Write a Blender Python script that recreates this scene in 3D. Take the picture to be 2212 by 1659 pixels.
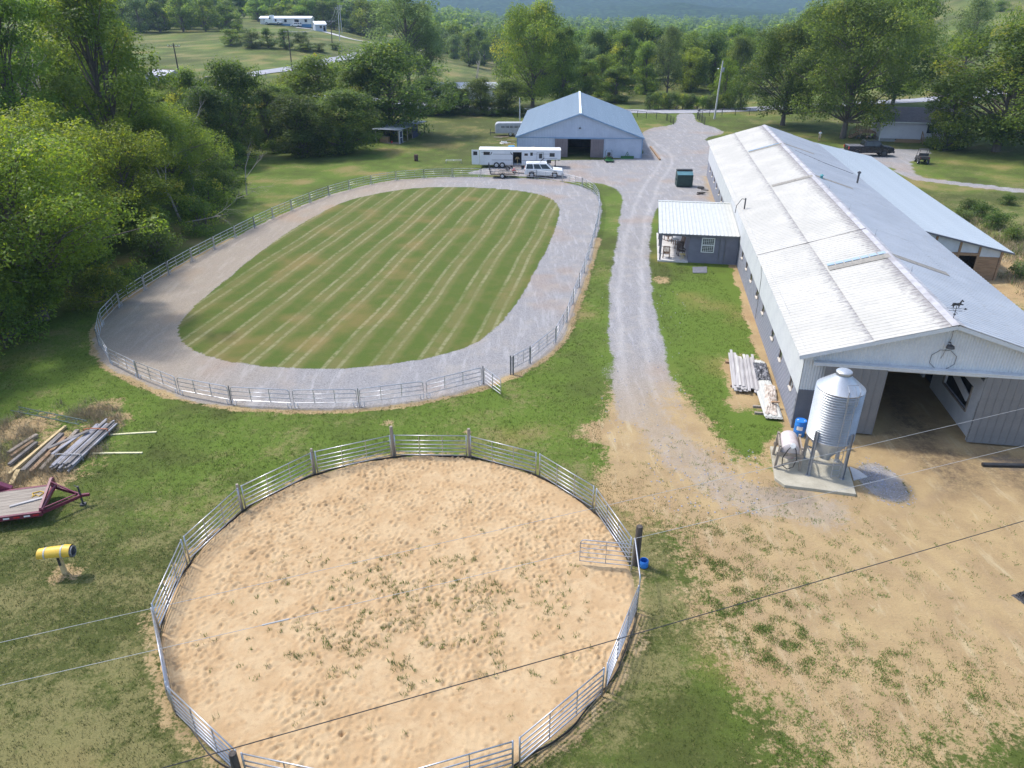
import bpy, math, random
import numpy as np
from mathutils import Vector, Matrix
R = math.radians
sc = bpy.context.scene
for o in list(bpy.data.objects): bpy.data.objects.remove(o)
col = sc.collection

# ---------------------------------------------------------------- camera, sky, sun, exposure
W, H, F, TH, CZ = 2212., 1659., 1590., R(27.2), 20.
cam_d = bpy.data.cameras.new('camera'); cam = bpy.data.objects.new('camera', cam_d); col.objects.link(cam)
cam.location = (0, 0, CZ); cam.rotation_euler = (R(90) - TH, 0, 0)
cam_d.sensor_fit = 'HORIZONTAL'; cam_d.sensor_width = 36; cam_d.lens = F / W * 36
cam_d.clip_start = .1; cam_d.clip_end = 12000
sc.camera = cam
SUN_EL, SUN_DIR = R(57), Vector((-.88, .48, 0)).normalized()      # SUN_DIR: from the ground towards the sun
world = bpy.data.worlds.new('World'); sc.world = world; world.use_nodes = True
wn = world.node_tree.nodes; wl = world.node_tree.links
sky = wn.new('ShaderNodeTexSky'); sky.sky_type = 'NISHITA'; sky.sun_disc = False
sky.sun_elevation = SUN_EL; sky.sun_rotation = math.atan2(SUN_DIR.x, SUN_DIR.y)
sky.air_density = 1.0; sky.dust_density = 2.0; sky.ozone_density = 1.0
wn['Background'].inputs['Strength'].default_value = .15
wl.new(sky.outputs[0], wn['Background'].inputs['Color'])
sun_d = bpy.data.lights.new('sun', 'SUN'); sun_d.energy = 2.0; sun_d.angle = R(5); sun_d.color = (1, .955, .89)
sun = bpy.data.objects.new('sun', sun_d); col.objects.link(sun); sun.location = (-40, 40, 80)
sun_vec = Vector((SUN_DIR.x * math.cos(SUN_EL), SUN_DIR.y * math.cos(SUN_EL), math.sin(SUN_EL)))
sun.rotation_euler = sun_vec.to_track_quat('Z', 'Y').to_euler()
sc.view_settings.view_transform = 'Standard'; sc.view_settings.look = 'None'
sc.view_settings.gamma = 1; sc.view_settings.exposure = 1.10; sc.view_settings.use_curve_mapping = False

# ---------------------------------------------------------------- helpers
cT, sT = math.cos(TH), math.sin(TH)
def ray(px, py):
    u = (px - W / 2) / F; v = (py - H / 2) / F
    return Vector((u, cT - v * sT, -sT - v * cT))
def at(px, py, z=0.):                       # where a point of the photograph meets the level z
    d = ray(px, py); t = (z - CZ) / d.z
    return Vector((d.x * t, d.y * t, z))
def atY(px, py, Y):
    d = ray(px, py); t = Y / d.y
    return Vector((d.x * t, Y, CZ + d.z * t))
def sstep(a, b, x):
    t = np.clip((x - a) / (b - a), 0, 1); return t * t * (3 - 2 * t)

def hash2(ix, iy, seed):
    n = (ix.astype(np.int64) * 374761393 + iy.astype(np.int64) * 668265263 + seed * 982451653) & 0x7fffffff
    n = ((n ^ (n >> 13)) * 1274126177) & 0x7fffffff
    return ((n ^ (n >> 16)) & 0xffff) / 65535.
def vnoise(x, y, seed=0):
    x = np.asarray(x, float); y = np.asarray(y, float)
    ix = np.floor(x); iy = np.floor(y); fx = x - ix; fy = y - iy
    fx = fx * fx * (3 - 2 * fx); fy = fy * fy * (3 - 2 * fy)
    a = hash2(ix, iy, seed); b = hash2(ix + 1, iy, seed); c = hash2(ix, iy + 1, seed); d = hash2(ix + 1, iy + 1, seed)
    return (a * (1 - fx) + b * fx) * (1 - fy) + (c * (1 - fx) + d * fx) * fy
def fbm(x, y, sc_, oct_=4, seed=0):
    s = 0; a = .5; t = 0
    for i in range(oct_):
        s = s + a * vnoise(np.asarray(x) * sc_, np.asarray(y) * sc_, seed + i * 17); t += a; a *= .5; sc_ *= 2.03
    return s / t
def terrain(x, y):
    x = np.asarray(x, float); y = np.asarray(y, float)
    q = x / np.maximum(y, 60)
    zl = .092 * np.maximum(0, y - 118) * sstep(.02, -.34, q); zl = 17 * np.tanh(zl / 17)
    zr = .19 * np.maximum(0, y - 190) * sstep(.30, .66, q); zr = 46 * np.tanh(zr / 46)
    zc = -7 * sstep(215, 480, y) * (1 - sstep(.30, .5, q)) * (1 - sstep(-.1, -.3, q)) + 9 * sstep(330, 900, y) * (fbm(x, y, .0035, 3, 5) - .5)
    zs = 3.5 * sstep(66, 100, x) * sstep(30, 60, y) * sstep(175, 130, y) + 5 * sstep(36, 62, x) * sstep(72, 45, y)
    far = sstep(170, 260, y) * (fbm(x, y, .02, 3, 9) - .5) * 3
    return zl + zr + zc + zs + far
def tz(x, y): return float(terrain(np.array([x]), np.array([y]))[0])

class MB:
    def __init__(s): s.v = []; s.f = []
    def add(s, vs, fs, T=None):
        o = len(s.v)
        s.v.extend([tuple(T @ Vector(p)) for p in vs] if T else [tuple(p) for p in vs])
        s.f.extend([tuple(i + o for i in f) for f in fs]); return s
    def box(s, c, d, T=None, taper=1., rz=0):
        x, y, z = d[0] / 2, d[1] / 2, d[2] / 2; k = taper
        vs = [(-x, -y, -z), (x, -y, -z), (x, y, -z), (-x, y, -z), (-x * k, -y * k, z), (x * k, -y * k, z), (x * k, y * k, z), (-x * k, y * k, z)]
        if rz:
            cr, sr = math.cos(rz), math.sin(rz); vs = [(p[0] * cr - p[1] * sr, p[0] * sr + p[1] * cr, p[2]) for p in vs]
        vs = [(p[0] + c[0], p[1] + c[1], p[2] + c[2]) for p in vs]
        return s.add(vs, [(0, 3, 2, 1), (4, 5, 6, 7), (0, 1, 5, 4), (1, 2, 6, 5), (2, 3, 7, 6), (3, 0, 4, 7)], T)
    def bb(s, x0, x1, y0, y1, z0, z1, T=None):
        return s.box(((x0 + x1) / 2, (y0 + y1) / 2, (z0 + z1) / 2), (x1 - x0, y1 - y0, z1 - z0), T)
    def bar(s, a, b, w, h=None, up=(0, 0, 1)):
        a = Vector(a); b = Vector(b); h = h or w; d = (b - a); L = d.length; d.normalize()
        u = Vector(up); side = d.cross(u)
        if side.length < 1e-4: side = d.cross(Vector((1, 0, 0)))
        side.normalize(); u = side.cross(d)
        T = Matrix((( *side, 0), (*d, 0), (*u, 0), (0, 0, 0, 1))).transposed(); T.translation = (a + b) / 2
        return s.box((0, 0, 0), (w, L, h), T)
    def tube(s, pts, r, n=6, cap=True, closed=False):
        P_ = [Vector(p) for p in pts]; m = len(P_); rs = r if isinstance(r, (list, tuple)) else [r] * m
        vs = []; pu = None
        for i, p in enumerate(P_):
            if closed: d = P_[(i + 1) % m] - P_[i - 1]
            else: d = P_[min(i + 1, m - 1)] - P_[max(i - 1, 0)]
            d.normalize()
            u = pu if pu is not None else (Vector((0, 0, 1)) if abs(d.z) < .9 else Vector((1, 0, 0)))
            u = u - d * u.dot(d)
            if u.length < 1e-5: u = d.orthogonal()
            u.normalize(); pu = u; w = d.cross(u)
            for k in range(n):
                a = 2 * math.pi * k / n; vs.append(p + (u * math.cos(a) + w * math.sin(a)) * rs[i])
        fs = []
        for i in range(m if closed else m - 1):
            j = (i + 1) % m
            for k in range(n): fs.append((i * n + k, i * n + (k + 1) % n, j * n + (k + 1) % n, j * n + k))
        if cap and not closed: fs.append(tuple(range(n))[::-1]); fs.append(tuple((m - 1) * n + k for k in range(n)))
        return s.add(vs, fs)
    def lathe(s, prof, n=20, c=(0, 0, 0), T=None, cap=True):
        vs = []; fs = []
        for r, z in prof:
            for k in range(n):
                a = 2 * math.pi * k / n; vs.append((c[0] + r * math.cos(a), c[1] + r * math.sin(a), c[2] + z))
        for i in range(len(prof) - 1):
            for k in range(n): fs.append((i * n + k, i * n + (k + 1) % n, (i + 1) * n + (k + 1) % n, (i + 1) * n + k))
        if cap:
            fs.append(tuple(range(n))[::-1]); fs.append(tuple((len(prof) - 1) * n + k for k in range(n)))
        return s.add(vs, fs, T)
    def prism(s, pts, y0, y1, T=None, plane='xz'):          # outline in a plane, pushed through the third axis
        n = len(pts)
        if plane == 'xz': vs = [(p[0], y0, p[1]) for p in pts] + [(p[0], y1, p[1]) for p in pts]
        elif plane == 'xy': vs = [(p[0], p[1], y0) for p in pts] + [(p[0], p[1], y1) for p in pts]
        else: vs = [(y0, p[0], p[1]) for p in pts] + [(y1, p[0], p[1]) for p in pts]
        fs = [tuple(range(n)), tuple(range(2 * n - 1, n - 1, -1))] + [(i, i + n, (i + 1) % n + n, (i + 1) % n) for i in range(n)]
        return s.add(vs, fs, T)
    def mesh(s, name, m, smooth=False):
        me = bpy.data.meshes.new(name); me.from_pydata(s.v, [], s.f)
        if m: me.materials.append(m)
        if smooth: me.polygons.foreach_set('use_smooth', [True] * len(me.polygons)); 
        me.update(); return me

def fix_normals(me):
    import bmesh
    b = bmesh.new(); b.from_mesh(me); bmesh.ops.recalc_face_normals(b, faces=b.faces); b.to_mesh(me); b.free()
def link(name, me, parent=None, loc=None, rot=None, scale=None):
    o = bpy.data.objects.new(name, me); col.objects.link(o)
    if parent: o.parent = parent
    if loc is not None: o.location = loc
    if rot is not None: o.rotation_euler = rot
    if scale is not None: o.scale = scale
    return o
def obj(name, mb, m, parent=None, smooth=False, bevel=0., norm=True, loc=None, rot=None):
    me = mb.mesh(name, m, smooth)
    if norm: fix_normals(me)
    o = link(name, me, parent, loc, rot)
    if smooth:
        try: me.set_sharp_from_angle(angle=R(42))
        except Exception: pass
    if bevel:
        b = o.modifiers.new('bevel', 'BEVEL'); b.width = bevel; b.segments = 2; b.limit_method = 'ANGLE'
    return o
def tag(o, label, cat, group=None):
    o['label'] = label; o['category'] = cat
    if group: o['group'] = group
    return o
def thing(name, label, cat, loc=(0, 0, 0), rz=0., group=None):
    o = link(name, None, None, loc, (0, 0, rz)); o.empty_display_size = .3
    return tag(o, label, cat, group)
def struct(o): o['kind'] = 'structure'; return o
def stuff(o, label=None, cat=None):
    o['kind'] = 'stuff'
    if label: o['label'] = label
    if cat: o['category'] = cat
    return o
def dup(root, loc=None, rz=None, label=None, group=None, scale=None, rot=None):
    def cp(o, par):
        c = o.copy(); col.objects.link(c); c.parent = par
        for ch in o.children: cp(ch, c)
        return c
    r = cp(root, None)
    if loc is not None: r.location = loc
    if rz is not None: r.rotation_euler = (0, 0, rz)
    if rot is not None: r.rotation_euler = rot
    if scale is not None: r.scale = scale
    if label: r['label'] = label
    if group: r['group'] = group
    return r

# ---------------------------------------------------------------- materials
class NT:
    def __init__(s, name):
        s.m = bpy.data.materials.new(name); s.m.use_nodes = True
        s.n = s.m.node_tree.nodes; s.l = s.m.node_tree.links; s.b = s.n['Principled BSDF']
        s._pos = None
    def new(s, t, **k):
        n = s.n.new('ShaderNode' + t)
        for a, b in k.items(): setattr(n, a, b)
        return n
    def plug(s, v, sock):
        if hasattr(v, 'is_linked'): s.l.new(v, sock)
        else:
            if isinstance(v, (tuple, list)) and len(v) == 3 and sock.type == 'RGBA': v = (*v, 1)
            sock.default_value = v
    def pos(s, kind='Position'):
        if kind == 'Position':
            if s._pos is None: s._pos = s.new('NewGeometry').outputs['Position']
            return s._pos
        return s.new('TexCoord').outputs[kind]
    def map(s, vec, scale=(1, 1, 1), rot=(0, 0, 0)):
        n = s.new('Mapping'); n.inputs['Scale'].default_value = scale; n.inputs['Rotation'].default_value = rot
        s.l.new(vec, n.inputs['Vector']); return n.outputs[0]
    def noise(s, vec, scale, detail=3, rough=.55, dist=0.):
        n = s.new('TexNoise'); s.l.new(vec, n.inputs['Vector']); n.inputs['Scale'].default_value = scale
        n.inputs['Detail'].default_value = detail; n.inputs['Roughness'].default_value = rough; n.inputs['Distortion'].default_value = dist
        return n.outputs['Fac']
    def vor(s, vec, scale, feat='F1', out='Distance'):
        n = s.new('TexVoronoi', feature=feat); s.l.new(vec, n.inputs['Vector']); n.inputs['Scale'].default_value = scale
        return n.outputs[out]
    def math(s, op, a, b=0., c=0.):
        n = s.new('Math', operation=op); s.plug(a, n.inputs[0]); s.plug(b, n.inputs[1]); s.plug(c, n.inputs[2]); return n.outputs[0]
    def rng(s, v, a, b, c=0., d=1., smooth=True):
        n = s.new('MapRange', interpolation_type='SMOOTHSTEP' if smooth else 'LINEAR'); s.plug(v, n.inputs[0])
        for i, q in enumerate((a, b, c, d)): s.plug(q, n.inputs[i + 1])
        return n.outputs[0]
    def mix(s, f, a, b, mode='MIX'):
        n = s.new('Mix', data_type='RGBA', blend_type=mode); s.plug(f, n.inputs[0]); s.plug(a, n.inputs[6]); s.plug(b, n.inputs[7]); return n.outputs[2]
    def attr(s, name, out='Fac'): return s.new('Attribute', attribute_name=name).outputs[out]
    def sep(s, v):
        n = s.new('SeparateXYZ'); s.l.new(v, n.inputs[0]); return n.outputs
    def hsv(s, c_, h=.5, sa=1., v=1.):
        n = s.new('HueSaturation'); s.plug(h, n.inputs['Hue']); s.plug(sa, n.inputs['Saturation']); s.plug(v, n.inputs['Value']); s.plug(c_, n.inputs['Color']); return n.outputs[0]
    def bump(s, h, strength=.3, dist=.02):
        n = s.new('Bump'); n.inputs['Strength'].default_value = strength; n.inputs['Distance'].default_value = dist
        s.l.new(h, n.inputs['Height']); s.l.new(n.outputs[0], s.b.inputs['Normal'])
    def done(s, colr=None, rough=None, metal=None, spec=None):
        if colr is not None: s.plug(colr, s.b.inputs['Base Color'])
        if rough is not None: s.plug(rough, s.b.inputs['Roughness'])
        if metal is not None: s.plug(metal, s.b.inputs['Metallic'])
        if spec is not None: s.plug(spec, s.b.inputs['Specular IOR Level'])
        return s.m

MATS = {}
def mt(name, c1, c2=None, scale=3., rough=.6, metal=0., bump=0., stretch=(1, 1, 1), amt=(.35, .7), spec=None, dirt=None, space='Object'):
    """a surface whose colour wanders between c1 and c2, with fine grain; 'dirt' adds a third, blotchy colour"""
    if name in MATS: return MATS[name]
    t = NT(name); v = t.map(t.pos(space), stretch)
    c2 = c2 or tuple(q * .75 for q in c1)
    a = t.noise(v, scale, 5, .6); f = t.rng(a, amt[0], amt[1])
    c_ = t.mix(f, c1, c2)
    if dirt: c_ = t.mix(t.rng(t.noise(v, scale * .45, 6, .65, .4), dirt[3], dirt[3] + .16), c_, dirt[:3])
    fine = t.noise(v, scale * 14, 2)
    c_ = t.mix(.22, c_, t.mix(fine, (.3, .3, .3), (1, 1, 1)), 'OVERLAY')
    t.done(c_, t.rng(a, .3, .7, max(rough - .08, .02), min(rough + .1, 1)), metal, spec)
    if bump: t.bump(t.math('ADD', a, t.math('MULTIPLY', fine, .4)), bump, .02)
    MATS[name] = t.m; return t.m
rnd = random.Random(7)
# ---------------------------------------------------------------- ground: outlines read off the photograph, laid on the level
def smooth_poly(pts, k=5, closed=True):
    P_ = [np.array(p[:2], float) for p in pts]; n = len(P_); out = []
    for i in range(n if closed else n - 1):
        a, b, c, d = (P_[(i - 1) % n], P_[i], P_[(i + 1) % n], P_[(i + 2) % n]) if closed else (P_[max(i - 1, 0)], P_[i], P_[i + 1], P_[min(i + 2, n - 1)])
        for j in range(k):
            t = j / k
            out.append(.5 * (2 * b + (c - a) * t + (2 * a - 5 * b + 4 * c - d) * t * t + (3 * b - a - 3 * c + d) * t ** 3))
    if not closed: out.append(P_[-1])
    return np.array(out)
def sdist(x, y, poly):                      # signed distance, positive inside
    x = x.ravel(); y = y.ravel(); best = np.full(x.shape, 1e18); ins = np.zeros(x.shape, bool); n = len(poly)
    for i in range(n):
        ax, ay = poly[i]; bx, by = poly[(i + 1) % n]; dx, dy = bx - ax, by - ay
        t = np.clip(((x - ax) * dx + (y - ay) * dy) / (dx * dx + dy * dy + 1e-12), 0, 1)
        best = np.minimum(best, (x - ax - t * dx) ** 2 + (y - ay - t * dy) ** 2)
        if ay != by:
            cnd = (ay > y) != (by > y); ins ^= cnd & (x < (bx - ax) * (y - ay) / (by - ay) + ax)
    return np.where(ins, 1, -1) * np.sqrt(best)
def pix(pts, **k): return smooth_poly([at(*p) for p in pts], **k)

INNER = pix([(960, 404), (880, 408), (800, 421), (730, 441), (640, 490), (560, 545), (480, 610), (420, 660), (390, 695), (384, 720), (400, 745), (450, 770), (550, 790), (700, 797), (820, 790), (930, 772), (1020, 745), (1080, 700), (1120, 650), (1160, 580), (1190, 520), (1208, 470), (1207, 445), (1185, 426), (1130, 413), (1050, 406)])
FENCE_PX = [(1043.6, 830), (919, 861), (776, 879), (633, 881), (500.6, 873.7), (387, 852), (299, 817), (240, 787), (214.6, 746), (222, 704), (262, 661), (330, 616), (400, 573), (500, 519), (600, 468), (700, 427), (775, 405), (845, 391), (940, 384), (1060, 383), (1170, 388), (1240, 399), (1280, 416), (1294, 440), (1292, 480), (1280, 530), (1262, 590), (1240, 650), (1215, 718), (1175, 765), (1105, 806)]
OUTER = pix(FENCE_PX, k=4)
DRIVE = pix([(1214, 392), (1304, 398), (1342, 424), (1336, 480), (1327, 540), (1317, 610), (1312, 680), (1317, 760), (1322, 830), (1326, 905), (1345, 960), (1400, 1000), (1520, 1010), (1560, 985), (1515, 930), (1478, 860), (1446, 780), (1424, 700), (1412, 640), (1407, 575), (1406, 520), (1412, 475), (1428, 445), (1480, 437), (1560, 425), (1560, 330), (1524, 300), (1566, 285), (1506, 262), (1498, 246), (1465, 246), (1460, 262), (1448, 270), (1400, 279), (1376, 300), (1380, 338), (1215, 346), (1130, 350), (1010, 372), (1060, 378), (1160, 383)], k=4)
DIRT = pix([(1330, 905), (1322, 960), (1345, 1020), (1372, 1085), (1430, 1100), (1500, 1190), (1545, 1290), (1600, 1370), (1660, 1450), (1700, 1560), (1712, 1720), (1950, 1720), (1985, 1620), (2080, 1545), (2250, 1490), (2700, 1400), (2700, 880), (2212, 930), (2090, 955), (1880, 935), (1735, 915), (1690, 950), (1668, 1010), (1620, 1005), (1540, 965), (1470, 870), (1400, 850)], k=4)
PEN_C, PEN_R = (-4.15, 22.15), 8.95
BA = R(9.4); BO = Vector((14.89, 33.86, 0)); BU = Vector((math.sin(BA), math.cos(BA), 0)); BV = Vector((math.cos(BA), -math.sin(BA), 0))
def barn(u, v, z=0.): return BO + BU * u + BV * v + Vector((0, 0, z))
LANE = [at(2330, 420), at(2212, 413), at(2080, 398), at(1985, 386), at(1955, 372), at(1945, 350)]
PAD = pix([(1760, 330), (1850, 318), (1945, 322), (2010, 326), (1985, 345), (1940, 352), (1900, 372), (1840, 385), (1780, 360)])

def axis(segs):
    out = [segs[0][0]]
    for a, b, d0, d1 in segs:
        p = a
        while p < b - 1e-6:
            t = (p - a) / (b - a); p = min(b, p + d0 + (d1 - d0) * t); out.append(p)
    return np.array(out)
gx = axis([(-700, -120, 30, 5), (-120, -34, 5, .5), (-34, 34, .3, .3), (34, 110, .5, 2.5), (110, 700, 3, 30)])
gy = axis([(-30, 9, 3, .4), (9, 60, .3, .3), (60, 130, .42, .8), (130, 260, 1.2, 4), (260, 1500, 5, 45)])
GX, GY = np.meshgrid(gx, gy); nx, ny = len(gx), len(gy)
GZ = terrain(GX, GY)
X, Y = GX.ravel(), GY.ravel()
near = (Y < 175) & (np.abs(X - 15) < 110)
def sd(poly):
    d = np.full(X.shape, -99.); d[near] = sdist(X[near], Y[near], poly); return d
d_in, d_out, d_drv, d_dirt, d_pad = sd(INNER), sd(OUTER), sd(DRIVE), sd(DIRT), sd(PAD)
d_lane = np.full(X.shape, -99.)
for i in range(len(LANE) - 1):
    ax, ay = LANE[i].x, LANE[i].y; dx, dy = LANE[i + 1].x - ax, LANE[i + 1].y - ay
    t = np.clip(((X - ax) * dx + (Y - ay) * dy) / (dx * dx + dy * dy), 0, 1)
    d_lane = np.maximum(d_lane, 1.25 - np.hypot(X - ax - t * dx, Y - ay - t * dy))
rp = np.hypot(X - PEN_C[0], Y - PEN_C[1])
GZ = GZ - (.12 * sstep(PEN_R + .1, PEN_R - .5, rp)).reshape(GZ.shape)
n1 = fbm(X, Y, .22, 4, 1); n2 = fbm(X, Y, .9, 3, 2); n3 = fbm(X, Y, .08, 3, 3)
wob = (n2 - .5) * .5
infield = sstep(-.2, .25, d_in + wob * .5)
gravel = np.maximum.reduce([sstep(-.35, .35, d_out + .2 + wob) * sstep(.25, -.2, d_in + wob * .5), sstep(-.4, .6, d_drv + wob), sstep(-.3, .4, d_pad + wob), sstep(-.2, .35, d_lane + wob)])
# bluish stone on the drive and the near and right runs of the track; trodden earth on the left run and where the drive meets the yard
earth_l = sstep(-9, -22, X - .12 * (Y - 45) + (n1 - .5) * 8) * sstep(-.6, .2, d_out) * sstep(.3, -.1, d_in) * sstep(125, 100, Y)
wide = 1 + 1.5 * sstep(29, 22, Y)
dirt = sstep(-3.0 * wide, 1.8 * wide, d_dirt - 1.5 * sstep(30, 25, Y) * sstep(14, 9, X) + (n1 - .5) * 5.5 + wob * 3.2)
dirt = np.maximum(dirt, .66 * earth_l)
dirt = np.maximum(dirt, sstep(.75, .0, np.abs(rp - PEN_R - .1) + wob * 1.3 + (n1 - .5) * .8) * .55)                       # worn edge of the sand pen
dirt = np.maximum(dirt, sstep(.55, .1, np.abs(d_out + .35) + wob * .9) * .75 * (Y < 70))              # worn line under the track rail
bu = (X - BO.x) * BU.x + (Y - BO.y) * BU.y; bv = (X - BO.x) * BV.x + (Y - BO.y) * BV.y
dirt = np.maximum(dirt, sstep(-.95, -.15, bv + wob * 1.6 + (n1 - .5) * .6) * (bv < 13.5) * (bu > -4) * (bu < 66))
dirt = np.maximum(dirt, .72 * sstep(1.2, -.2, np.maximum(np.abs(bu - 5) * .45, np.abs(bv + 1.4)) - 1.2 + wob * 1.6))                 # bare earth round the board stack
dirt = np.maximum(dirt, sstep(.15, .55, n1) * sstep(14, 22, bv) * sstep(46, 30, bu) * sstep(0, 12, bu) * .8)  # rough slope beyond the lean-to
for (px, py, r_) in ((215, 885, 1.6), (250, 905, 1.2), (140, 1240, .5), (1425, 606, .9), (45, 1010, 3.0), (120, 960, 2.6), (60, 930, 2.4), (840, 915, .6), (1010, 935, .5)):
    q = at(px, py); dirt = np.maximum(dirt, (.62 if r_ < 2 else .85) * sstep(r_ * 1.5, r_ * .1, np.hypot((X - q.x), (Y - q.y)) + (n1 - .5) * r_ * 2.2 + wob * 1.5))
q0, q1, q2 = at(1445, 830), at(1480, 1000), at(1560, 1010)
gravel = np.maximum(gravel, .95 * sstep(1.1, .2, np.hypot(X - barn(-4.5, 2.9).x, Y - barn(-4.5, 2.9).y) + wob))
gq = at(1905, 1040); spill = sstep(1.3, .6, np.hypot((X - gq.x) * .95, (Y - gq.y) * .6) + wob * .5)
gq = at(2180, 1000); gravel = np.maximum(gravel, .55 * sstep(2.2, .5, np.hypot(X - gq.x, (Y - gq.y) * 1.6) + wob))
mixed = sstep(46, 32, Y) * sstep(-2, .8, d_drv)                           # near end of the drive: stone thinning out into earth
gravel = gravel * (1 - .72 * mixed * sstep(.3, .65, n1 + .25 * sstep(40, 31, Y)))
dirt = np.maximum(dirt, mixed)
run = np.full(X.shape, 99.); T0 = pix([(1378, 800), (1400, 880), (1455, 965), (1540, 1035), (1640, 1080), (1760, 1100)], closed=False)
for i in range(len(T0) - 1):
    ax, ay = T0[i]; dx, dy = T0[i + 1] - T0[i]; t = np.clip(((X - ax) * dx + (Y - ay) * dy) / (dx * dx + dy * dy + 1e-9), 0, 1); run = np.minimum(run, np.hypot(X - ax - t * dx, Y - ay - t * dy))
gravel = np.maximum(gravel, .62 * sstep(2.6, .2, run + (n1 - .5) * 2.5 + wob * 2)); gravel = np.maximum(gravel, spill); dirt = dirt * (1 - .92 * spill)
stain = .8 * sstep(1.5, .2, np.abs(bv - 6.6 - .25 * np.sin(bu * 1.3)) + (n2 - .5) * 2.4 + (n1 - .5) * 1.5) * sstep(-6.5, -3.5, bu) * sstep(9, 3, bu)
stain = np.maximum(stain, .75 * sstep(3.2, .6, np.hypot(bu + 2.6, (bv - 11.5) * .6) + (n2 - .5) * 3)); stain = np.maximum(stain, .45 * sstep(1.6, .2, np.hypot(bu + 6.2, bv + 1.2) + (n2 - .5) * 3.))
TRACKS = [pix([(1392, 300), (1440, 340), (1408, 400), (1380, 470), (1366, 560), (1362, 640), (1367, 720), (1378, 800), (1400, 880), (1455, 965), (1540, 1035), (1660, 1095), (1850, 1110), (2010, 1020), (2000, 940), (1960, 860)], closed=False), pix([(1455, 965), (1560, 1150), (1690, 1340), (1790, 1500), (1850, 1700)], closed=False), pix([(1700, 1090), (1900, 1180), (2100, 1290), (2300, 1420)], closed=False)]
trk = np.zeros(X.shape)
for ti, T_ in enumerate(TRACKS):
    bd = np.full(X.shape, 99.)
    for i in range(len(T_) - 1):
        ax, ay = T_[i]; dx, dy = T_[i + 1] - T_[i]; t = np.clip(((X - ax) * dx + (Y - ay) * dy) / (dx * dx + dy * dy + 1e-9), 0, 1)
        bd = np.minimum(bd, np.hypot(X - ax - t * dx, Y - ay - t * dy))
    bd = bd + (n1 - .5) * .5
    trk = np.maximum(trk, np.maximum(sstep(.34, .08, np.abs(bd - .82)), .55 * sstep(.3, .08, np.abs(bd - 1.9)) * (ti != 0)))
lush = .55 + (n1 - .5) * 1.1 + (n3 - .5) * .8
lush = lush + .35 * sstep(26, 34, Y) * sstep(60, 34, Y) * sstep(2, -3, d_out) + .35 * (bv < 0) * (bv > -9) * (bu > -6) * (bu < 70) * sstep(-1, -2, d_drv)
lush = lush - .35 * sstep(30, 20, Y) * sstep(12, 0, X) - .05 * sstep(120, 160, Y)
lush = lush + .25 * sstep(60, 80, Y) * sstep(-8, -20, X) - .25 * sstep(100, 118, Y) * sstep(8, -5, X)
dry = .25 + (n1 - .5) * 1.1 + (n2 - .5) * .9 + (.45 * sstep(31, 20, Y) * sstep(8, -8, X))
dry = dry + .45 * sstep(3.2, 1., rp - PEN_R) * sstep(0, 4, X) + .12 * sstep(170, 230, Y) - .3 * (bv < 0) * (bv > -9) * (bu > -6) * (bu < 60)
dry = dry + .5 * sstep(14, 20, bv) * sstep(70, 40, bu) + .3 * sstep(6, 0, np.abs(Y - 150)) * (X > 40)
clay = sstep(.55, .8, n1) * sstep(3, -3, d_dirt)
clamp = lambda a: np.clip(a, 0, 1)
def grid_objects():
    idx = np.arange(nx * ny).reshape(ny, nx)
    q = np.stack([idx[:-1, :-1], idx[:-1, 1:], idx[1:, 1:], idx[1:, :-1]], -1).reshape(-1, 4)
    cen = lambda a: a[q].mean(1)
    reg = np.zeros(len(q), int)
    reg[cen(dirt) * (cen(d_dirt) > -1.5) > .5] = 4
    reg[cen(d_drv) > 0] = 3
    reg[cen(d_out) > 0] = 1; reg[cen(d_in) > 0] = 2
    reg[cen(d_pad) > 0] = 5; reg[cen(d_lane) > 0] = 6
    V = np.stack([X, Y, GZ.ravel()], 1)
    A = np.stack([clamp(dirt), clamp(gravel), clamp(lush), np.ones_like(X)], 1)
    B = np.stack([clamp(infield), clamp(dry), clamp(clay), np.ones_like(X)], 1)
    for k, name in enumerate(['ground', 'track', 'infield', 'driveway', 'dirt_yard', 'parking_pad', 'lane']):
        f = q[reg == k]
        if not len(f): continue
        used, invi = np.unique(f, return_inverse=True); f2 = invi.reshape(-1, 4)
        me = bpy.data.meshes.new(name); me.vertices.add(len(used)); me.vertices.foreach_set('co', V[used].ravel())
        me.loops.add(f2.size); me.loops.foreach_set('vertex_index', f2.ravel().astype(np.int32))
        me.polygons.add(len(f2)); me.polygons.foreach_set('loop_start', np.arange(0, f2.size, 4, dtype=np.int32))
        me.update(calc_edges=True); me.polygons.foreach_set('use_smooth', np.ones(len(f2), bool))
        for nm, arr in (('gA', A), ('gB', B)):
            a = me.attributes.new(nm, 'FLOAT_COLOR', 'POINT'); a.data.foreach_set('color', arr[used].astype(np.float32).ravel())
        a = me.attributes.new('stain', 'FLOAT', 'POINT'); a.data.foreach_set('value', clamp(stain)[used].astype(np.float32)); a = me.attributes.new('trk', 'FLOAT', 'POINT'); a.data.foreach_set('value', trk[used].astype(np.float32))
        me.materials.append(GROUND); struct(link(name, me))

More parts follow.
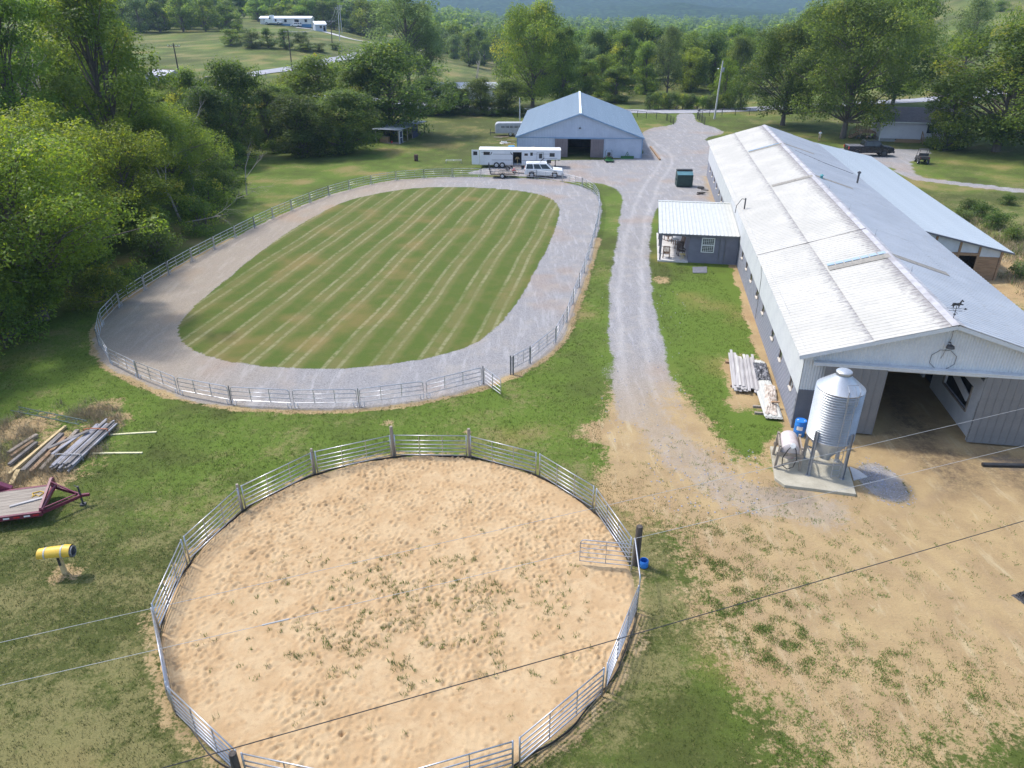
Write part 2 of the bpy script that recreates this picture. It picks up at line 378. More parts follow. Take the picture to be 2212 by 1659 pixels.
def ground_material():
    t = NT('ground_cover'); p = t.pos()
    A = t.sep(t.attr('gA', 'Color')); B = t.sep(t.attr('gB', 'Color'))
    nA = t.noise(p, .6, 5, .65); nB = t.noise(p, 2.6, 4, .6); nC = t.noise(p, 9, 4, .7); nD = t.noise(p, 34, 3, .7)
    # grass
    g = t.mix(t.rng(t.math('ADD', A[2], t.math('MULTIPLY', t.math('SUBTRACT', nA, .5), 1.2)), .1, .95), (.060, .072, .018), (.090, .138, .020))
    dryf = t.rng(t.math('ADD', B[1], t.math('MULTIPLY', t.math('SUBTRACT', t.math('ADD', nB, nC), 1.), 1.5)), .22, .9)
    g = t.mix(t.math('MULTIPLY', dryf, .8), g, (.185, .165, .072))
    # mowing marks of the infield
    xyz = t.sep(t.map(p, (1, 1, 1), (0, 0, R(10))))
    ph = t.math('MULTIPLY', t.math('ADD', xyz[0], t.math('MULTIPLY', t.math('SUBTRACT', t.noise(p, .06, 2, .5), .5), .9)), 1 / 2.75)
    fr = t.math('FRACT', ph); tri = t.math('ABSOLUTE', t.math('SUBTRACT', fr, .5))
    l1 = t.rng(t.math('ABSOLUTE', t.math('SUBTRACT', fr, .22)), .075, .02); l2 = t.rng(t.math('ABSOLUTE', t.math('SUBTRACT', fr, .55)), .075, .02)
    lines = t.math('MULTIPLY', t.math('MAXIMUM', l1, l2), t.math('MULTIPLY', t.rng(nB, .25, .62), t.rng(t.noise(p, .16, 3), .32, .6, .35, 1.)))
    band = t.rng(tri, .15, .32)
    inf = t.mix(band, t.mix(t.rng(nA, .3, .62), (.098, .118, .028), (.130, .128, .044)), t.mix(t.rng(nA, .4, .7), (.072, .104, .018), (.098, .110, .028)))
    inf = t.mix(t.math('MULTIPLY', lines, .78), inf, (.240, .235, .130))
    edge = t.rng(t.math('ADD', B[0], t.math('MULTIPLY', t.math('SUBTRACT', nC, .5), .9)), .35, .6)
    g = t.mix(edge, g, inf)
    g = t.mix(.75, g, t.mix(nD, (.22, .22, .20), (.80, .80, .78)), 'OVERLAY')
    g = t.mix(.40, g, t.mix(nC, (.22, .22, .20), (.80, .80, .78)), 'OVERLAY')
    # earth
    e = t.mix(t.rng(nA, .3, .7), (.375, .275, .140), (.290, .205, .108))
    e = t.mix(t.rng(t.noise(t.map(p, (1.6, .35, 1), (0, 0, R(-12))), 1.1, 5, .7, .6), .52, .72), e, (.405, .322, .190))
    e = t.mix(t.math('MULTIPLY', t.rng(nC, .52, .72), .55), e, (.25, .175, .105))
    e = t.mix(.45, e, t.mix(nD, (.3, .3, .3), (.72, .72, .72)), 'OVERLAY')
    # stone
    vo = t.vor(p, 26., 'F1', 'Color'); vs = t.sep(vo)[0]
    s_ = t.mix(vs, (.160, .157, .162), (.315, .308, .312))
    s_ = t.mix(t.math('MULTIPLY', t.rng(nA, .45, .7), .5), s_, (.33, .30, .265))
    s_ = t.mix(t.math('MULTIPLY', t.rng(t.noise(t.map(p, (2.2, .3, 1), (0, 0, R(-8))), .9, 4, .7, .5), .5, .68), .5), s_, (.37, .365, .37))
    s_ = t.mix(.35, s_, t.mix(nC, (.3, .3, .3), (.72, .72, .72)), 'OVERLAY')
    wear = t.math('MULTIPLY', t.attr('trk'), t.rng(nB, .2, .6, .45, 1.))
    s_ = t.mix(t.math('MULTIPLY', wear, .30), s_, (.47, .455, .44)); e = t.mix(t.math('MULTIPLY', wear, .5), e, (.30, .215, .125))
    jit = t.math('MULTIPLY', t.math('SUBTRACT', t.math('ADD', nC, nB), 1.), .95)
    fe = t.rng(t.math('ADD', A[0], jit), .36, .62); fs = t.rng(t.math('ADD', A[1], t.math('MULTIPLY', jit, .8)), .32, .62)
    c_ = t.mix(fe, g, e); c_ = t.mix(fs, c_, t.mix(t.math('MULTIPLY', A[0], .62), s_, e))
    c_ = t.mix(t.math('MULTIPLY', B[2], .25), c_, (.33, .19, .09))
    c_ = t.mix(t.math('MULTIPLY', t.attr('stain'), t.rng(t.math('ADD', nC, nB), .7, 1.25, .25, 1.)), c_, (.085, .060, .042))
    h = t.math('ADD', t.math('MULTIPLY', nD, .6), t.math('MULTIPLY', nC, 1.2))
    t.bump(h, .75, .05)
    t.done(c_, .95, 0, .2); return t.m
GROUND = ground_material()
grid_objects()

# ---- public road in front of the wood and the lane up the hill: strips that follow the terrain
ASPH = mt('asphalt', (.24, .245, .27), (.31, .31, .335), .6, .9, bump=.1, space='Object')
def hit(px, py):                            # ray against the terrain
    d = ray(px, py); t = 40. * 1.0022 ** np.arange(2000)
    h = CZ + d.z * t - terrain(d.x * t, d.y * t); i = int(np.argmax(h <= 0)) if (h <= 0).any() else len(t) - 1
    i = max(i, 1); f = h[i - 1] / (h[i - 1] - h[i] + 1e-9); tt = t[i - 1] + (t[i] - t[i - 1]) * min(max(f, 0), 1)
    return Vector((d.x * tt, d.y * tt, tz(d.x * tt, d.y * tt)))
def strip(name, pts, w, m, lift=.05):
    pts = smooth_poly([(p.x, p.y) for p in pts], 8, closed=False); mb = MB()
    for i, p in enumerate(pts):
        d = pts[min(i + 1, len(pts) - 1)] - pts[max(i - 1, 0)]; d = d / np.hypot(*d); nrm = np.array([-d[1], d[0]])
        for s_ in (-1, -.4, .4, 1):
            q = p + nrm * s_ * w / 2; mb.v.append((q[0], q[1], tz(q[0], q[1]) + lift))
        if i:
            for k in range(3): a = (i - 1) * 4 + k; mb.f.append((a, a + 1, a + 5, a + 4))
    o = obj(name, mb, m, norm=False)
    return struct(o)
ROAD_PTS = [Vector((-70, 150, 0)), Vector((-25, 165, 0)), at(1165, 238), at(1400, 241), at(1520, 240), at(1640, 235), at(1850, 224), at(2050, 213), at(2250, 200)]
strip('road', ROAD_PTS, 6.0, ASPH, .06)
strip('hill_road', [hit(300, 235), hit(420, 195), hit(540, 162), hit(632, 148), hit(730, 128), hit(790, 112), hit(850, 92)], 4.6, ASPH, .12)
strip('home_drive', [hit(905, 108), hit(800, 92), hit(740, 80), hit(690, 66), hit(640, 60)], 3.6, mt('lane_gravel', (.42, .41, .40), (.33, .32, .32), 2., .95), .12)

# ---- the riding pen: sand with hoof prints pressed into it
def pen():
    st = .062; n = int(2 * PEN_R / st) + 4; a = (np.arange(n) - n / 2) * st
    PX, PY = np.meshgrid(a, a); r = np.hypot(PX, PY)
    z = .05 + (fbm(PX, PY, .5, 3, 21) - .5) * .05 + (fbm(PX, PY, 2.6, 3, 22) - .5) * .022 + (fbm(PX, PY, 7., 2, 23) - .5) * .03
    dens = fbm(PX, PY, .45, 3, 29)
    g = np.random.default_rng(4)
    for k in range(9000):
        an = g.uniform(0, 6.283); rr = PEN_R * math.sqrt(g.uniform(0, 1)) * .985; cx, cy = rr * math.cos(an), rr * math.sin(an)
        w = g.uniform(.04, .085); i0 = int((cx - .4) / st + n / 2); j0 = int((cy - .4) / st + n / 2)
        jj, ii = min(max(int(cy / st + n / 2), 0), n - 1), min(max(int(cx / st + n / 2), 0), n - 1)
        if g.uniform() > np.clip((dens[jj, ii] - .36) * 5, .12, 1): continue
        sl = (slice(max(j0, 0), j0 + 11), slice(max(i0, 0), i0 + 11))
        d = np.hypot((PX[sl] - cx), (PY[sl] - cy) * g.uniform(.7, 1.3))
        z[sl] += g.uniform(.3, 1.1) * (-.060 * np.exp(-(d / w) ** 2) + .028 * np.exp(-((d - w * 1.9) / (w * .7)) ** 2))
    z -= .12 * sstep(PEN_R - .25, PEN_R + .05, r)
    keep = r < PEN_R + .12
    idx = -np.ones(keep.shape, int); idx[keep] = np.arange(keep.sum())
    q = np.stack([idx[:-1, :-1], idx[:-1, 1:], idx[1:, 1:], idx[1:, :-1]], -1).reshape(-1, 4); q = q[(q >= 0).all(1)]
    V = np.stack([PX[keep], PY[keep], z[keep]], 1)
    me = bpy.data.meshes.new('sand'); me.vertices.add(len(V)); me.vertices.foreach_set('co', V.ravel())
    me.loops.add(q.size); me.loops.foreach_set('vertex_index', q.ravel().astype(np.int32)); me.polygons.add(len(q))
    me.polygons.foreach_set('loop_start', np.arange(0, q.size, 4, dtype=np.int32)); me.update(calc_edges=True)
    me.polygons.foreach_set('use_smooth', np.ones(len(q), bool))
    t = NT('sand'); p = t.pos(); a1 = t.noise(p, .45, 4, .6); a2 = t.noise(p, 6, 4, .7); a3 = t.noise(p, 45, 2)
    c_ = t.mix(t.rng(t.noise(p, .9, 5, .7, .5), .35, .65), (.385, .262, .142), (.445, .325, .190)); c_ = t.mix(t.math('MULTIPLY', t.rng(a2, .5, .72), .4), c_, (.27, .17, .09))
    c_ = t.mix(.4, c_, t.mix(a3, (.3, .3, .3), (.7, .7, .7)), 'OVERLAY'); t.bump(t.math('ADD', a2, t.math('MULTIPLY', a3, .5)), .5, .03)
    me.materials.append(t.done(c_, .95, 0, .15))
    struct(link('sand_pen', me, None, (*PEN_C, 0)))
pen()

# ---- far mountains
def mountains():
    t = NT('wooded_ridge'); p = t.pos(); a = t.noise(p, .02, 5, .7); b = t.vor(p, .06)
    c_ = t.mix(t.rng(a, .35, .65), (.030, .060, .022), (.055, .095, .030)); c_ = t.mix(t.rng(b, .1, .7), c_, (.02, .035, .015))
    t.bump(t.math('SUBTRACT', 1., b), 1., 6.); m = t.done(c_, 1, 0, 0)
    mb = MB(); xs = np.linspace(-3200, 3600, 190); ys = np.linspace(1450, 4600, 56); 
    XX, YY = np.meshgrid(xs, ys); base = terrain(XX * 1450 / YY, np.full_like(YY, 1450.)) * sstep(2600, 1500, YY)
    ridge = sstep(1900, 3300, YY + (fbm(XX, YY, .0012, 3, 31) - .5) * 1200)
    ZZ = base - 4 + ridge * (55 + 190 * fbm(XX, YY, .0009, 5, 33)) + 25 * (fbm(XX, YY, .004, 3, 35) - .5) * sstep(1500, 1900, YY)
    mb.v = [tuple(q) for q in np.stack([XX.ravel(), YY.ravel(), ZZ.ravel()], 1)]
    n = len(xs)
    mb.f = [(j * n + i, j * n + i + 1, (j + 1) * n + i + 1, (j + 1) * n + i) for j in range(len(ys) - 1) for i in range(n - 1)]
    struct(obj('hills', mb, m, smooth=True, norm=False))
mountains()
# ================================================================ the long stable barn
STEEL = mt('galvanised_pipe', (.44, .45, .48), (.33, .34, .37), 2., .38, .75, dirt=(.30, .27, .25, .62))
WOOD_G = mt('weathered_wood', (.30, .255, .21), (.20, .17, .145), 2., .85, bump=.3, stretch=(6, 6, .7))
WOOD_D = mt('creosote_wood', (.075, .062, .052), (.035, .03, .027), 2., .85, bump=.4, stretch=(6, 6, .7))
WOOD_Y = mt('raw_yellow_pine', (.50, .39, .20), (.40, .30, .16), 2., .8, bump=.2, stretch=(2, 6, 6))
WOOD_B = mt('rough_brown_board', (.30, .195, .115), (.22, .14, .085), 2., .85, bump=.3, stretch=(.8, 6, 6))
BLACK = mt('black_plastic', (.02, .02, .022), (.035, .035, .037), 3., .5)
WHITE_M = mt('white_painted_metal', (.56, .58, .60), (.49, .51, .54), .7, .45, dirt=(.52, .50, .48, .63))
GREY_P = mt('slate_grey_paint', (.125, .130, .150), (.105, .110, .130), 1.2, .6, bump=.1)
BLOCK_P = mt('grey_painted_block', (.215, .225, .265), (.185, .195, .235), 1.5, .75, bump=.25, space='Position' if 0 else 'Object')
DOOR_P = mt('grey_ribbed_door', (.175, .175, .180), (.150, .150, .155), 1.4, .5)
DARK_IN = mt('painted_darkness', (.030, .027, .025), (.02, .02, .02), 2., .9)  # interior shade put into the colour of sheets set behind openings
GLASS = mt('dark_glass', (.02, .025, .03), (.035, .04, .05), 1., .08, spec=.6)
BLUE_PL = mt('blue_plastic', (.02, .16, .52), (.03, .20, .58), 2., .42)
def roof_mat(name, c1, c2, grime, lo, span):
    t = NT(name); o = t.sep(t.pos('Object')); p = t.pos()
    st = t.noise(t.map(p, (2.2, 5., 1.), (0, 0, BA)), 1.1, 5, .7); wide = t.noise(p, .35, 3)
    c_ = t.mix(t.rng(wide, .35, .65), c1, c2)
    f = t.rng(t.math('ADD', o[0], t.math('MULTIPLY', t.math('SUBTRACT', st, .5), 2.6)), lo, lo + span)
    c_ = t.mix(t.math('MULTIPLY', f, .85), c_, grime)
    c_ = t.mix(t.math('MULTIPLY', t.rng(st, .50, .68), .42), c_, (.28, .27, .255))
    return t.done(c_, .48, .0, .4)
ROOF_LO = roof_mat('white_corrugated_lower', (.47, .452, .408), (.415, .40, .36), (.16, .15, .16), 2.95, .8)
ROOF_HI = roof_mat('white_corrugated_upper', (.47, .452, .408), (.415, .40, .36), (.16, .145, .15), 2.55, 1.0)
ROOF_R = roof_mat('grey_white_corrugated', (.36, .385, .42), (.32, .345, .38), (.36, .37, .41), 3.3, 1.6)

def corrugated(x0, x1, y0, y1, pitch, amp, seg=4, rib=None):
    """sheet in the xy plane, ridges run along x"""
    mb = MB(); n = max(1, round((y1 - y0) / pitch)); ys = []
    for i in range(n):
        a = y0 + (y1 - y0) * i / n; w = (y1 - y0) / n
        if rib: ys += [(a, 0), (a + w * (1 - rib), 0), (a + w * (1 - rib * .75), amp), (a + w * (1 - rib * .25), amp)]
        else: ys += [(a + w * k / seg, amp * math.sin(2 * math.pi * k / seg)) for k in range(seg)]
    ys.append((y1, 0))
    for y, z in ys: mb.v += [(x0, y, z), (x1, y, z)]
    mb.f = [(2 * i, 2 * i + 1, 2 * i + 3, 2 * i + 2) for i in range(len(ys) - 1)]
    return mb

SL = .3066; SA = math.atan(SL); BW = 13.0; BL = 66.; RZ = 6.5; EZ = RZ - SL * 6.5
stable = thing('stable_barn', 'long white stable barn with corrugated metal roof and grey block base', 'barn', BO, -BA)
def roof_z(x): return RZ - SL * abs(x - 6.5)
sw = 66.9 / 22
lo_me = corrugated(0, 3.62, 0, sw, .38, .026, rib=.34).mesh('roof_sheet', ROOF_LO)
hi_me = corrugated(0, 3.72, 0, sw, .38, .026, rib=.34).mesh('roof_sheet', ROOF_HI)
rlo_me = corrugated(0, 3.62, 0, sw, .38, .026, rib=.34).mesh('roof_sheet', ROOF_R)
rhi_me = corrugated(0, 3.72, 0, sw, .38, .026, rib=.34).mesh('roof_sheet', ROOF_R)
cs, sn = math.cos(SA), math.sin(SA)
for i in range(22):
    y = -.45 + i * sw; j = lambda: rnd.uniform(-.004, .004)
    link('roof_sheet', lo_me, stable, (-.38, y, RZ - SL * 6.88 + j()), (0, -SA, 0))
    link('roof_sheet', hi_me, stable, (6.5 - 3.72 * cs, y, RZ - 3.72 * sn + .025 + j()), (0, -SA, 0))
    link('roof_sheet', rlo_me, stable, (13.38, y + sw, RZ - SL * 6.88 + j()), (0, -SA, math.pi))
    link('roof_sheet', rhi_me, stable, (6.5 + 3.72 * cs, y + sw, RZ - 3.72 * sn + .025 + j()), (0, -SA, math.pi))
RIDGE = mt('dull_ridge_metal', (.42, .41, .42), (.28, .27, .28), 1.2, .6, .3)
mb = MB()
for s_ in (-1, 1):
    mb.add([(6.5, -.5, RZ + .06), (6.5, 66.5, RZ + .06), (6.5 + s_ * .3, 66.5, RZ - .035), (6.5 + s_ * .3, -.5, RZ - .035), (6.5, -.5, RZ + .045), (6.5, 66.5, RZ + .045), (6.5 + s_ * .3, 66.5, RZ - .05), (6.5 + s_ * .3, -.5, RZ - .05)], [(0, 1, 2, 3), (7, 6, 5, 4), (3, 2, 6, 7), (0, 3, 7, 4), (1, 5, 6, 2)])
obj('ridge_cap', mb, RIDGE, stable)
SKY_G = mt('aged_fibreglass_strip', (.25, .235, .205), (.18, .17, .15), 1.5, .6, stretch=(4, 1, 1))
SKY_B = mt('old_glazing', (.30, .38, .44), (.22, .29, .35), 2., .25)
sk_me = corrugated(0, 3.5, 0, .75, .15, .02).mesh('skylight', SKY_G, True)
for u in (10.3, 34.2, 51.7): 
    link('skylight', sk_me, stable, (6.5 - 3.62 * cs, u, RZ - 3.62 * sn + .065), (0, -SA, 0))
    link('skylight', sk_me, stable, (6.5 + 3.62 * cs, u + .75, RZ - 3.62 * sn + .065), (0, -SA, math.pi))
gl = MB(); gl.box((0, 0, 0), (.42, .42, .03))
gme = gl.mesh('glazed_panel', SKY_B)
for k in range(7): link('glazed_panel', gme, stable, (3.3 + .47 * k, 11.35, roof_z(3.3 + .47 * k) + .06), (0, -SA, 0))
mb = MB(); mb.box((0, 0, 0), (3.3, .14, .03)); o = obj('blue_flashing', mb, mt('blue_flashing', (.03, .22, .42), (.04, .26, .48), 2., .4), stable, loc=(4.6, 52.62, roof_z(4.6) + .055), rot=(0, -SA, 0))
# eave trim, barge boards
mb = MB(); mb.bb(-.12, -.04, -.1, 66.1, EZ - .28, EZ - .10); obj('fascia', mb, WHITE_M, stable)
for y in (-.42, 66.35):
    mb = MB()
    for s_ in (-1, 1):
        a = Vector((6.5 + s_ * 6.88, y, RZ - SL * 6.88 - .12)); b = Vector((6.5, y, RZ - .12)); mb.bar(a, b, .05, .20)
    obj('barge_board', mb, WHITE_M, stable)
# left wall: blocks below, white siding above
bw, bh, ny_b = .41, .205, 10
WIN_U = [1.75, 5.42, 8.55, 12.9, 16.0, 19.5, 22.4, 25.3] + [38.6 + 3.3 * k for k in range(8)]
mb = MB(); mb.bb(.05, .22, .02, 65.9, 0, 2.06); obj('mortar_core', mb, mt('mortar', (.14, .145, .17), (.12, .125, .15), 3., .9), stable)
blk = MB(); blk.box((0, 0, 0), (.1, bw - .022, bh - .02), taper=1); blk_me = blk.mesh('block', BLOCK_P)
rest = MB(); nb_ = 0
for k in range(int(66 / bw)):
    for r_ in range(ny_b):
        y = .02 + bw * (k + .5) + (bw / 2 if r_ % 2 else 0); z = bh * (r_ + .5)
        if y > 65.8 or y < .2: continue
        if r_ >= 7 and any(abs(y - w) < .42 for w in WIN_U): continue
        if nb_ < 300: link('block', blk_me, stable, (.04 + rnd.uniform(0, .003), y, z)); nb_ += 1
        else: rest.box((.04 + rnd.uniform(0, .003), y, z), (.1, bw - .022, bh - .02))
o = obj('far_blocks', rest, BLOCK_P, stable, norm=False); o['kind'] = 'stuff'
sil = MB(); sil.box((-.06, 0, 0), (.16, .66, .05)); sil_me = sil.mesh('sill', mt('pale_sill', (.52, .48, .42), (.42, .38, .33), 3., .8))
pn = MB(); pn.box((0, 0, 0), (.05, .60, .58)); pn_me = pn.mesh('window', GLASS)
fr = MB()
for dy in (-.33, .33): fr.box((0, dy, 0), (.12, .06, .62))
fr.box((0, 0, .31), (.12, .72, .05)); fr_me = fr.mesh('frame', mt('rusty_frame', (.20, .15, .12), (.14, .10, .08), 4., .8))
for w in WIN_U:
    if 27.5 < w < 37.5: continue
    p_ = link('window', pn_me, stable, (.045, w, 1.74)); link('frame', fr_me, p_); link('sill', sil_me, p_, (0, 0, -.30))
side_me = corrugated(0, EZ - 2.02, 0, 66. / 27, .14, .014).mesh('wall_sheet', WHITE_M, True)
for i in range(27): link('wall_sheet', side_me, stable, (-.02, i * 66. / 27, 2.04), (0, -math.pi / 2, 0))
# front: gable siding, lower walls, sliding doors
def front_panel(name, xs, zlo, ztop, m, y=0., amp=.014, pitch=.14):
    mb = MB(); n = max(2, int((xs[1] - xs[0]) / (pitch / 4))); 
    for i in range(n + 1):
        x = xs[0] + (xs[1] - xs[0]) * i / n; yy = y + amp * math.sin(2 * math.pi * x / pitch)
        mb.v += [(x, yy, zlo), (x, yy, ztop(x) if callable(ztop) else ztop)]
    mb.f = [(2 * i, 2 * i + 2, 2 * i + 3, 2 * i + 1) for i in range(n)]
    return obj(name, mb, m, stable, smooth=True, norm=False)
for a, b in ((0, 3.2), (3.2, 6.4), (6.4, 9.7), (9.7, 13.)): front_panel('gable_sheet', (a, b), 3.84, lambda x: roof_z(x) - .03, WHITE_M)
front_panel('front_sheet', (0, 3.9), 2.3, 3.84, WHITE_M); front_panel('front_sheet', (8.7, 13), 2.3, 3.84, WHITE_M)
front_panel('gable_sheet', (0, 13), 0, lambda x: roof_z(x) - .03, WHITE_M, y=66.)
for a, b in ((0.0, 3.9), (8.7, 13)):
    mb = MB(); mb.bb(a - .02, b, -.05, .12, 0, 2.3); obj('base_wall', mb, GREY_P, stable)
mb = MB(); mb.bb(13, 13.15, 0, 66, 0, EZ - .15); obj('far_wall', mb, WHITE_M, stable)
mb = MB(); mb.bb(.4, 12.9, -.30, -.20, 3.84, 3.98); mb.bb(.4, 12.9, -.33, -.03, 3.98, 4.02); obj('door_track', mb, WHITE_M, stable)
mb = MB(); mb.bb(3.8, 3.92, -.03, .2, 0, 3.84); mb.bb(8.68, 8.8, -.03, .2, 0, 3.84); mb.bb(3.8, 8.8, 0, .2, 3.66, 3.82); obj('door_frame', mb, WHITE_M, stable)
plank = MB(); plank.bb(0, .355, -.02, .02, 0, 3.72); plank.bb(.325, .365, -.045, -.02, 0, 3.72); plank_me = plank.mesh('ribbed_panel', DOOR_P)
for x0, n in ((1.02, 8), (8.57, 11)):
    d = link('sliding_door', None, stable, (x0, -.22, .10))
    bk = MB(); bk.bb(.01, n * .37 - .02, .025, .05, .02, 3.70); 
    d.empty_display_size = .2
    for k in range(n): link('ribbed_panel', plank_me, d, (k * .37, 0, 0))
    obj('door_back', bk, DOOR_P, d)
# inside: aisle walls
WIN_W = mt('white_wash_board', (.62, .63, .66), (.52, .53, .56), 1., .7, dirt=(.36, .33, .31, .66))
mb = MB()
for y0, y1, z0, z1 in ((.15, 1.4, 0, 3.2), (1.4, 4.6, 0, 1.1), (1.4, 4.6, 2.5, 3.2), (4.6, 6.2, 0, 3.2), (7.5, 26, 0, 3.2), (6.2, 7.5, 2.55, 3.2)): mb.bb(8.84, 8.96, y0, y1, z0, z1)
obj('stall_wall', mb, WIN_W, stable)
mb = MB(); mb.bb(9.05, 9.12, 1.3, 7.6, 0, 3.1); obj('stall_shade_sheet', mb, DARK_IN, stable)  # dark sheet standing in for the shade behind the stall openings
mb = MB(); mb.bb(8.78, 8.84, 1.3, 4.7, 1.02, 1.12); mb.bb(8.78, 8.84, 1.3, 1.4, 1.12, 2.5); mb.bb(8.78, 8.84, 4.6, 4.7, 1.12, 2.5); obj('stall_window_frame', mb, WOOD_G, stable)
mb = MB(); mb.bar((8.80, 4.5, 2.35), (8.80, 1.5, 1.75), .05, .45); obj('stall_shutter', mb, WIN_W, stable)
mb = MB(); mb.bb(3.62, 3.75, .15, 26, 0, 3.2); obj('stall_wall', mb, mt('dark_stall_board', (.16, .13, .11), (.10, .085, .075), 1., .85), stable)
mb = MB(); mb.bb(3.7, 8.9, 26., 26.1, 0, 5.2); obj('aisle_shade_sheet', mb, DARK_IN, stable)  # added dark sheet across the aisle, its depth of shade painted on
for k in range(8):
    mb = MB(); mb.bar((.3, 1.5 + 3.2 * k, 3.95), (12.8, 1.5 + 3.2 * k, 3.95), .08, .22); obj('tie_beam', mb, WOOD_G, stable)
# gable lamp with its looped cable, weathervane, rods, cables over the roof
DKM = mt('dark_iron', (.05, .055, .065), (.09, .085, .085), 4., .5, .4)
mb = MB(); mb.lathe([(.09, 0), (.2, .05), (.17, .16), (.07, .22)], 12, (6.47, -.30, 5.2)); mb.tube([(6.47, 0, 5.42), (6.47, -.18, 5.5), (6.47, -.3, 5.42)], .025); obj('gable_lamp', mb, DKM, stable, smooth=True)
mb = MB(); mb.tube([(6.42 + .62 * math.cos(R(22.5 + 45 * k)), -.035, 4.5 + .55 * math.sin(R(22.5 + 45 * k))) for k in range(8)], .013, 5, closed=True); mb.tube([(6.47, -.03, 5.25), (6.3, -.035, 4.55)], .01, 4)
mb.tube([(6.5, -.03, 6.25), (6.52, -.035, 5.7), (6.46, -.03, 5.3)], .01, 4); obj('looped_cable', mb, DKM, stable)
vane = link('weathervane', None, stable, (6.5, .35, RZ + .05))
mb = MB(); mb.tube([(0, 0, 0), (0, 0, .62)], .018); mb.tube([(-.3, 0, .38), (.3, 0, .38)], .012, 5); mb.tube([(0, -.3, .34), (0, .3, .34)], .012, 5); mb.lathe([(.005, -.07), (.07, 0), (.005, .07)], 8, (0, 0, .2)); obj('spindle', mb, DKM, vane)
hz = [(-.30, .10), (-.25, .10), (-.22, .24), (-.14, .27), (-.02, .25), (.08, .27), (.13, .38), (.18, .44), (.28, .36), (.26, .32), (.19, .35), (.17, .24), (.30, .20), (.28, .16), (.15, .17), (.12, .10), (.13, .02), (.09, .02), (.07, .13), (-.08, .13), (-.14, .10), (-.12, .01), (-.16, .01), (-.21, .12)]
mb = MB(); mb.prism([(x * .95, z + .52) for x, z in hz], -.012, .012); obj('running_horse', mb, DKM, vane)
mb = MB(); mb.tube([(-.42, 0, .50), (.40, 0, .50)], .012, 5); mb.prism([(.38, .44), (.52, .50), (.38, .56)], -.01, .01); obj('arrow', mb, DKM, vane)
for u in (7, 14.5, 21.5, 28.5, 43, 50, 57):
    mb = MB(); mb.tube([(6.5, u, RZ + .04), (6.5, u, RZ + .5), (6.56, u, RZ + .58)], .012, 5); mb.lathe([(.03, .25), (.05, .29), (.03, .33)], 8, (6.5, u, RZ)); obj('lightning_rod', mb, STEEL, stable)
mb = MB(); mb.tube([(-.36, 16.35, roof_z(-.36) + .05), (2., 16.5, roof_z(2.) + .05), (4.2, 16.6, roof_z(4.2) + .05), (6.5, 16.7, RZ + .08)], .016, 5); mb.tube([(-.38, 16.3, 4.35), (-.1, 15.9, 4.1), (-.06, 15.2, 3.2), (-.06, 15.0, 2.1), (-.08, 14.8, .3)], .014, 5)
obj('roof_cable', mb, DKM, stable)
mb = MB(); mb.tube([(7.3, 49.5, roof_z(7.3) + .05), (10, 47, roof_z(10) + .06), (12.9, 46.2, roof_z(12.9) + .06)], .02, 5); obj('roof_cable', mb, DKM, stable)
mb = MB(); mb.tube([(.15, 29.2, roof_z(.15)), (.15, 29.2, roof_z(.15) + .95)], .06, 8); mb.tube([(.15, 29.2, 5.4), (-.15, 29.15, 5.45), (-.55, 29., 4.9), (-.62, 28.8, 4.3)], .03, 6); obj('service_mast', mb, DKM, stable)
mb = MB(); mb.tube([(11.75, 40., roof_z(11.75)), (11.75, 40., roof_z(11.75) + .95)], .09, 8); mb.lathe([(.18, 0), (.16, .12), (.02, .2)], 10, (11.75, 40, roof_z(11.75) + .95)); obj('vent_pipe', mb, DKM, stable)
mb = MB(); mb.lathe([(.12, 0), (.12, .25), (.2, .3), (.02, .42)], 10, (7.1, 34.3, roof_z(7.1))); obj('vent_pipe', mb, mt('teal_vent', (.05, .22, .24), (.08, .26, .28), 3.), stable)

# ---- lean-to shed on the far side
lean = thing('lean_to_shed', 'lean-to shed with pale blue metal roof and plank end behind the stable barn', 'shed', barn(27., 13.6), -BA)
LSL = (4.05 - 2.5) / 7.3; LA = math.atan(LSL); LEN = 43.
LROOF = mt('pale_blue_roof_metal', (.45, .49, .515), (.40, .44, .465), .8, .42, dirt=(.48, .53, .58, .66))
lme = corrugated(0, 7.45, 0, LEN / 43 * 1.0, .25, .02, rib=.22).mesh('roof_sheet', LROOF, False)
for i in range(43): link('roof_sheet', lme, lean, (7.35, i + 1. - .3, 2.5), (0, -LA, math.pi))
lz = lambda x: 4.05 - LSL * x - .08
for x in (.3, 1.5, 3.4, 4.9, 6.6):
    mb = MB(); mb.bb(x - .08, x + .08, -.08, .08, 0, lz(x)); obj('post', mb, WOOD_B, lean)
PANEL_W = mt('milky_wall_sheet', (.50, .54, .60), (.42, .45, .50), 1.2, .5)
for a, b in ((.1, 1.42), (1.58, 3.32), (3.48, 4.82), (4.98, 6.52)):
    mb = MB(); mb.prism([(a, 2.3 if a < 4.9 else 2.02), (b, 2.3 if a < 4.9 else 2.02), (b, lz(b)), (a, lz(a))], .0, .03); obj('wall_sheet', mb, PANEL_W, lean)
for a, b in ((.1, 1.42), (1.58, 3.32), (3.48, 4.82)):
    mb = MB(); mb.bb(a, b, -.05, .02, 2.06, 2.28); obj('girt', mb, WOOD_B, lean)
for k in range(10):
    mb = MB(); mb.bb(5.0, 6.5, -.03 + .008 * (k % 2), .02, .02 + k * .2, .02 + k * .2 + .19); obj('plank', mb, WOOD_B, lean)
    if k < 10:
        mb = MB(); mb.bb(.1, 3.3, -.02 + .008 * (k % 2), .02, .02 + k * .2, .02 + k * .2 + .19); obj('plank', mb, WOOD_B, lean)
mb = MB(); mb.bb(3.5, 4.8, 1.2, 1.3, 0, 2.6); obj('lean_to_shade_sheet', mb, DARK_IN, lean)  # near-black sheet painting the shade inside the open bay
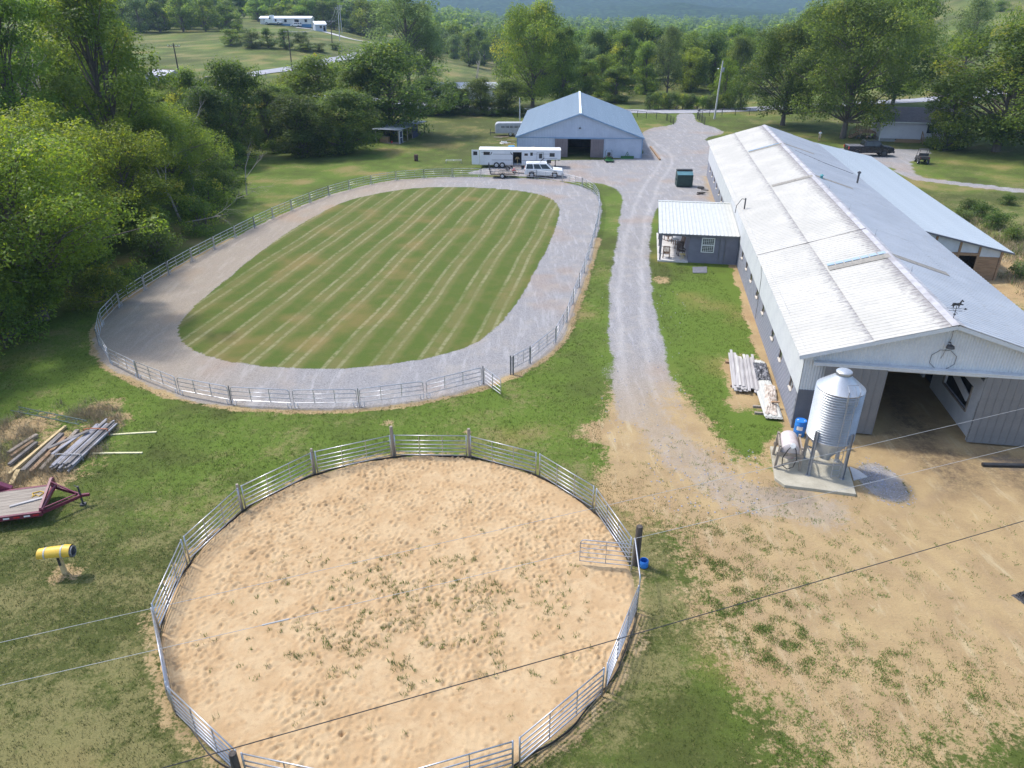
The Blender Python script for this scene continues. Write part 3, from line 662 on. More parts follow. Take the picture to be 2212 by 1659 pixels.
for k in range(11):
    mb = MB(); mb.bb(6.58, 6.62, 0.1, 42, .02 + k * .2, .02 + k * .2 + .19); obj('plank', mb, WOOD_B, lean)
mb = MB(); mb.bb(.0, 6.6, 42., 42.1, 0, 2.4); obj('back_wall', mb, WOOD_B, lean)
mb = MB(); mb.bar((-.05, -.33, 4.0), (7.4, -.33, 2.43), .04, .12); obj('barge_board', mb, GREY_P, lean)

# ---- porch annex
ann = thing('porch_annex', 'grey block porch room with white ribbed roof on the side of the barn', 'annex', barn(27.9, -6.75), -BA)
SLAB = mt('pale_concrete', (.50, .49, .48), (.42, .41, .40), 1., .85, bump=.1)
mb = MB(); mb.bb(0, 2.6, 0, 8.9, -.1, .12); obj('porch_slab', mb, SLAB, ann)
mb = MB()
for y in (2.2, 4.5, 6.7): mb.bb(.02, 2.55, y, y + .03, .115, .123)
obj('slab_joint', mb, mt('joint_grey', (.2, .2, .2), (.16, .16, .16), 2.), ann)  # thin darker grey joint lines across the slab
mb = MB(); mb.bb(2.58, 6.70, .15, .30, 0, 2.5); mb.bb(2.58, 2.73, .30, 8.75, 0, 2.6); mb.bb(2.58, 6.7, 8.75, 8.9, 0, 3.); obj('wall', mb, mt('annex_grey_block', (.165, .168, .215), (.140, .143, .185), 1.4, .75, bump=.2), ann)
for y in (.12, 2.0, 4.4, 6.6, 8.7):
    mb = MB(); mb.bb(.12, .25, y, y + .13, .12, 2.45 + y * .06); obj('porch_post', mb, GREY_P, ann)
mb = MB(); mb.bb(.05, 6.7, -.12, -.02, 2.38, 2.56); mb.bb(.02, .10, -.1, 9.1, 2.45, 2.55); obj('fascia', mb, GREY_P, ann)
AR = mt('white_ribbed_roof', (.46, .465, .435), (.41, .415, .39), .8, .4)
an_ = math.atan(.6 / 9.35); a_me = MB()
cm = corrugated(0, 9.4, 0, .97, .323, .05, rib=.26); a_me.v = [(y, x, z) for x, y, z in cm.v]; a_me.f = [f[::-1] for f in cm.f]
a_me = a_me.mesh('roof_sheet', AR)
for k in range(7): link('roof_sheet', a_me, ann, (-.1 + k * .97, -.22, 2.58), (an_, 0, 0))
mb = MB(); mb.bar((-.1, 9.15, 3.2), (6.7, 9.15, 3.2), .35, .06); obj('roof_cap', mb, AR, ann)
LAT = mt('white_lattice', (.66, .68, .68), (.58, .60, .6), 3.)
w_ = link('window', None, ann, (4.15, .13, 1.05)); w_.empty_display_size = .2
mb = MB(); mb.bb(-.5, .5, 0, .03, 0, 1.15); obj('pane', mb, GLASS, w_)
mb = MB()
for a, b, c_, d_ in ((-.55, -.47, -.06, 1.2), (.47, .55, -.06, 1.2), (-.55, .55, 1.13, 1.22), (-.55, .55, -.07, .0), (-.5, .5, .54, .60)): mb.bb(a, b, -.04, .02, c_, d_)
obj('frame', mb, LAT, w_)
mb = MB()
for k in range(1, 6): mb.bb(-.47 + .157 * k - .012, -.47 + .157 * k + .012, -.025, -.005, 0, 1.13)
for k in range(1, 9): mb.bb(-.47, .47, -.022, -.008, .128 * k - .012, .128 * k + .012)
obj('lattice', mb, LAT, w_)
for x in (5.1, 5.55): 
    mb = MB(); mb.bb(x, x + .06, .08, .15, .4 if x < 5.3 else 0, 2.15); obj('wall_batten', mb, GREY_P, ann)

# ================================================================ round pen fence
def pipe_panel(name, L, rails, zs, r, stiles, zb, zt):
    t = thing(name, '', 'fence panel')
    rm = MB().tube([(.05, 0, 0), (L - .05, 0, 0)], r, 7).mesh('rail', STEEL, True)
    for z in zs: link('rail', rm, t, (0, 0, z))
    sm = MB(); sm.bb(-.012, .012, -.02, .02, zb, zt); sm = sm.mesh('stile', STEEL)
    for x in stiles: link('stile', sm, t, (x * L, 0, 0))
    em = MB().tube([(0, 0, 0), (0, 0, zt + .03)], r * 1.25, 8).mesh('end_post', STEEL, True)
    for x in (.04, L - .04): link('end_post', em, t, (x, 0, 0))
    return t
L0 = 3.7
penp = pipe_panel('pen_fence_section', L0, 6, [.16, .36, .56, .77, .99, 1.28], .024, (.34, .66), .12, 1.28)
PG = 'steel panels of the round pen'
def pc(a, r=PEN_R):
    r = r + .38 * max(0, -math.sin(R(a))) ** 6
    return Vector((PEN_C[0] + r * math.cos(R(a)), PEN_C[1] + r * math.sin(R(a)), 0))
ANG = [5.5, 29.3, 53, 77, 101.2, 126, 150.5, 174, 198, 223, 247, 272.5, 298, 323, 349.4]
PEN_LAB = 'six-rail galvanised steel panel in the ring around the sand riding pen'
first = True
for a, b in zip(ANG[:-1], ANG[1:]):
    p, q = pc(a), pc(b); d = q - p; L = d.length
    lab = PEN_LAB
    if a == 77: lab = 'six-rail steel pen panel strung between the two tall wooden posts'
    if a == 5.5: lab = 'six-rail steel pen panel running into the thick dark gate post'
    if a == 323: lab = 'six-rail steel pen panel ending at the bowed frame of the open gate'
    o = penp if first else dup(penp)
    first = False
    o.location = p + d * (.02); o.rotation_euler = (0, 0, math.atan2(d.y, d.x)); o.scale = (L * .96 / L0, 1, 1); o['label'] = lab
    if lab == PEN_LAB: o['group'] = PG
    elif 'group' in o: del o['group']
def wood_post(p, r, h, m, label, group=None, lean_=0.):
    mb = MB(); n = 11; prof = [(r * 1.04, 0), (r, .1), (r * .98, h * .6), (r * .95, h - .03), (r * .86, h)]
    mb.lathe(prof, n); mb.v = [(x + .012 * math.sin(7 * z + y * 9), y + .01 * math.cos(5 * z), z) for x, y, z in mb.v]
    o = obj('wooden_post', mb, m, None, smooth=True, loc=p, rot=(lean_, 0, 0)); return tag(o, label, 'post', group)
for a, h in ((77, 1.62), (101.2, 1.72)): wood_post(pc(a, PEN_R + .12), .085, h, WOOD_G, 'tall weathered wooden post holding the pen panels beside the green lawn', 'tall wooden posts of the round pen')
for a, h in ((126, 1.42), (150.5, 1.40)): wood_post(pc(a, PEN_R + .1), .07, h, WOOD_G, 'short greyish wooden post behind a joint of the pen panels', 'short wooden posts of the round pen')
wood_post(pc(5.5, PEN_R + .22), .14, 1.93, WOOD_D, 'thick dark creosoted post at the pen gate beside the blue tub')
wood_post(pc(247, PEN_R + .16), .12, 1.45, WOOD_D, 'dark round post at a pen joint where the black wire crosses')
# bowed frame over the walk-through gap and the gate standing open into the pen
g0, g1 = pc(4.0), pc(349.8)
gf = thing('gate_arch', 'bowed galvanised pipe frame over the walk-through gap of the pen', 'gate frame')
mb = MB(); mb.tube([g0, g0 + Vector((0, 0, 1.5)), g0.lerp(g1, .05) + Vector((0, 0, 1.62))], .026, 7); obj('upright', mb, STEEL, gf, smooth=True)
mb = MB(); mb.tube([g1, g1 + Vector((0, 0, 1.42)), g1.lerp(g0, .05) + Vector((0, 0, 1.53))], .026, 7); obj('upright', mb, STEEL, gf, smooth=True)
mb = MB(); mb.tube([g0.lerp(g1, .04) + Vector((0, 0, 1.61)), g1.lerp(g0, .04) + Vector((0, 0, 1.52))], .026, 7); obj('top_bow', mb, STEEL, gf, smooth=True)
def gate(label, p, d, L, zs, zb, r=.022, name='pipe_gate', ns=1, post=True):
    t = thing(name, label, 'gate', p, math.atan2(d.y, d.x))
    zt = zs[-1]; c = .14
    mb = MB(); mb.tube([(0, 0, zb), (0, 0, zt - c), (.05, 0, zt - .04), (c, 0, zt), (L - c, 0, zt), (L - .04, 0, zt - .05), (L, 0, zt - c), (L, 0, zb), (L * .5, 0, zb)], r, 7, closed=True); obj('frame', mb, STEEL, t, smooth=True)
    for z in zs[:-1]:
        mb = MB(); mb.tube([(0, 0, z), (L, 0, z)], r * .9, 6); obj('rail', mb, STEEL, t, smooth=True)
    for k in range(ns):
        x = L * (k + 1) / (ns + 1); mb = MB(); mb.bb(x - .015, x + .015, -.02, .02, zb, zt); obj('stile', mb, STEEL, t)
    mb = MB(); mb.tube([(0, 0, 0), (0, 0, zb)], r, 6); obj('hinge_leg', mb, STEEL, t)
    return t
gp = pc(3.4, PEN_R - .05); ge = at(1267, 1212, .25)
gate('small five-rail pipe gate standing open inside the sand pen', gp, Vector((ge.x - gp.x, ge.y - gp.y, 0)), 2.05, [.45, .68, .9, 1.12, 1.3], .24)
# black kick strip along the foot of the panels
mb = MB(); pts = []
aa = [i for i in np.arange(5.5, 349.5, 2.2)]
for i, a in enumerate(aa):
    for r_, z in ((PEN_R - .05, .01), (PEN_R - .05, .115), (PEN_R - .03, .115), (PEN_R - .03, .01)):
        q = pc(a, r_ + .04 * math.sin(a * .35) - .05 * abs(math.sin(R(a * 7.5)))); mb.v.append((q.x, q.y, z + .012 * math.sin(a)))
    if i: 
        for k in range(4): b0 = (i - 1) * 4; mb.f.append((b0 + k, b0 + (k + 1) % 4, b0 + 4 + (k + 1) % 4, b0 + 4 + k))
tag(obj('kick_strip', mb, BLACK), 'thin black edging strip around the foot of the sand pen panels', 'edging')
mb = MB(); q = at(1383, 1212)
mb.lathe([(.15, 0), (.19, .05), (.19, .30), (.17, .33), (.15, .33), (.16, .30), (.14, .08)], 14); tag(obj('feed_tub', mb, BLUE_PL, smooth=True, loc=pc(4.6, PEN_R + .50)), 'round blue plastic tub behind the thick gate post', 'tub')

# ================================================================ track rail
def track_panel():
    t = thing('track_fence_section', '', 'fence panel'); zt, zb, c, L, r = 1.12, .30, .16, L0, .024
    mb = MB(); mb.tube([(.05, 0, zb), (.05, 0, zt - c), (.09, 0, zt - .05), (.05 + c, 0, zt), (L - .05 - c, 0, zt), (L - .09, 0, zt - .05), (L - .05, 0, zt - c), (L - .05, 0, zb), (L / 2, 0, zb)], r, 7, closed=True)
    obj('frame', mb, STEEL, t, smooth=True)
    rm = MB().tube([(.05, 0, 0), (L - .05, 0, 0)], r * .85, 6).mesh('rail', STEEL, True)
    for z in (.58, .85): link('rail', rm, t, (0, 0, z))
    sm = MB(); sm.bb(-.014, .014, -.018, .018, zb, zt); sm = sm.mesh('stile', STEEL)
    for x in (.35, .67): link('stile', sm, t, (x * L, 0, 0))
    fm = MB().tube([(0, 0, zb), (0, 0, .04), (.05, 0, .0), (.16, 0, .0), (.2, 0, .05), (.2, 0, zb)], r * .9, 6).mesh('leg', STEEL, True)
    link('leg', fm, t, (.05, 0, 0)); link('leg', fm, t, (L - .25, 0, 0))
    return t
tp = track_panel()
joints = [at(*p) for p in FENCE_PX[:10]]
ow = [Vector((*p, 0)) for p in OUTER]; i0 = 4 * 9; end_i = 4 * 30
acc = joints[-1]
for k in range(i0 + 1, end_i + 1):
    while (ow[k] - acc).length >= L0:
        a = ow[k - 1] if (ow[k - 1] - acc).length < L0 else acc
        lo_, hi_ = 0., 1.
        for _ in range(24):
            m_ = (lo_ + hi_) / 2
            if (a.lerp(ow[k], m_) - acc).length < L0: lo_ = m_
            else: hi_ = m_
        acc = a.lerp(ow[k], hi_); joints.append(acc.copy())
joints.append(ow[end_i])
first = True
TPOST = mt('dark_steel_post', (.16, .17, .19), (.10, .11, .12), 3., .55, .4)
for i in range(len(joints) - 1):
    p, q = joints[i], joints[i + 1]; d = q - p; L = d.length
    if L < 1.2: continue
    o = tp if first else dup(tp); first = False
    o.location = p + d * .012; o.rotation_euler = (0, 0, math.atan2(d.y, d.x)); o.scale = (L * .976 / L0, 1, 1)
    o['label'] = 'four-rail galvanised pipe panel with rounded corners fencing the oval riding track'; o['group'] = 'pipe panels round the riding track'
    mid_ = (p + q) / 2; special = None
    if i == 0: special = 'four-rail pipe panel beside the short gate swung out of the track fence'
    elif i == len(joints) - 2: special = 'four-rail pipe panel ending at the dark gate posts of the track fence'
    elif abs(mid_.x - 4.1) < 1.86 and mid_.y > 90: special = 'four-rail track fence panel right in front of the white wagon'
    elif abs(mid_.x + 1.2) < 1.86 and mid_.y > 90: special = 'four-rail track fence panel right in front of the utility trailer'
    elif abs(mid_.x + 8.3) < 1.86 and mid_.y > 90: special = 'four-rail track fence panel right in front of the low metal rack'
    if special: o['label'] = special; del o['group']
    mb = MB(); mb.tube([(0, 0, 0), (0, 0, 1.2)], .032, 7)
    if i % 2 == 0 or i > 9: tag(obj('fence_stake', mb, TPOST if i % 4 == 0 else STEEL, loc=p - d.normalized() * .01, smooth=True), 'slim steel stake at a joint of the oval track fence', 'stake', 'steel stakes of the track fence')
e0 = joints[0]; ge = at(1074, 853)
gate('short four-rail gate swung out from the gap in the track fence', e0 + Vector((.08, -.05, 0)), Vector((ge.x - e0.x, ge.y - e0.y, 0)), 1.85, [.4, .65, .88, 1.12], .2, name='track_gate', ns=1)
for dx in (0, .16):
    mb = MB(); mb.tube([(0, 0, 0), (0, 0, 1.28)], .045, 8); tag(obj('gate_post', mb, TPOST, loc=at(1103, 809) + Vector((dx, .05 * dx, 0)), smooth=True), 'dark steel gate post at the open gap of the track fence', 'post', 'gate posts of the track fence')
# ================================================================ around the barn front: silo, tank, drum, stacks
def zz5(a, b): return ((2100 + a / 2.458) * .7373, (900 + b / 2.458) * .7373)
def zz1(a, b): return ((a / 2.766) * .7373, (1150 + b / 2.766) * .7373)
CONC = mt('stained_concrete', (.37, .345, .275), (.28, .26, .205), .9, .9, bump=.2, dirt=(.20, .175, .125, .54))
mb = MB(); mb.prism([(13.09, 31.74), (12.43, 28.91), (12.71, 28.34), (15.74, 27.63), (16.29, 29.85), (15.21, 31.48)], -.1, .15, plane='xy')
struct(obj('concrete_pad', mb, CONC, bevel=.02))
a_, b_, c_ = at(*zz5(955, 1150)), at(*zz5(1085, 1225)), at(*zz5(985, 1250))
mb = MB(); mb.prism([(p.x, p.y) for p in (a_, a_.lerp(b_, .5) + Vector((.05, .12, 0)), b_, c_)], -.05, .035, plane='xy'); struct(obj('concrete_patch', mb, SLAB))

GALV = mt('bright_galvanised_sheet', (.46, .48, .51), (.36, .38, .41), .9, .42, .6, dirt=(.28, .29, .31, .62))
silo = thing('feed_silo', 'tall corrugated galvanised feed silo on four legs by the barn door', 'silo', (14.98, 29.75, .15))
prof = []
n = 20
for i in range(n * 4 + 1):
    prof.append((1.02 + .045 * math.sin(2 * math.pi * i / 4), 1.85 + 2.55 * i / (n * 4)))
mb = MB(); mb.lathe(prof, 40, cap=False); obj('corrugated_shell', mb, GALV, silo, smooth=True)
mb = MB(); mb.lathe([(1.05, 4.38), (1.06, 4.42), (.36, 5.0), (.34, 5.06)], 40, cap=False)
obj('roof_cone', mb, GALV, silo, smooth=True)
mb = MB(); mb.lathe([(.31, 5.0), (.32, 5.13), (.35, 5.14), (.35, 5.2), (.30, 5.25), (.05, 5.27)], 24); obj('lid', mb, GALV, silo, smooth=True)
mb = MB(); mb.lathe([(1.01, 1.86), (1.0, 1.80), (.26, .74), (.24, .62)], 32, cap=True); obj('hopper', mb, GALV, silo, smooth=True)
LEGM = mt('grey_steel_leg', (.36, .38, .41), (.28, .29, .32), 2., .45, .6)
for k in range(4):
    a = R(43 + 90 * k) - .17; ct, st_ = math.cos(a), math.sin(a); mb = MB(); T = Matrix.Rotation(a, 4, 'Z')
    mb.bb(1.03, 1.05, -.075, .075, 0, 2.42, T); mb.bb(1.05, 1.13, -.075, -.06, 0, 2.42, T); mb.bb(1.05, 1.13, .06, .075, 0, 2.42, T); mb.bb(.98, 1.18, -.11, .11, 0, .015, T)
    obj('leg', mb, LEGM, silo)
for k in range(4):
    a0, a1 = R(43 + 90 * k) - .17, R(133 + 90 * k) - .17; p0 = Vector((1.0 * math.cos(a0), 1.0 * math.sin(a0), .72)); p1 = Vector((1.0 * math.cos(a1), 1.0 * math.sin(a1), .72))
    md = (p0 + p1) / 2 * .82 + Vector((0, 0, .0)); mb = MB(); mb.bar(p0, md, .03, .08); mb.bar(md, p1, .03, .08); obj('brace', mb, LEGM, silo)
lad = link('ladder', None, silo); lad.empty_display_size = .2
dv = Vector((.08, -1, 0)).normalized(); sd_ = Vector((-dv.y, dv.x, 0)) * -1
for s_ in (-.18, .18):
    mb = MB(); b0 = dv * 1.12 + sd_ * s_; mb.tube([b0 + Vector((0, 0, .2)), b0 + Vector((0, 0, 4.45)), dv * .8 + sd_ * s_ + Vector((0, 0, 4.82))], .016, 6); obj('ladder_rail', mb, LEGM, lad)
for k in range(14):
    mb = MB(); z = .3 + k * .3; mb.tube([dv * 1.12 + sd_ * -.18 + Vector((0, 0, z)), dv * 1.12 + sd_ * .18 + Vector((0, 0, z))], .011, 5); obj('rung', mb, LEGM, lad)
mb = MB(); mb.tube([dv * 1.13 + sd_ * -.24 + Vector((0, 0, 4.0)), dv * 1.18 + sd_ * -.26 + Vector((0, 0, 4.75)), dv * .9 + sd_ * -.26 + Vector((0, 0, 4.95)), dv * .9 + sd_ * .26 + Vector((0, 0, 4.95)), dv * 1.18 + sd_ * .26 + Vector((0, 0, 4.75)), dv * 1.13 + sd_ * .24 + Vector((0, 0, 4.0))], .02, 6); obj('grab_hoop', mb, LEGM, silo)

# fuel tank on its timber cradle
RUSTW = mt('flaking_white_tank', (.50, .45, .44), (.38, .33, .33), 2.2, .6, dirt=(.24, .075, .06, .50))
tk = thing('fuel_tank', 'flaking white fuel tank on a timber cradle with a black hose beside the silo', 'tank', (13.40, 30.3, .15), R(-14))
mb = MB(); Tm = Matrix.Translation((0, 0, .98)) @ Matrix.Rotation(R(90), 4, 'X') @ Matrix.Translation((0, 0, -.75))
mb.lathe([(.10, 0), (.34, .03), (.43, .10), (.44, .2), (.44, 1.3), (.43, 1.4), (.34, 1.47), (.10, 1.5)], 24, T=Tm); obj('tank_shell', mb, RUSTW, tk, smooth=True)
for x in (-.5, .5):
    for y in (-.68, .55):
        mb = MB(); mb.bar((x * 1.12, y, 0), (x * .98, y, 1.3), .11, .11); obj('leg', mb, WOOD_G, tk)
    mb = MB(); mb.bar((x * .98, -.85, 1.12), (x * .98, .75, 1.12), .06, .2); obj('side_rail', mb, WOOD_G, tk)
for y in (-.76, .62):
    mb = MB(); mb.bar((-.62, y, .88 if y < 0 else .6), (.62, y, .88 if y < 0 else .6), .05, .17); obj('cross_rail', mb, WOOD_G, tk)
mb = MB(); mb.bar((-.56, -.79, .12), (.56, -.79, .75), .04, .10); obj('brace', mb, WOOD_G, tk)
mb = MB(); mb.lathe([(.13, 0), (.13, .06), (.02, .07)], 14, T=Matrix.Translation((.05, -.72, 1.36)) @ Matrix.Rotation(R(62), 4, 'X')); obj('dial', mb, mt('pale_dial', (.7, .7, .68), (.5, .5, .5), 6.), tk, smooth=True)
mb = MB(); mb.lathe([(.06, 0), (.06, .3)], 10, (.05, -.62, 1.12)); obj('pump', mb, DKM, tk)
hs = [(.05, -.68, 1.34), (-.15, -.86, 1.2), (-.33, -.9, .75), (-.30, -.9, .35), (-.05, -.92, .16), (.20, -.91, .30), (.30, -.9, .75), (.20, -.86, 1.22), (.09, -.7, 1.36)]
hs = [(p[0], p[1], 0) for p in hs] and [Vector((q[0], 0, 0)) for q in hs] and hs
mb = MB(); mb.tube([Vector(p) for p in hs], .026, 7); obj('hose', mb, BLACK, tk, smooth=True)
mb = MB(); mb.prism([(-.09, 1.19), (.07, 1.19), (.07, 1.27), (-.09, 1.27)], -.77, -.765); obj('label_plate', mb, mt('white_plate', (.8, .8, .8), (.7, .7, .7), 4.), tk)

def drum(name, label, loc, m, r=.29, h=.88, parts=True, cat='drum', group=None):
    t = thing(name, label, cat, loc, 0, group)
    mb = MB(); mb.lathe([(r * .96, 0), (r, .03), (r, h * .30), (r * 1.035, h * .33), (r, h * .36), (r, h * .63), (r * 1.035, h * .66), (r, h * .69), (r, h - .04), (r * .96, h), (r * .90, h), (r * .88, h - .02)], 22); obj('shell', mb, m, t, smooth=True)
    if parts:
        mb = MB(); mb.lathe([(.04, 0), (.04, .03)], 10, (-.15, .05, h - .02)); mb.lathe([(.03, 0), (.03, .03)], 10, (.14, -.08, h - .02)); obj('bung', mb, mt('pale_dial', (.7, .7, .68)), t)
        mb = MB(); n = 6
        for i in range(n + 1):
            a = R(215 + i * 10); mb.v += [((r + .006) * math.cos(a), (r + .006) * math.sin(a), .40), ((r + .006) * math.cos(a), (r + .006) * math.sin(a), .62)]
        mb.f = [(2 * i, 2 * i + 2, 2 * i + 3, 2 * i + 1) for i in range(n)]; obj('paper_label', mb, mt('white_plate', (.8, .8, .8)), t, norm=False)
    return t
drum('plastic_drum', 'blue plastic drum with paper label against the barn corner', barn(-.72, .25), BLUE_PL)
BLUE_S = mt('blue_steel', (.10, .34, .58), (.08, .28, .50), 3., .4)
bl = thing('blue_ladder', 'narrow pale blue ladder leaning on the barn wall behind the silo', 'ladder', barn(-.75, .95), -BA)
for x in (0, .30):
    mb = MB(); mb.bar((x, 0, 0), (x, .62, 2.75), .05, .06); obj('rail', mb, BLUE_S, bl)
for k in range(8):
    mb = MB(); z = .25 + k * .3; mb.bar((0, z / 2.75 * .62, z), (.3, z / 2.75 * .62, z), .03, .03); obj('rung', mb, BLUE_S, bl)
hd = thing('steel_hurdle', 'low galvanised pipe stand on the earth between silo and barn door', 'stand', barn(-1.9, 1.75), R(12))
for x in (0, .62):
    mb = MB(); mb.tube([(x, -.2, 0), (x, -.2, .62), (x, .25, .62), (x, .25, 0)], .03, 7); obj('leg', mb, STEEL, hd, smooth=True)
mb = MB(); mb.bar((0, 0, .64), (.62, 0, .64), .12, .05); obj('top_bar', mb, STEEL, hd)
mb = MB(); mb.lathe([(.09, 0), (.11, .02), (.12, .2), (.05, .26), (.04, .30)], 14); tag(obj('white_jug', mb, mt('white_plastic', (.72, .72, .70), (.64, .64, .62), 3.), smooth=True, loc=(15.4, 30.6, .15)), 'small white plastic jug under the silo hopper', 'jug')

# boards stacked on bearers along the barn wall
GREYB = mt('silver_grey_board', (.38, .365, .36), (.28, .265, .265), 1.4, .85, bump=.3, stretch=(7, .6, 7))
PALEB = mt('pale_dry_board', (.46, .445, .42), (.36, .345, .33), 1.4, .85, bump=.3, stretch=(7, .6, 7))
def plank(name, label, a, b, w, h, m, group=None, roll=0., cat='board'):
    a = Vector(a); b = Vector(b); d = b - a; L = d.length; mb = MB()
    n = 3
    for i in range(n):       # slightly sprung board
        y0, y1 = -L / 2 + L * i / n, -L / 2 + L * (i + 1) / n
        z0, z1 = .006 * math.sin(3.1 * i / n), .006 * math.sin(3.1 * (i + 1) / n)
        mb.add([(-w / 2, y0, z0 - h / 2), (w / 2, y0, z0 - h / 2), (w / 2, y0, z0 + h / 2), (-w / 2, y0, z0 + h / 2), (-w / 2, y1, z1 - h / 2), (w / 2, y1, z1 - h / 2), (w / 2, y1, z1 + h / 2), (-w / 2, y1, z1 + h / 2)],
               [(0, 1, 5, 4), (1, 2, 6, 5), (2, 3, 7, 6), (3, 0, 4, 7)] + ([(0, 3, 2, 1)] if i == 0 else []) + ([(4, 5, 6, 7)] if i == n - 1 else []))
    o = obj(name, mb, m, norm=True, loc=(a + b) / 2, rot=(math.atan2(d.z, math.hypot(d.x, d.y)), roll, math.atan2(d.y, d.x) - math.pi / 2))
    return tag(o, label, cat, group)
rb = random.Random(11)
for u in (4.3, 7.6):
    plank('timber_bearer', 'thick timber bearer under the stacked boards beside the barn wall', barn(u, -2.75, .07), barn(u, -.95, .07), .14, .14, WOOD_B, 'bearers under the board stack', cat='timber')
for lay in range(4):
    nb2 = (9, 8, 6, 3)[lay]
    for k in range(nb2):
        v0 = -2.62 + lay * .06 + k * .175 + rb.uniform(-.02, .02); u0 = 3.75 + rb.uniform(-.35, .35); L = rb.uniform(4.2, 5.1) if lay < 3 else rb.uniform(2.4, 4.4); sk = rb.uniform(-.04, .04)
        plank('stacked_board', 'long grey board in the stack on bearers beside the barn wall', barn(u0, v0, .165 + lay * .055), barn(u0 + L, v0 + sk + .22, .165 + lay * .055), .15, .045, rb.choice([GREYB, PALEB, GREYB]), 'boards stacked beside the barn')
for u in (1.2, 1.95): plank('timber_bearer', 'short timber bearer sticking out under the roofing sheets by the barn wall', barn(u, -1.75, .06), barn(u, -.3, .06), .13, .12, WOOD_G, 'bearers under the roofing sheets', cat='timber')
for k in range(3):
    cm = corrugated(-.46, .46, 0, 1, 1, 0); mb = MB(); L = 7.3
    for i, (x, z) in enumerate([(-.46, 0), (-.36, .0), (-.34, .025), (-.30, .025), (-.28, 0), (-.12, 0), (-.10, .025), (-.06, .025), (-.04, 0), (.12, 0), (.14, .025), (.18, .025), (.2, 0), (.36, 0), (.38, .025), (.42, .025), (.46, 0)]): mb.v += [(x, 0, z), (x, L, z)]
    mb.f = [(2 * i, 2 * i + 1, 2 * i + 3, 2 * i + 2) for i in range(16)]
    q = barn(.55 + .06 * k, -.80 - .03 * k, .14 + .022 * k); o = obj('roofing_sheet', mb, AR, loc=q, rot=(0, 0, -BA + .01 * k), norm=False)
    tag(o, 'long white ribbed roofing sheet lying on bearers along the barn wall', 'roofing sheet', 'roofing sheets by the barn wall')
def crumple(name, label, c, lx, ly, h, m, seed, rz=0., cat='tarp', n=26):
    g = np.linspace(-1, 1, n); A, B = np.meshgrid(g, g); e = np.clip(1 - np.maximum(np.abs(A), np.abs(B)) ** 3, 0, 1)
    rr = 1 + .25 * (fbm(A * 2, B * 2, 1.3, 2, seed) - .5)
    Z = h * e * (.25 + 1.2 * np.abs(fbm(A * 2 + seed, B * 3, 2.1, 4, seed) - .5) * 2) + .01
    mb = MB(); mb.v = [(x * lx / 2, y * ly / 2, z) for x, y, z in zip((A * rr).ravel(), (B * rr).ravel(), Z.ravel())]
    mb.f = [(j * n + i, j * n + i + 1, (j + 1) * n + i + 1, (j + 1) * n + i) for j in range(n - 1) for i in range(n - 1)]
    base = len(mb.v); return tag(obj(name, mb, m, loc=c, rot=(0, 0, rz), smooth=False, norm=False), label, cat)
crumple('crumpled_tarp', 'crumpled black tarp heaped on the far end of the roofing sheets', barn(6.3, -.75, .22), .85, 2.4, .32, mt('grey_black_tarp', (.05, .052, .06), (.24, .24, .26), 5., .5, amt=(.5, .62)), 3, -BA)
crumple('dirty_tarp', 'dirty pale tarp slumped over the near end of the roofing sheets', barn(2.7, -.72, .21), .62, 3.6, .16, mt('muddy_white_tarp', (.50, .45, .40), (.26, .21, .17), 3., .75), 8, -BA - .12)
plank('broken_plank', 'short brown plank lying on the dirty pale tarp', barn(2.0, -.8, .40), barn(2.05, -.35, .40), .16, .05, WOOD_B)
mb = MB(); mb.prism([(p[0], p[1]) for p in ((15.50, 60.84), (16.78, 60.94), (16.39, 59.27), (15.19, 59.27))], .0, .05, plane='xy'); tag(obj('rubber_mat', mb, mt('slate_rubber', (.10, .105, .13), (.14, .145, .165), 2., .8), bevel=.01), 'dark rubber mat lying on the grass in front of the porch room', 'mat')
mb = MB(); mb.tube([at(2090 * 1 + 80 * .4, 1003, .1), at(2250, 1006, .1)], .1, 12); tag(obj('drain_pipe', mb, BLACK, smooth=True), 'black plastic drain pipe lying on the bare earth by the barn door', 'pipe')
tb = at(2210, 1294); crumple('black_bag', 'black sheet of plastic crumpled on the bare yard', tb + Vector((.15, 0, 0)), .75, .7, .25, BLACK, 5, .4, 'plastic sheet')

# ================================================================ porch furniture
CH = mt('brown_rocker_wood', (.17, .11, .075), (.24, .165, .12), 4., .7, bump=.2)
CHD = mt('dark_slat_wood', (.055, .04, .035), (.09, .065, .055), 4., .7)
def rocker(label, loc, rz, m, name='rocking_chair'):
    t = thing(name, label, 'chair', loc, rz)
    for y in (-.27, .27):
        mb = MB(); mb.tube([(-.48, y, .10), (-.2, y, .025), (.1, y, .015), (.42, y, .06)], .025, 5); obj('rocker', mb, m, t)
        mb = MB(); mb.bar((.24, y, .02), (.24, y, .62), .05); obj('leg', mb, m, t)
        mb = MB(); mb.bar((-.22, y, .03), (-.45, y, 1.12), .05); obj('back_post', mb, m, t)
        mb = MB(); mb.bar((-.34, y, .62), (.32, y, .63), .09, .03); obj('armrest', mb, m, t)
    mb = MB(); 
    for k in range(6): mb.bar((-.2 + .09 * k, -.29, .40 + .008 * k), (-.2 + .09 * k, .29, .40 + .008 * k), .075, .025)
    obj('seat', mb, m, t)
    for k in range(5):
        mb = MB(); y = -.2 + .1 * k; mb.bar((-.28, y, .45), (-.435, y, 1.08), .06, .02); obj('back_slat', mb, m, t)
    mb = MB(); mb.bar((-.445, -.3, 1.1), (-.445, .3, 1.1), .03, .08); obj('top_rail', mb, m, t)
    return t
pz = .12
def porch(x, y, z=pz): return ann.matrix_basis @ Vector((x, y, z))
rocker('brown rocking chair facing away near the porch edge beside the yellow stool', porch(.75, .95), R(75), CH)
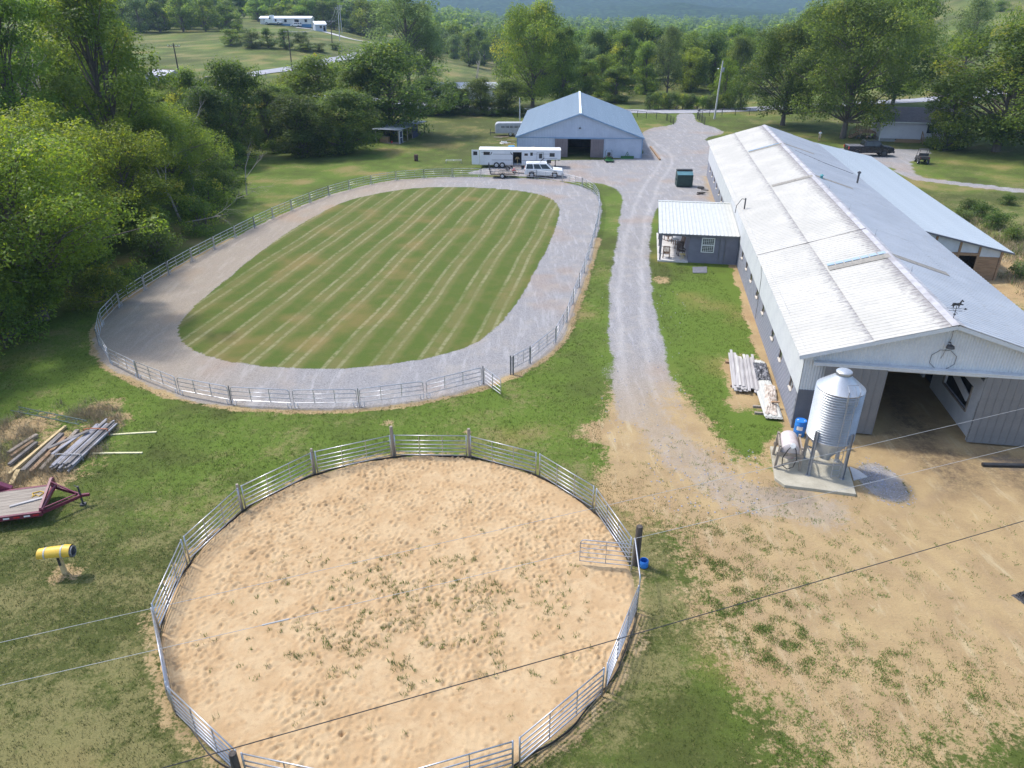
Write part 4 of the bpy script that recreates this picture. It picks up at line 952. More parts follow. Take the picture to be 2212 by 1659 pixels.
rocker('brown rocking chair in the middle of the porch beside the small table', porch(1.95, 3.7), R(200), CH)
rocker('brown rocking chair beyond the small table at the back of the porch', porch(1.05, 6.4), R(-60), CH)
rocker('dark slatted chair standing against the porch wall behind the yellow stool', porch(2.05, 1.75), R(-85), CHD, 'slatted_chair')
t = thing('side_table', 'small brown table between the porch rocking chairs', 'table', porch(1.6, 5.3), .3)
mb = MB(); mb.box((0, 0, .48), (.55, .55, .04)); obj('table_top', mb, mt('grey_table', (.35, .36, .36), (.28, .28, .28), 3.), t)
for x in (-.22, .22):
    for y in (-.22, .22): mb = MB(); mb.bar((x, y, 0), (x, y, .46), .05); obj('leg', mb, CH, t)
t = thing('folding_stool', 'small yellow wooden folding stool at the front of the porch', 'stool', porch(2.12, .62), .1)
YW = mt('yellow_wood', (.60, .47, .20), (.52, .40, .17), 4., .6)
for k in range(5): mb = MB(); mb.box((-.2 + .1 * k, 0, .47), (.085, .4, .025)); obj('slat', mb, YW, t)
for y in (-.17, .17):
    for s_ in (-1, 1): mb = MB(); mb.bar((-.2 * s_, y + .01 * s_, 0), (.2 * s_, y + .01 * s_, .455), .035, .02); obj('leg', mb, YW, t)

# ================================================================ left foreground
d_ = thing('wrapped_drum', 'yellow wrapped drum with two grey straps lying on a wooden post', 'drum', (-17.72, 22.5, 0), R(4))
YEL = mt('yellow_vinyl', (.62, .40, .045), (.55, .34, .035), 2., .5, dirt=(.42, .27, .06, .66))
def arc_sheet(x0, x1, r0, r1, a0, a1, z, n=14, m_=8, sag=0.):
    mb = MB()
    for i in range(m_ + 1):
        x = x0 + (x1 - x0) * i / m_; r = r0 + (r1 - r0) * i / m_
        for k in range(n + 1):
            a = R(a0 + (a1 - a0) * k / n); mb.v.append((x, r * math.cos(a), z + r * math.sin(a) - sag * (1 - i / m_) ** 2))
    for i in range(m_):
        for k in range(n): b = i * (n + 1) + k; mb.f.append((b, b + 1, b + n + 2, b + n + 1))
    return mb
mb = arc_sheet(-.80, .55, .27, .31, -15, 195, 1.26, sag=.10); obj('yellow_cover', mb, YEL, d_, smooth=True, norm=False)
mb = arc_sheet(.35, .66, .315, .30, -20, 200, 1.28); obj('rolled_edge', mb, YEL, d_, smooth=True, norm=False)
mb = MB(); Tm = Matrix.Translation((-.45, 0, 1.26)) @ Matrix.Rotation(R(90), 4, 'Y'); mb.lathe([(.20, .15), (.25, .4), (.27, 1.18), (.24, 1.19), (.2, 1.18), (.17, .7), (.15, .2)], 10, T=Tm); obj('drum_shell', mb, mt('blackened_drum', (.07, .07, .075), (.20, .20, .21), 3., .6), d_)
for x, r_ in ((-.50, .287), (.26, .314)):
    mb = arc_sheet(x, x + .07, r_, r_ + .008, -20, 200, 1.262 - (.06 if x < 0 else .004), m_=1); obj('strap', mb, mt('grey_strap', (.36, .38, .36), (.30, .31, .30), 5.), d_, norm=False)
mb = MB(); mb.bar((.02, 0, -.1), (.0, 0, 1.05), .17); obj('post', mb, WOOD_Y, d_); mb = MB(); mb.bar((.0, -.1, .55), (.0, -.1, .98), .10, .03, (0, 1, 0)); obj('bracket', mb, BLACK, d_)

d_.scale = (.86, .86, .86)
# flatbed trailer: deck along its own x, tongue at +x
fp0, fp1 = Vector((-20.37, 25.71, 0)), Vector((-20.69, 27.74, 0)); md = (fp0 + fp1) / 2; tip = Vector((-19.05, 26.95, 0)); fd = (md - Vector((-22.45, 26.25, 0))).normalized()
ft = thing('flatbed_trailer', 'burgundy flatbed trailer with a weathered plank deck parked on the grass', 'trailer', md, math.atan2(fd.y, fd.x))
BUR = mt('burgundy_steel', (.14, .018, .045), (.10, .014, .035), 2., .4)
TL = 5.2; hw = 1.03; DZ = .60
for k in range(8):
    mb = MB(); y = -hw + .07 + .245 * (k + .5); mb.bb(-TL, -.06, y - .118, y + .118, DZ - .05, DZ); obj('deck_plank', mb, mt('bleached_deck_plank', (.27, .235, .195), (.195, .165, .135), 1.2, .85, bump=.3, stretch=(.7, 7, 7)), ft)
for s_ in (-1, 1):
    mb = MB(); mb.bb(-TL, .0, s_ * hw - .05 if s_ > 0 else -hw - .07, s_ * hw + .07 if s_ > 0 else -hw + .05, DZ - .20, DZ + .02); obj('side_rail', mb, BUR, ft, bevel=.01)
    mb = MB(); mb.bar((-.05, s_ * (hw - .05), DZ - .10), (1.25, s_ * .06, DZ - .10), .07, .14); obj('tongue_rail', mb, BUR, ft)
    mb = MB(); mb.bar((-.02, s_ * (hw - .35) if s_ > 0 else -.9, DZ + .40 if s_ > 0 else DZ + .05), (1.1, s_ * .05, DZ + .02), .05, .05); obj('stay', mb, BUR, ft)
mb = MB(); mb.prism([(-.12, DZ - .05), (.06, DZ - .05), (.06, DZ + .10), (.0, DZ + .12), (-.12, DZ + .06)], -hw, hw); mb.bb(-.1, .02, hw - .3, hw, DZ, DZ + .42); obj('front_beam', mb, BUR, ft, bevel=.01)
mb = MB(); mb.bar((-.05, hw - .1, DZ + .42), (-.05, -hw + .05, DZ + .10), .10, .10); obj('head_rail', mb, BUR, ft)
mb = MB(); mb.bar((1.15, 0, DZ - .10), (1.62, 0, DZ - .10), .10, .12); obj('coupler', mb, BUR, ft)
mb = MB(); mb.tube([(1.25, 0, .06), (1.25, 0, 1.0)], .045, 8); mb.tube([(1.25, 0, .95), (1.08, .1, 1.0)], .02, 6); mb.box((1.25, 0, .03), (.22, .22, .06)); obj('jack', mb, DKM, ft)
mb = MB(); mb.prism([(-3.9, DZ - .2), (-3.9, DZ + .18), (-3.6, DZ + .34), (-2.3, DZ + .34), (-1.85, DZ + .02), (-1.85, DZ - .2)], hw + .08, hw + .36); obj('fender', mb, BUR, ft, bevel=.02)
def wheel(par, x, y, r, w, tm, rm, name='wheel', z=None):
    h = link(name, None, par, (x, y, r if z is None else z)); h.empty_display_size = .2
    Tm = Matrix.Rotation(R(90), 4, 'X') @ Matrix.Translation((0, 0, -w / 2))
    mb = MB(); mb.lathe([(r * .60, .0), (r * .9, .0), (r, w * .18), (r, w * .82), (r * .9, w), (r * .60, w), (r * .58, w * .6), (r * .58, w * .4)], 24, T=Tm, cap=False); mb.f += [(7 * 24 + k, 7 * 24 + (k + 1) % 24, (k + 1) % 24, k) for k in range(24)]; obj('tyre', mb, tm, h, smooth=True)
    mb = MB(); mb.lathe([(r * .6, w * .12), (r * .55, w * .3), (r * .2, w * .22), (r * .12, w * .15), (.02, w * .14)], 16, T=Tm, cap=False); mb.lathe([(r * .6, w * .88), (r * .55, w * .7), (r * .2, w * .78), (r * .12, w * .85), (.02, w * .86)], 16, T=Tm, cap=False); obj('rim', mb, rm, h, smooth=True)
    return h
TYRE = mt('tyre_rubber', (.022, .022, .024), (.04, .04, .04), 6., .85); RIM = mt('pale_rim', (.55, .57, .60), (.45, .47, .5), 5., .35, .6)
for s_ in (-1, 1):
    for x in (-3.35, -2.45): wheel(ft, x, s_ * (hw - .18 if s_ < 0 else hw + .22), .34, .2, TYRE, RIM)
REDM = mt('red_reflector', (.45, .02, .03), (.38, .015, .02), 6., .3); WHT = mt('white_plate', (.8, .8, .8))
for x, m_ in ((-.35, REDM), (-.7, WHT), (-1.1, REDM), (-1.5, WHT)):
    mb = MB(); mb.bb(x, x + .24, -hw - .078, -hw - .071, DZ - .13, DZ - .06); obj('reflector', mb, m_, ft)
mb = MB(); mb.tube([(-.75, .2, DZ + .02), (-.6, .35, DZ + .03), (-.45, .2, DZ + .02), (-.3, .45, DZ + .03), (-.5, .6, DZ + .02), (-.8, .5, DZ + .03), (-.7, .3, DZ + .04)], .025, 5); so = obj('ratchet_strap', mb, YEL, norm=False); so.matrix_world = ft.matrix_basis; tag(so, 'yellow ratchet strap tangled on the flatbed deck', 'strap')
pa, pb = ft.matrix_basis @ Vector((-1.45, -.35, DZ + .03)), ft.matrix_basis @ Vector((-.15, .05, DZ + .03))
plank('loose_plank', 'grey loose plank lying across the flatbed deck', pa, pb, .12, .04, GREYB)

# lumber heap
CGB = mt('cool_grey_board', (.27, .27, .30), (.18, .18, .20), 1.6, .8, stretch=(7, .6, 7)); DGB = mt('dull_grey_board', (.19, .175, .165), (.12, .11, .105), 1.6, .85, stretch=(7, .6, 7))
LG = 'loose lumber heaped by the wood'
for k in range(34):
    lay = k // 9; a = rb.uniform(-.03, .03)
    x = -22.35 + (k % 9) * .12 + rb.uniform(-.03, .03) + lay * .05; m_ = rb.choice([CGB, CGB, DGB])
    y0 = 29.75 + rb.uniform(-.2, .25); L = rb.uniform(3.6, 4.3)
    plank('bundled_batten', 'thin grey batten in the strapped bundle on the lumber heap', (x, y0, .06 + lay * .075), (x + .25 + a, y0 + L, .10 + lay * .075), .10, .06, m_, 'battens strapped in a bundle')
for z_, y_ in ((.38, 30.6), (.40, 33.0)):
    mb = MB(); mb.tube([(-22.5 + (y_ - 30) * .06, y_, .03), (-22.48 + (y_ - 30) * .06, y_, z_), (-21.9, y_, z_ + .05), (-21.25 + (y_ - 30) * .06, y_, z_), (-21.2 + (y_ - 30) * .06, y_, .03)], .03, 5)
    tag(obj('bundle_strap', mb, mt('orange_strap', (.42, .13, .05), (.36, .11, .04), 5.) if y_ > 32 else GREYB), ('orange strap' if y_ > 32 else 'pale strap') + ' tied round the bundle of thin grey battens', 'strap')
hb = [((-24.05, 29.3), (-23.75, 33.8), .14, WOOD_Y, 'long yellowish square post on the lumber heap'), ((-23.55, 29.6), (-23.5, 33.0), .24, DGB, 'wide grey board beside the yellowish post on the lumber heap'), ((-23.1, 29.5), (-23.1, 32.6), .2, WOOD_B, 'brown board between grey boards on the lumber heap'), ((-22.75, 29.7), (-22.9, 33.4), .2, WOOD_G, 'dull weathered board next to the strapped bundle'), ((-25.2, 31.2), (-24.75, 32.9), .2, WOOD_G, 'short weathered board at the brushy edge of the lumber heap'), ((-24.5, 30.1), (-24.3, 32.1), .16, DGB, 'short grey beam lying left over from the lumber heap'), ((-24.9, 30.9), (-24.6, 32.3), .18, WOOD_B, 'short brown beam among dry stalks by the lumber heap'), ((-23.4, 28.45), (-23.75, 29.6), .2, WOOD_Y, 'short raw pine board sticking out behind the flatbed trailer')]
for i, (a, b, w, m_, lab) in enumerate(hb): plank('lumber_board', lab, (*a, .07 + .02 * (i % 3)), (*b, .10 + .02 * (i % 3)), w, .12, m_)
plank('lumber_board', 'grey board thrown slantwise across the strapped bundle', (-23.15, 31.2, .36), (-21.9, 32.75, .46), .2, .05, DGB)
plank('lumber_board', 'bluish white board lying on top of the strapped bundle', (-22.6, 30.6, .40), (-22.2, 32.4, .42), .16, .04, CGB)
YG = 'raw pine boards lying on the lawn'
plank('pine_board', 'raw pine board lying on the lawn nearer the oval track', (-21.18, 33.04, .025), (-18.73, 33.34, .025), .11, .045, mt('fresh_pine', (.55, .52, .33), (.48, .45, .28), 2., .8))
plank('pine_board', 'raw pine board lying on the lawn nearer the flatbed trailer', (-21.17, 31.25, .025), (-18.57, 31.31, .025), .11, .045, MATS['fresh_pine'])
tr = thing('steel_truss', 'dark green lattice truss lying in dry stalks beside the lumber heap', 'truss', (-27.6, 35.7, .12), math.atan2(33.3 - 35.7, 5.3))
GRN = mt('dark_green_steel', (.05, .085, .075), (.035, .06, .055), 3., .6)
for y in (-.22, .22): mb = MB(); mb.tube([(0, y, 0), (5.6, y, .45)], .03, 6); obj('chord', mb, GRN, tr)
for k in range(14): mb = MB(); x = .2 + k * .39; s_ = 1 if k % 2 else -1; mb.tube([(x, -.22 * s_, x * .08), (x + .39, .22 * s_, (x + .39) * .08)], .016, 5); obj('web_bar', mb, GRN, tr)

# overhead wires
def wire(name, label, a, b, z, r, m, sag=.25):
    A, B = at(*a, z), at(*b, z); d = B - A; A2 = A - d * .35; B2 = B + d * .9; mb = MB(); pts = []
    for i in range(41):
        t = i / 40; p = A2.lerp(B2, t); p.z += sag * ((2 * (t - .45)) ** 2 - .1); pts.append(p)
    mb.tube(pts, r, 5); return tag(obj(name, mb, m, norm=False), label, 'wire')
WWIRE = mt('pale_cable', (.42, .42, .42), (.35, .35, .35), 2., .5)
wire('overhead_wire', 'pale overhead wire crossing the pen towards the barn door, farther from the black wire', (0, 1393), (2212, 882), 8.2, .0055, WWIRE)
w2_ = wire('overhead_wire', 'pale overhead wire crossing the pen, with a splice, next to the black wire', (0, 1486), (2212, 963), 8.2, .0055, WWIRE)
A, B = at(0, 1486, 8.2), at(2212, 963, 8.2); d = (B - A).normalized(); p = A.lerp(B, (685 / 2212) * .62); A2 = A - (B - A) * .35; B2 = B + (B - A) * .9; t_ = (p - A2).length / (B2 - A2).length; p.z += .25 * ((2 * (t_ - .45)) ** 2 - .1); mb = MB(); mb.tube([p - d * .28, p + d * .28], .018, 6); obj('splice', mb, WWIRE, w2_)
wire('black_wire', 'single black overhead wire crossing the pen and the bare yard', (370, 1659), (2212, 1125), 7.6, .011, BLACK)
# ================================================================ the far machine barn
def zt(a, b): return ((1360 + a / 6.506) * .7373, (400 + b / 6.506) * .7373)
def z2(a, b): return ((1000 + a / 2.212) * .7373, (b / 2.212) * .7373)
SIDE_B = mt('pale_blue_siding', (.39, .445, .55), (.35, .40, .50), .6, .5, dirt=(.34, .38, .47, .66))
FROOF = mt('blue_grey_roof_metal', (.33, .395, .45), (.285, .345, .40), .5, .38, dirt=(.30, .36, .42, .62), stretch=(.3, 1.5, 1))
TRIM_B = mt('blue_trim', (.20, .30, .44), (.17, .26, .39), 1., .5)
FA = R(4.4); fbn = thing('machine_barn', 'pale blue metal machine barn with an open brown-doored entrance', 'barn', (.75, 113.1, 0), -FA)
FW, FL, FE, FP = 18.35, 30., 2.92, 6.15; fs_ = (FP - FE) / (FW / 2); fa = math.atan(fs_); hyp = (FW / 2 + .25) / math.cos(fa)
fz = lambda x: FP - fs_ * abs(x - FW / 2)
sme = corrugated(0, hyp, 0, .97, .242, .025, rib=.2).mesh('roof_sheet', FROOF)
for i in range(32):
    y = -.3 + i * .968 * .99
    link('roof_sheet', sme, fbn, (-.25, y, FE - fs_ * .25 + .03), (0, -fa, 0)); link('roof_sheet', sme, fbn, (FW + .25, y + .97, FE - fs_ * .25 + .03), (0, -fa, math.pi))
mb = MB(); mb.bar((FW / 2, -.35, FP + .06), (FW / 2, 30.6, FP + .06), .35, .05); obj('ridge_cap', mb, mt('pale_ridge', (.6, .66, .70), (.54, .6, .64), 1.), fbn)
def ribwall(name, par, x0, x1, zlo, zhi, y, m, pitch=.23, amp=.02):
    mb = MB(); n = max(1, round((x1 - x0) / pitch)); pts = []
    for i in range(n):
        a = x0 + (x1 - x0) * i / n; w = (x1 - x0) / n; pts += [(a, 0), (a + w * .72, 0), (a + w * .8, -amp), (a + w * .92, -amp)]
    pts.append((x1, 0))
    for x, d in pts: mb.v += [(x, y + d, zlo), (x, y + d, zhi(x) if callable(zhi) else zhi)]
    mb.f = [(2 * i, 2 * i + 2, 2 * i + 3, 2 * i + 1) for i in range(len(pts) - 1)]
    return obj(name, mb, m, par, norm=False)
for a, b in ((0, 4.6), (4.6, 9.175), (9.175, 13.8), (13.8, FW)): ribwall('gable_sheet', fbn, a, b, 2.78, lambda x: fz(x) - .02, 0, SIDE_B)
ribwall('front_sheet', fbn, 0, 5.6, 0, 2.78, .04, SIDE_B); ribwall('front_sheet', fbn, 12.75, FW, 0, 2.78, .04, SIDE_B)
mb = MB(); mb.bb(0, FW, -.08, .06, 2.72, 2.84); mb.bb(-.03, .1, -.05, .05, 0, 2.9); mb.bb(FW - .1, FW + .03, -.05, .05, 0, 2.9); obj('trim', mb, TRIM_B, fbn)
mb = MB(); mb.bar((-.25, -.32, FE - .12), (FW / 2, -.32, FP - .02), .04, .18); mb.bar((FW + .25, -.32, FE - .12), (FW / 2, -.32, FP - .02), .04, .18); obj('barge_board', mb, TRIM_B, fbn)
mb = MB(); mb.bb(.0, .1, .05, FL, 0, FE - .05); mb.bb(FW - .1, FW, .05, FL, 0, FE - .05); obj('side_wall', mb, SIDE_B, fbn)
ribwall('rear_sheet', fbn, 0, FW, 0, lambda x: fz(x) - .03, FL, SIDE_B)
BRN = mt('brown_metal_door', (.165, .135, .145), (.14, .115, .125), 1.2, .5)
for x0, x1 in ((5.6, 7.5), (10.85, 12.75)): 
    dd = link('sliding_door', None, fbn, (x0, -.1, .05)); dd.empty_display_size = .2
    for k in range(5):
        mb = MB(); w = (x1 - x0) / 5; mb.bb(k * w, k * w + w * .93, -.02, .02, 0, 2.68); mb.bb(k * w + w * .86, k * w + w * .96, -.035, .0, 0, 2.68); obj('ribbed_panel', mb, BRN, dd)
mb = MB(); mb.bb(5.5, 12.85, -.14, -.05, 2.64, 2.72); obj('door_track', mb, TRIM_B, fbn)
mb = MB(); mb.lathe([(.05, 0), (.16, .05), (.12, .2)], 10, (FW / 2, -.2, 4.05)); obj('gable_lamp', mb, DKM, fbn)
mb = MB(); mb.prism([(.2, 0), (FW - .2, 0), (FW - .2, FE - .1), (FW / 2, FP - .15), (.2, FE - .1)], 9., 9.1); obj('barn_shade_sheet', mb, DARK_IN, fbn)  # added dark sheet: the unlit inside of the barn as colour
for k in range(4): mb = MB(); mb.bb(FW + .02, FW + .12, 3 + 7 * k, 3.12 + 7 * k, 0, 2.8); obj('downpipe', mb, SIDE_B, fbn)

# ---- pasture trailers and vehicles
WPAINT = mt('white_vehicle_paint', (.78, .79, .80), (.74, .75, .76), .8, .22, spec=.5)
ALU = mt('ribbed_white_aluminium', (.66, .68, .72), (.60, .62, .66), .8, .35, dirt=(.48, .48, .50, .64))
DKG = mt('dark_tint_glass', (.012, .015, .02), (.02, .025, .03), 1., .06, spec=.6)
ht = thing('horse_trailer', 'long white gooseneck horse trailer with its side door and rear door open', 'horse trailer', (-4.5, 104.5, 0), R(-1.5))
HL, HW_, HB, HT = 11.1, 2.15, .45, 2.42
mb = MB(); mb.prism([(0, HB), (.05, HT), (11.15, HT - .06), (11.2, 1.3), (10.9, 1.15), (9.3, 1.12), (9.15, HB), (5.82, HB), (5.82, 2.12), (4.62, 2.12), (4.62, HB)], 0, .06); mb.prism([(0, HB), (.05, HT), (11.15, HT - .06), (11.2, 1.3), (10.9, 1.15), (9.3, 1.12), (9.15, HB)], HW_ - .06, HW_)
obj('side_skin', mb, ALU, ht)
mb = MB(); mb.bb(0.0, 9.15, .06, HW_ - .06, HB - .05, HB + .04); mb.bb(9.1, 9.2, .06, HW_ - .06, HB, 1.12); mb.bb(9.15, 11.2, .06, HW_ - .06, 1.12, 1.18); mb.bb(11.12, 11.2, .06, HW_ - .06, 1.2, HT - .08); obj('floor_and_nose', mb, ALU, ht)
mb = MB(); mb.prism([(-.05, HT), (-.05, HT + .06), (11.2, HT + .0), (11.25, HT - .06)], -.04, HW_ + .04); obj('roof', mb, mt('white_roof_skin', (.80, .80, .80), (.76, .76, .76), .8, .35), ht, bevel=.02)
for x in (1.9, 5.2, 6.6): mb = MB(); mb.lathe([(.16, 0), (.16, .06), (.05, .09)], 10, (x, 1.1, HT + .05)); obj('roof_vent', mb, WPAINT, ht)
rb_me = MB(); rb_me.bb(0, 4.5, -.022, 0, 0, .03); rb_me = rb_me.mesh('side_rib', ALU)
rb2 = MB(); rb2.bb(0, 2.6, -.022, 0, 0, .03); rb2 = rb2.mesh('side_rib', ALU)
for k in range(9): link('side_rib', rb_me, ht, (.08, 0, .62 + .12 * k)); link('side_rib', rb2, ht, (5.9, 0, .55 + .12 * k))
STRIPE = mt('charcoal_stripe', (.05, .05, .06), (.07, .07, .08), 3.)
for a, b, z0, z1 in ((1.9, 4.6, 1.84, 1.88), (1.7, 4.6, 1.06, 1.1), (5.85, 8.5, .98, 1.02), (8.9, 10.7, 1.28, 1.31), (7.2, 9.6, 1.88, 1.91), (.3, 1.5, 2.06, 2.10)): mb = MB(); mb.bb(a, b, -.03, -.023, z0, z1); obj('stripe', mb, STRIPE, ht)
for a, b in (((1.55, 1.78), (1.75, 2.12)), ((4.3, 2.1), (4.55, 1.76)), ((8.5, 1.0), (8.95, 1.4))): mb = MB(); mb.bar((a[0], -.028, a[1]), (b[0], -.028, b[1]), .012, .10, up=(1, 0, 0)); obj('stripe', mb, STRIPE, ht)
for a, b, z0, z1 in ((.62, 1.42, 1.78, 2.12), (6.2, 6.68, 1.66, 1.98), (7.05, 7.32, 1.70, 2.05), (9.7, 10.32, 1.58, 2.0), (8.25, 8.62, 1.35, 1.92)):
    w_ = link('window', None, ht, (0, -.03, 0)); mb = MB(); mb.bb(a, b, 0, .015, z0, z1); obj('pane', mb, DKG, w_)
    mb = MB(); mb.bb(a - .04, b + .04, .006, .02, z0 - .04, z1 + .04); obj('frame', mb, BLACK, w_)
mb = MB(); mb.bb(5.9, 7.0, -.07, -.02, 1.5, 2.1); obj('drop_door', mb, ALU, ht); mb = MB(); mb.bb(6.2, 6.68, -.08, -.071, 1.66, 1.98); obj('window_grille', mb, DKG, ht)
mb = MB()
for a, b, z0, z1 in ((7.9, 7.93, .5, 2.1), (8.8, 8.83, 1.1, 2.1), (7.9, 8.83, 2.08, 2.11)): mb.bb(a, b, -.035, -.02, z0, z1)
obj('tack_door_outline', mb, STRIPE, ht)
dr = link('rear_door', None, ht, (-.02, .02, HB)); dr.rotation_euler = (0, 0, R(-8)); mb = MB(); mb.bb(-1.05, 0, -.04, 0, 0, 1.95); obj('door_leaf', mb, ALU, dr); mb = MB(); mb.bb(-.82, -.25, -.055, -.041, 1.25, 1.75); obj('door_window', mb, DKG, dr)
mb = MB(); mb.bb(4.62, 5.82, HW_ * .5, HW_ * .5 + .05, HB, 2.2); obj('trailer_shade_sheet', mb, DARK_IN, ht)  # dark sheet as wide as the side opening, painting the shade within
for x in (2.35, 3.15): wheel(ht, x, -.06, .39, .22, TYRE, RIM); wheel(ht, x, HW_ - .12, .39, .22, TYRE, RIM)
mb = MB(); mb.tube([(10.5, .7, 1.15), (10.5, .7, .1)], .05, 8); mb.tube([(10.5, 1.5, 1.15), (10.5, 1.5, .1)], .05, 8); mb.box((10.5, .7, .05), (.3, .3, .06)); mb.box((10.5, 1.5, .05), (.3, .3, .06)); mb.tube([(11., 1.1, 1.2), (11., 1.1, .75)], .06, 8); obj('landing_jack', mb, DKM, ht)
mb = MB(); mb.bb(9.3, 9.9, .3, 1.8, .6, 1.1); obj('neck_box', mb, DKM, ht)
rm = MB(); rm.bar((5.2, -.02, HB), (5.25, -1.3, .06), 1.15, .06); ramp = obj('side_ramp', rm, mt('ramp_rubber', (.16, .14, .13), (.24, .21, .2), 3.), ht)
dl = barn; sdl = thing('saddle_stand', 'tan saddle on a stand in the open side door of the horse trailer', 'saddle', (.75, 104.95, HB + .04), 0)
mb = MB(); mb.bar((0, -.2, 0), (0, -.2, .75), .06); mb.bar((0, .2, 0), (0, .2, .75), .06); obj('stand', mb, WOOD_Y, sdl)
mb = MB(); mb.prism([(-.26, .60), (-.22, .82), (-.08, .9), (.08, .9), (.22, .82), (.26, .60), (.2, .60), (.1, .80), (-.1, .80), (-.2, .60)], -.34, .34); obj('saddle_seat', mb, mt('tan_leather', (.46, .33, .16), (.36, .25, .11), 4.), sdl, bevel=.02)

def vehicle(name, label, cat, loc, rz, body, cab, w, wheels, paint, panes, extra=None, tyre_r=.38, rimm=None):
    """body: side outline; cab: (x0,x1,z0, x2,x3,z1, inset)"""
    t = thing(name, label, cat, loc, rz)
    out = []
    for seg in body:
        if len(seg) == 3:                                  # wheel arch centre x, z, radius
            cx, cz, r_ = seg
            for k in range(9): a = math.pi * (1 - k / 8); out.append((cx - r_ * math.cos(math.pi - a) * -1 if 0 else cx + r_ * math.cos(a), cz + r_ * math.sin(a)))
        else: out.append(seg)
    mb = MB(); mb.prism(out, -w / 2, w / 2); obj('body', mb, paint, t, bevel=.06)
    if cab:
        x0, x1, z0, x2, x3, z1, ins = cab; a = w / 2 - .03; b = a - ins
        V = [(x0, -a, z0), (x1, -a, z0), (x1, a, z0), (x0, a, z0), (x2, -b, z1), (x3, -b, z1), (x3, b, z1), (x2, b, z1)]
        mb = MB(); mb.add(V, [(0, 3, 2, 1), (4, 5, 6, 7), (0, 1, 5, 4), (1, 2, 6, 5), (2, 3, 7, 6), (3, 0, 4, 7)]); obj('cabin', mb, paint, t, bevel=.07)
        Vv = [Vector(p) for p in V]
        faces = {'R': (0, 1, 5, 4), 'L': (3, 2, 6, 7), 'F': (1, 2, 6, 5), 'B': (0, 3, 7, 4)}
        nrm = {'R': Vector((0, -1, .15)), 'L': Vector((0, 1, .15)), 'F': Vector((1, 0, .3)), 'B': Vector((-1, 0, .1))}
        for sd_, u0, u1, v0, v1 in panes:
            f = [Vv[i] for i in faces[sd_]]; pt = lambda u, v: (f[0] * (1 - u) + f[1] * u) * (1 - v) + (f[3] * (1 - u) + f[2] * u) * v
            q = [pt(u0, v0), pt(u1, v0), pt(u1, v1), pt(u0, v1)]; o_ = nrm[sd_].normalized() * .02
            mb = MB(); mb.add([p + o_ for p in q] + [p - o_ for p in q], [(0, 1, 2, 3), (7, 6, 5, 4), (0, 4, 5, 1), (1, 5, 6, 2), (2, 6, 7, 3), (3, 7, 4, 0)]); obj('windshield' if sd_ == 'F' else 'window', mb, DKG, t)
    for x in wheels:
        for s_ in (-1, 1): wheel(t, x, s_ * (w / 2 - .14), tyre_r, .26, TYRE, rimm or RIM)
    return t
def arch(cx, r_): return (cx, .42, r_)
suv = vehicle('suv', 'white sport utility wagon parked beside the horse trailer', 'car', (4.13, 98.55, 0), R(-1.),
    [(-2.5, .42), arch(-1.55, .46), (-.9, .34), (.9, .34), arch(1.45, .46), (2.1, .38), (2.52, .42), (2.55, .72), (2.45, .98), (1.15, 1.12), (-2.45, 1.16), (-2.52, .8)],
    (-2.45, 1.25, 1.10, -2.25, .35, 1.86, .17), 2.0, (-1.55, 1.45), WPAINT,
    [('R', .04, .30, .12, .86), ('R', .34, .60, .12, .86), ('R', .63, .93, .12, .84), ('L', .04, .30, .12, .86), ('L', .34, .60, .12, .86), ('L', .63, .93, .12, .84), ('F', .06, .94, .06, .92), ('B', .08, .92, .2, .9)])
for s_ in (-1, 1):
    mb = MB(); mb.tube([(-2., s_ * .68, 1.9), (.2, s_ * .68, 1.9)], .025, 6); obj('roof_rail', mb, DKM, suv)
    mb = MB(); mb.box((.98, s_ * 1.08, 1.2), (.12, .2, .17)); obj('mirror', mb, WPAINT, suv, bevel=.03)
    mb = MB(); mb.box((2.46, s_ * .72, .84), (.14, .4, .16)); obj('headlight', mb, mt('lamp_glass', (.62, .60, .58), (.5, .4, .36), 5., .15), suv, bevel=.03)
    mb = MB(); mb.box((-2.48, s_ * .9, .98), (.06, .14, .3)); obj('tail_light', mb, REDM, suv)
mb = MB(); mb.box((2.52, 0, .82), (.08, .95, .17)); obj('grille', mb, mt('dark_chrome', (.12, .12, .13), (.2, .2, .2), 5., .3, .5), suv, bevel=.02)
mb = MB(); mb.bb(2.4, 2.62, -.98, .98, .38, .60); obj('bumper', mb, mt('grey_bumper', (.42, .44, .46), (.36, .38, .4), 3., .4), suv, bevel=.05)
for y in (-.4, .4): mb = MB(); mb.tube([(-.4, y - .3, 1.92), (-.4, y + .3, 1.92)], .02, 5); obj('rack_bar', mb, DKM, suv)

ut = thing('utility_trailer', 'small black mesh-gated utility trailer hitched behind the white wagon', 'trailer', (-1.15, 98.3, 0), R(-1.))
BLKS = mt('black_steel', (.025, .025, .028), (.045, .042, .04), 4., .5)
mb = MB(); mb.bb(-1.6, 1.55, -.8, .8, .50, .56); obj('deck', mb, WOOD_G, ut)
mb = MB()
for y in (-.8, .8): mb.bar((-1.6, y, .52), (1.55, y, .52), .05, .10)
for x in (-1.6, 1.55): mb.bar((x, -.8, .52), (x, .8, .52), .05, .10)
obj('frame', mb, BLKS, ut)
for y in (-.8, .8):
    mb = MB(); mb.bar((-1.6, y, .92), (1.55, y, .92), .05, .06); obj('side_rail', mb, BLKS if y > 0 else mt('pale_rail', (.5, .48, .45), (.4, .38, .36), 4.), ut)
    for k in range(7): mb = MB(); x = -1.6 + k * .525; mb.bar((x, y, .55), (x, y, .92), .035); obj('stanchion', mb, BLKS, ut)
tg = link('tail_gate', None, ut, (-1.65, 0, .55)); tg.rotation_euler = (0, R(-12), 0)
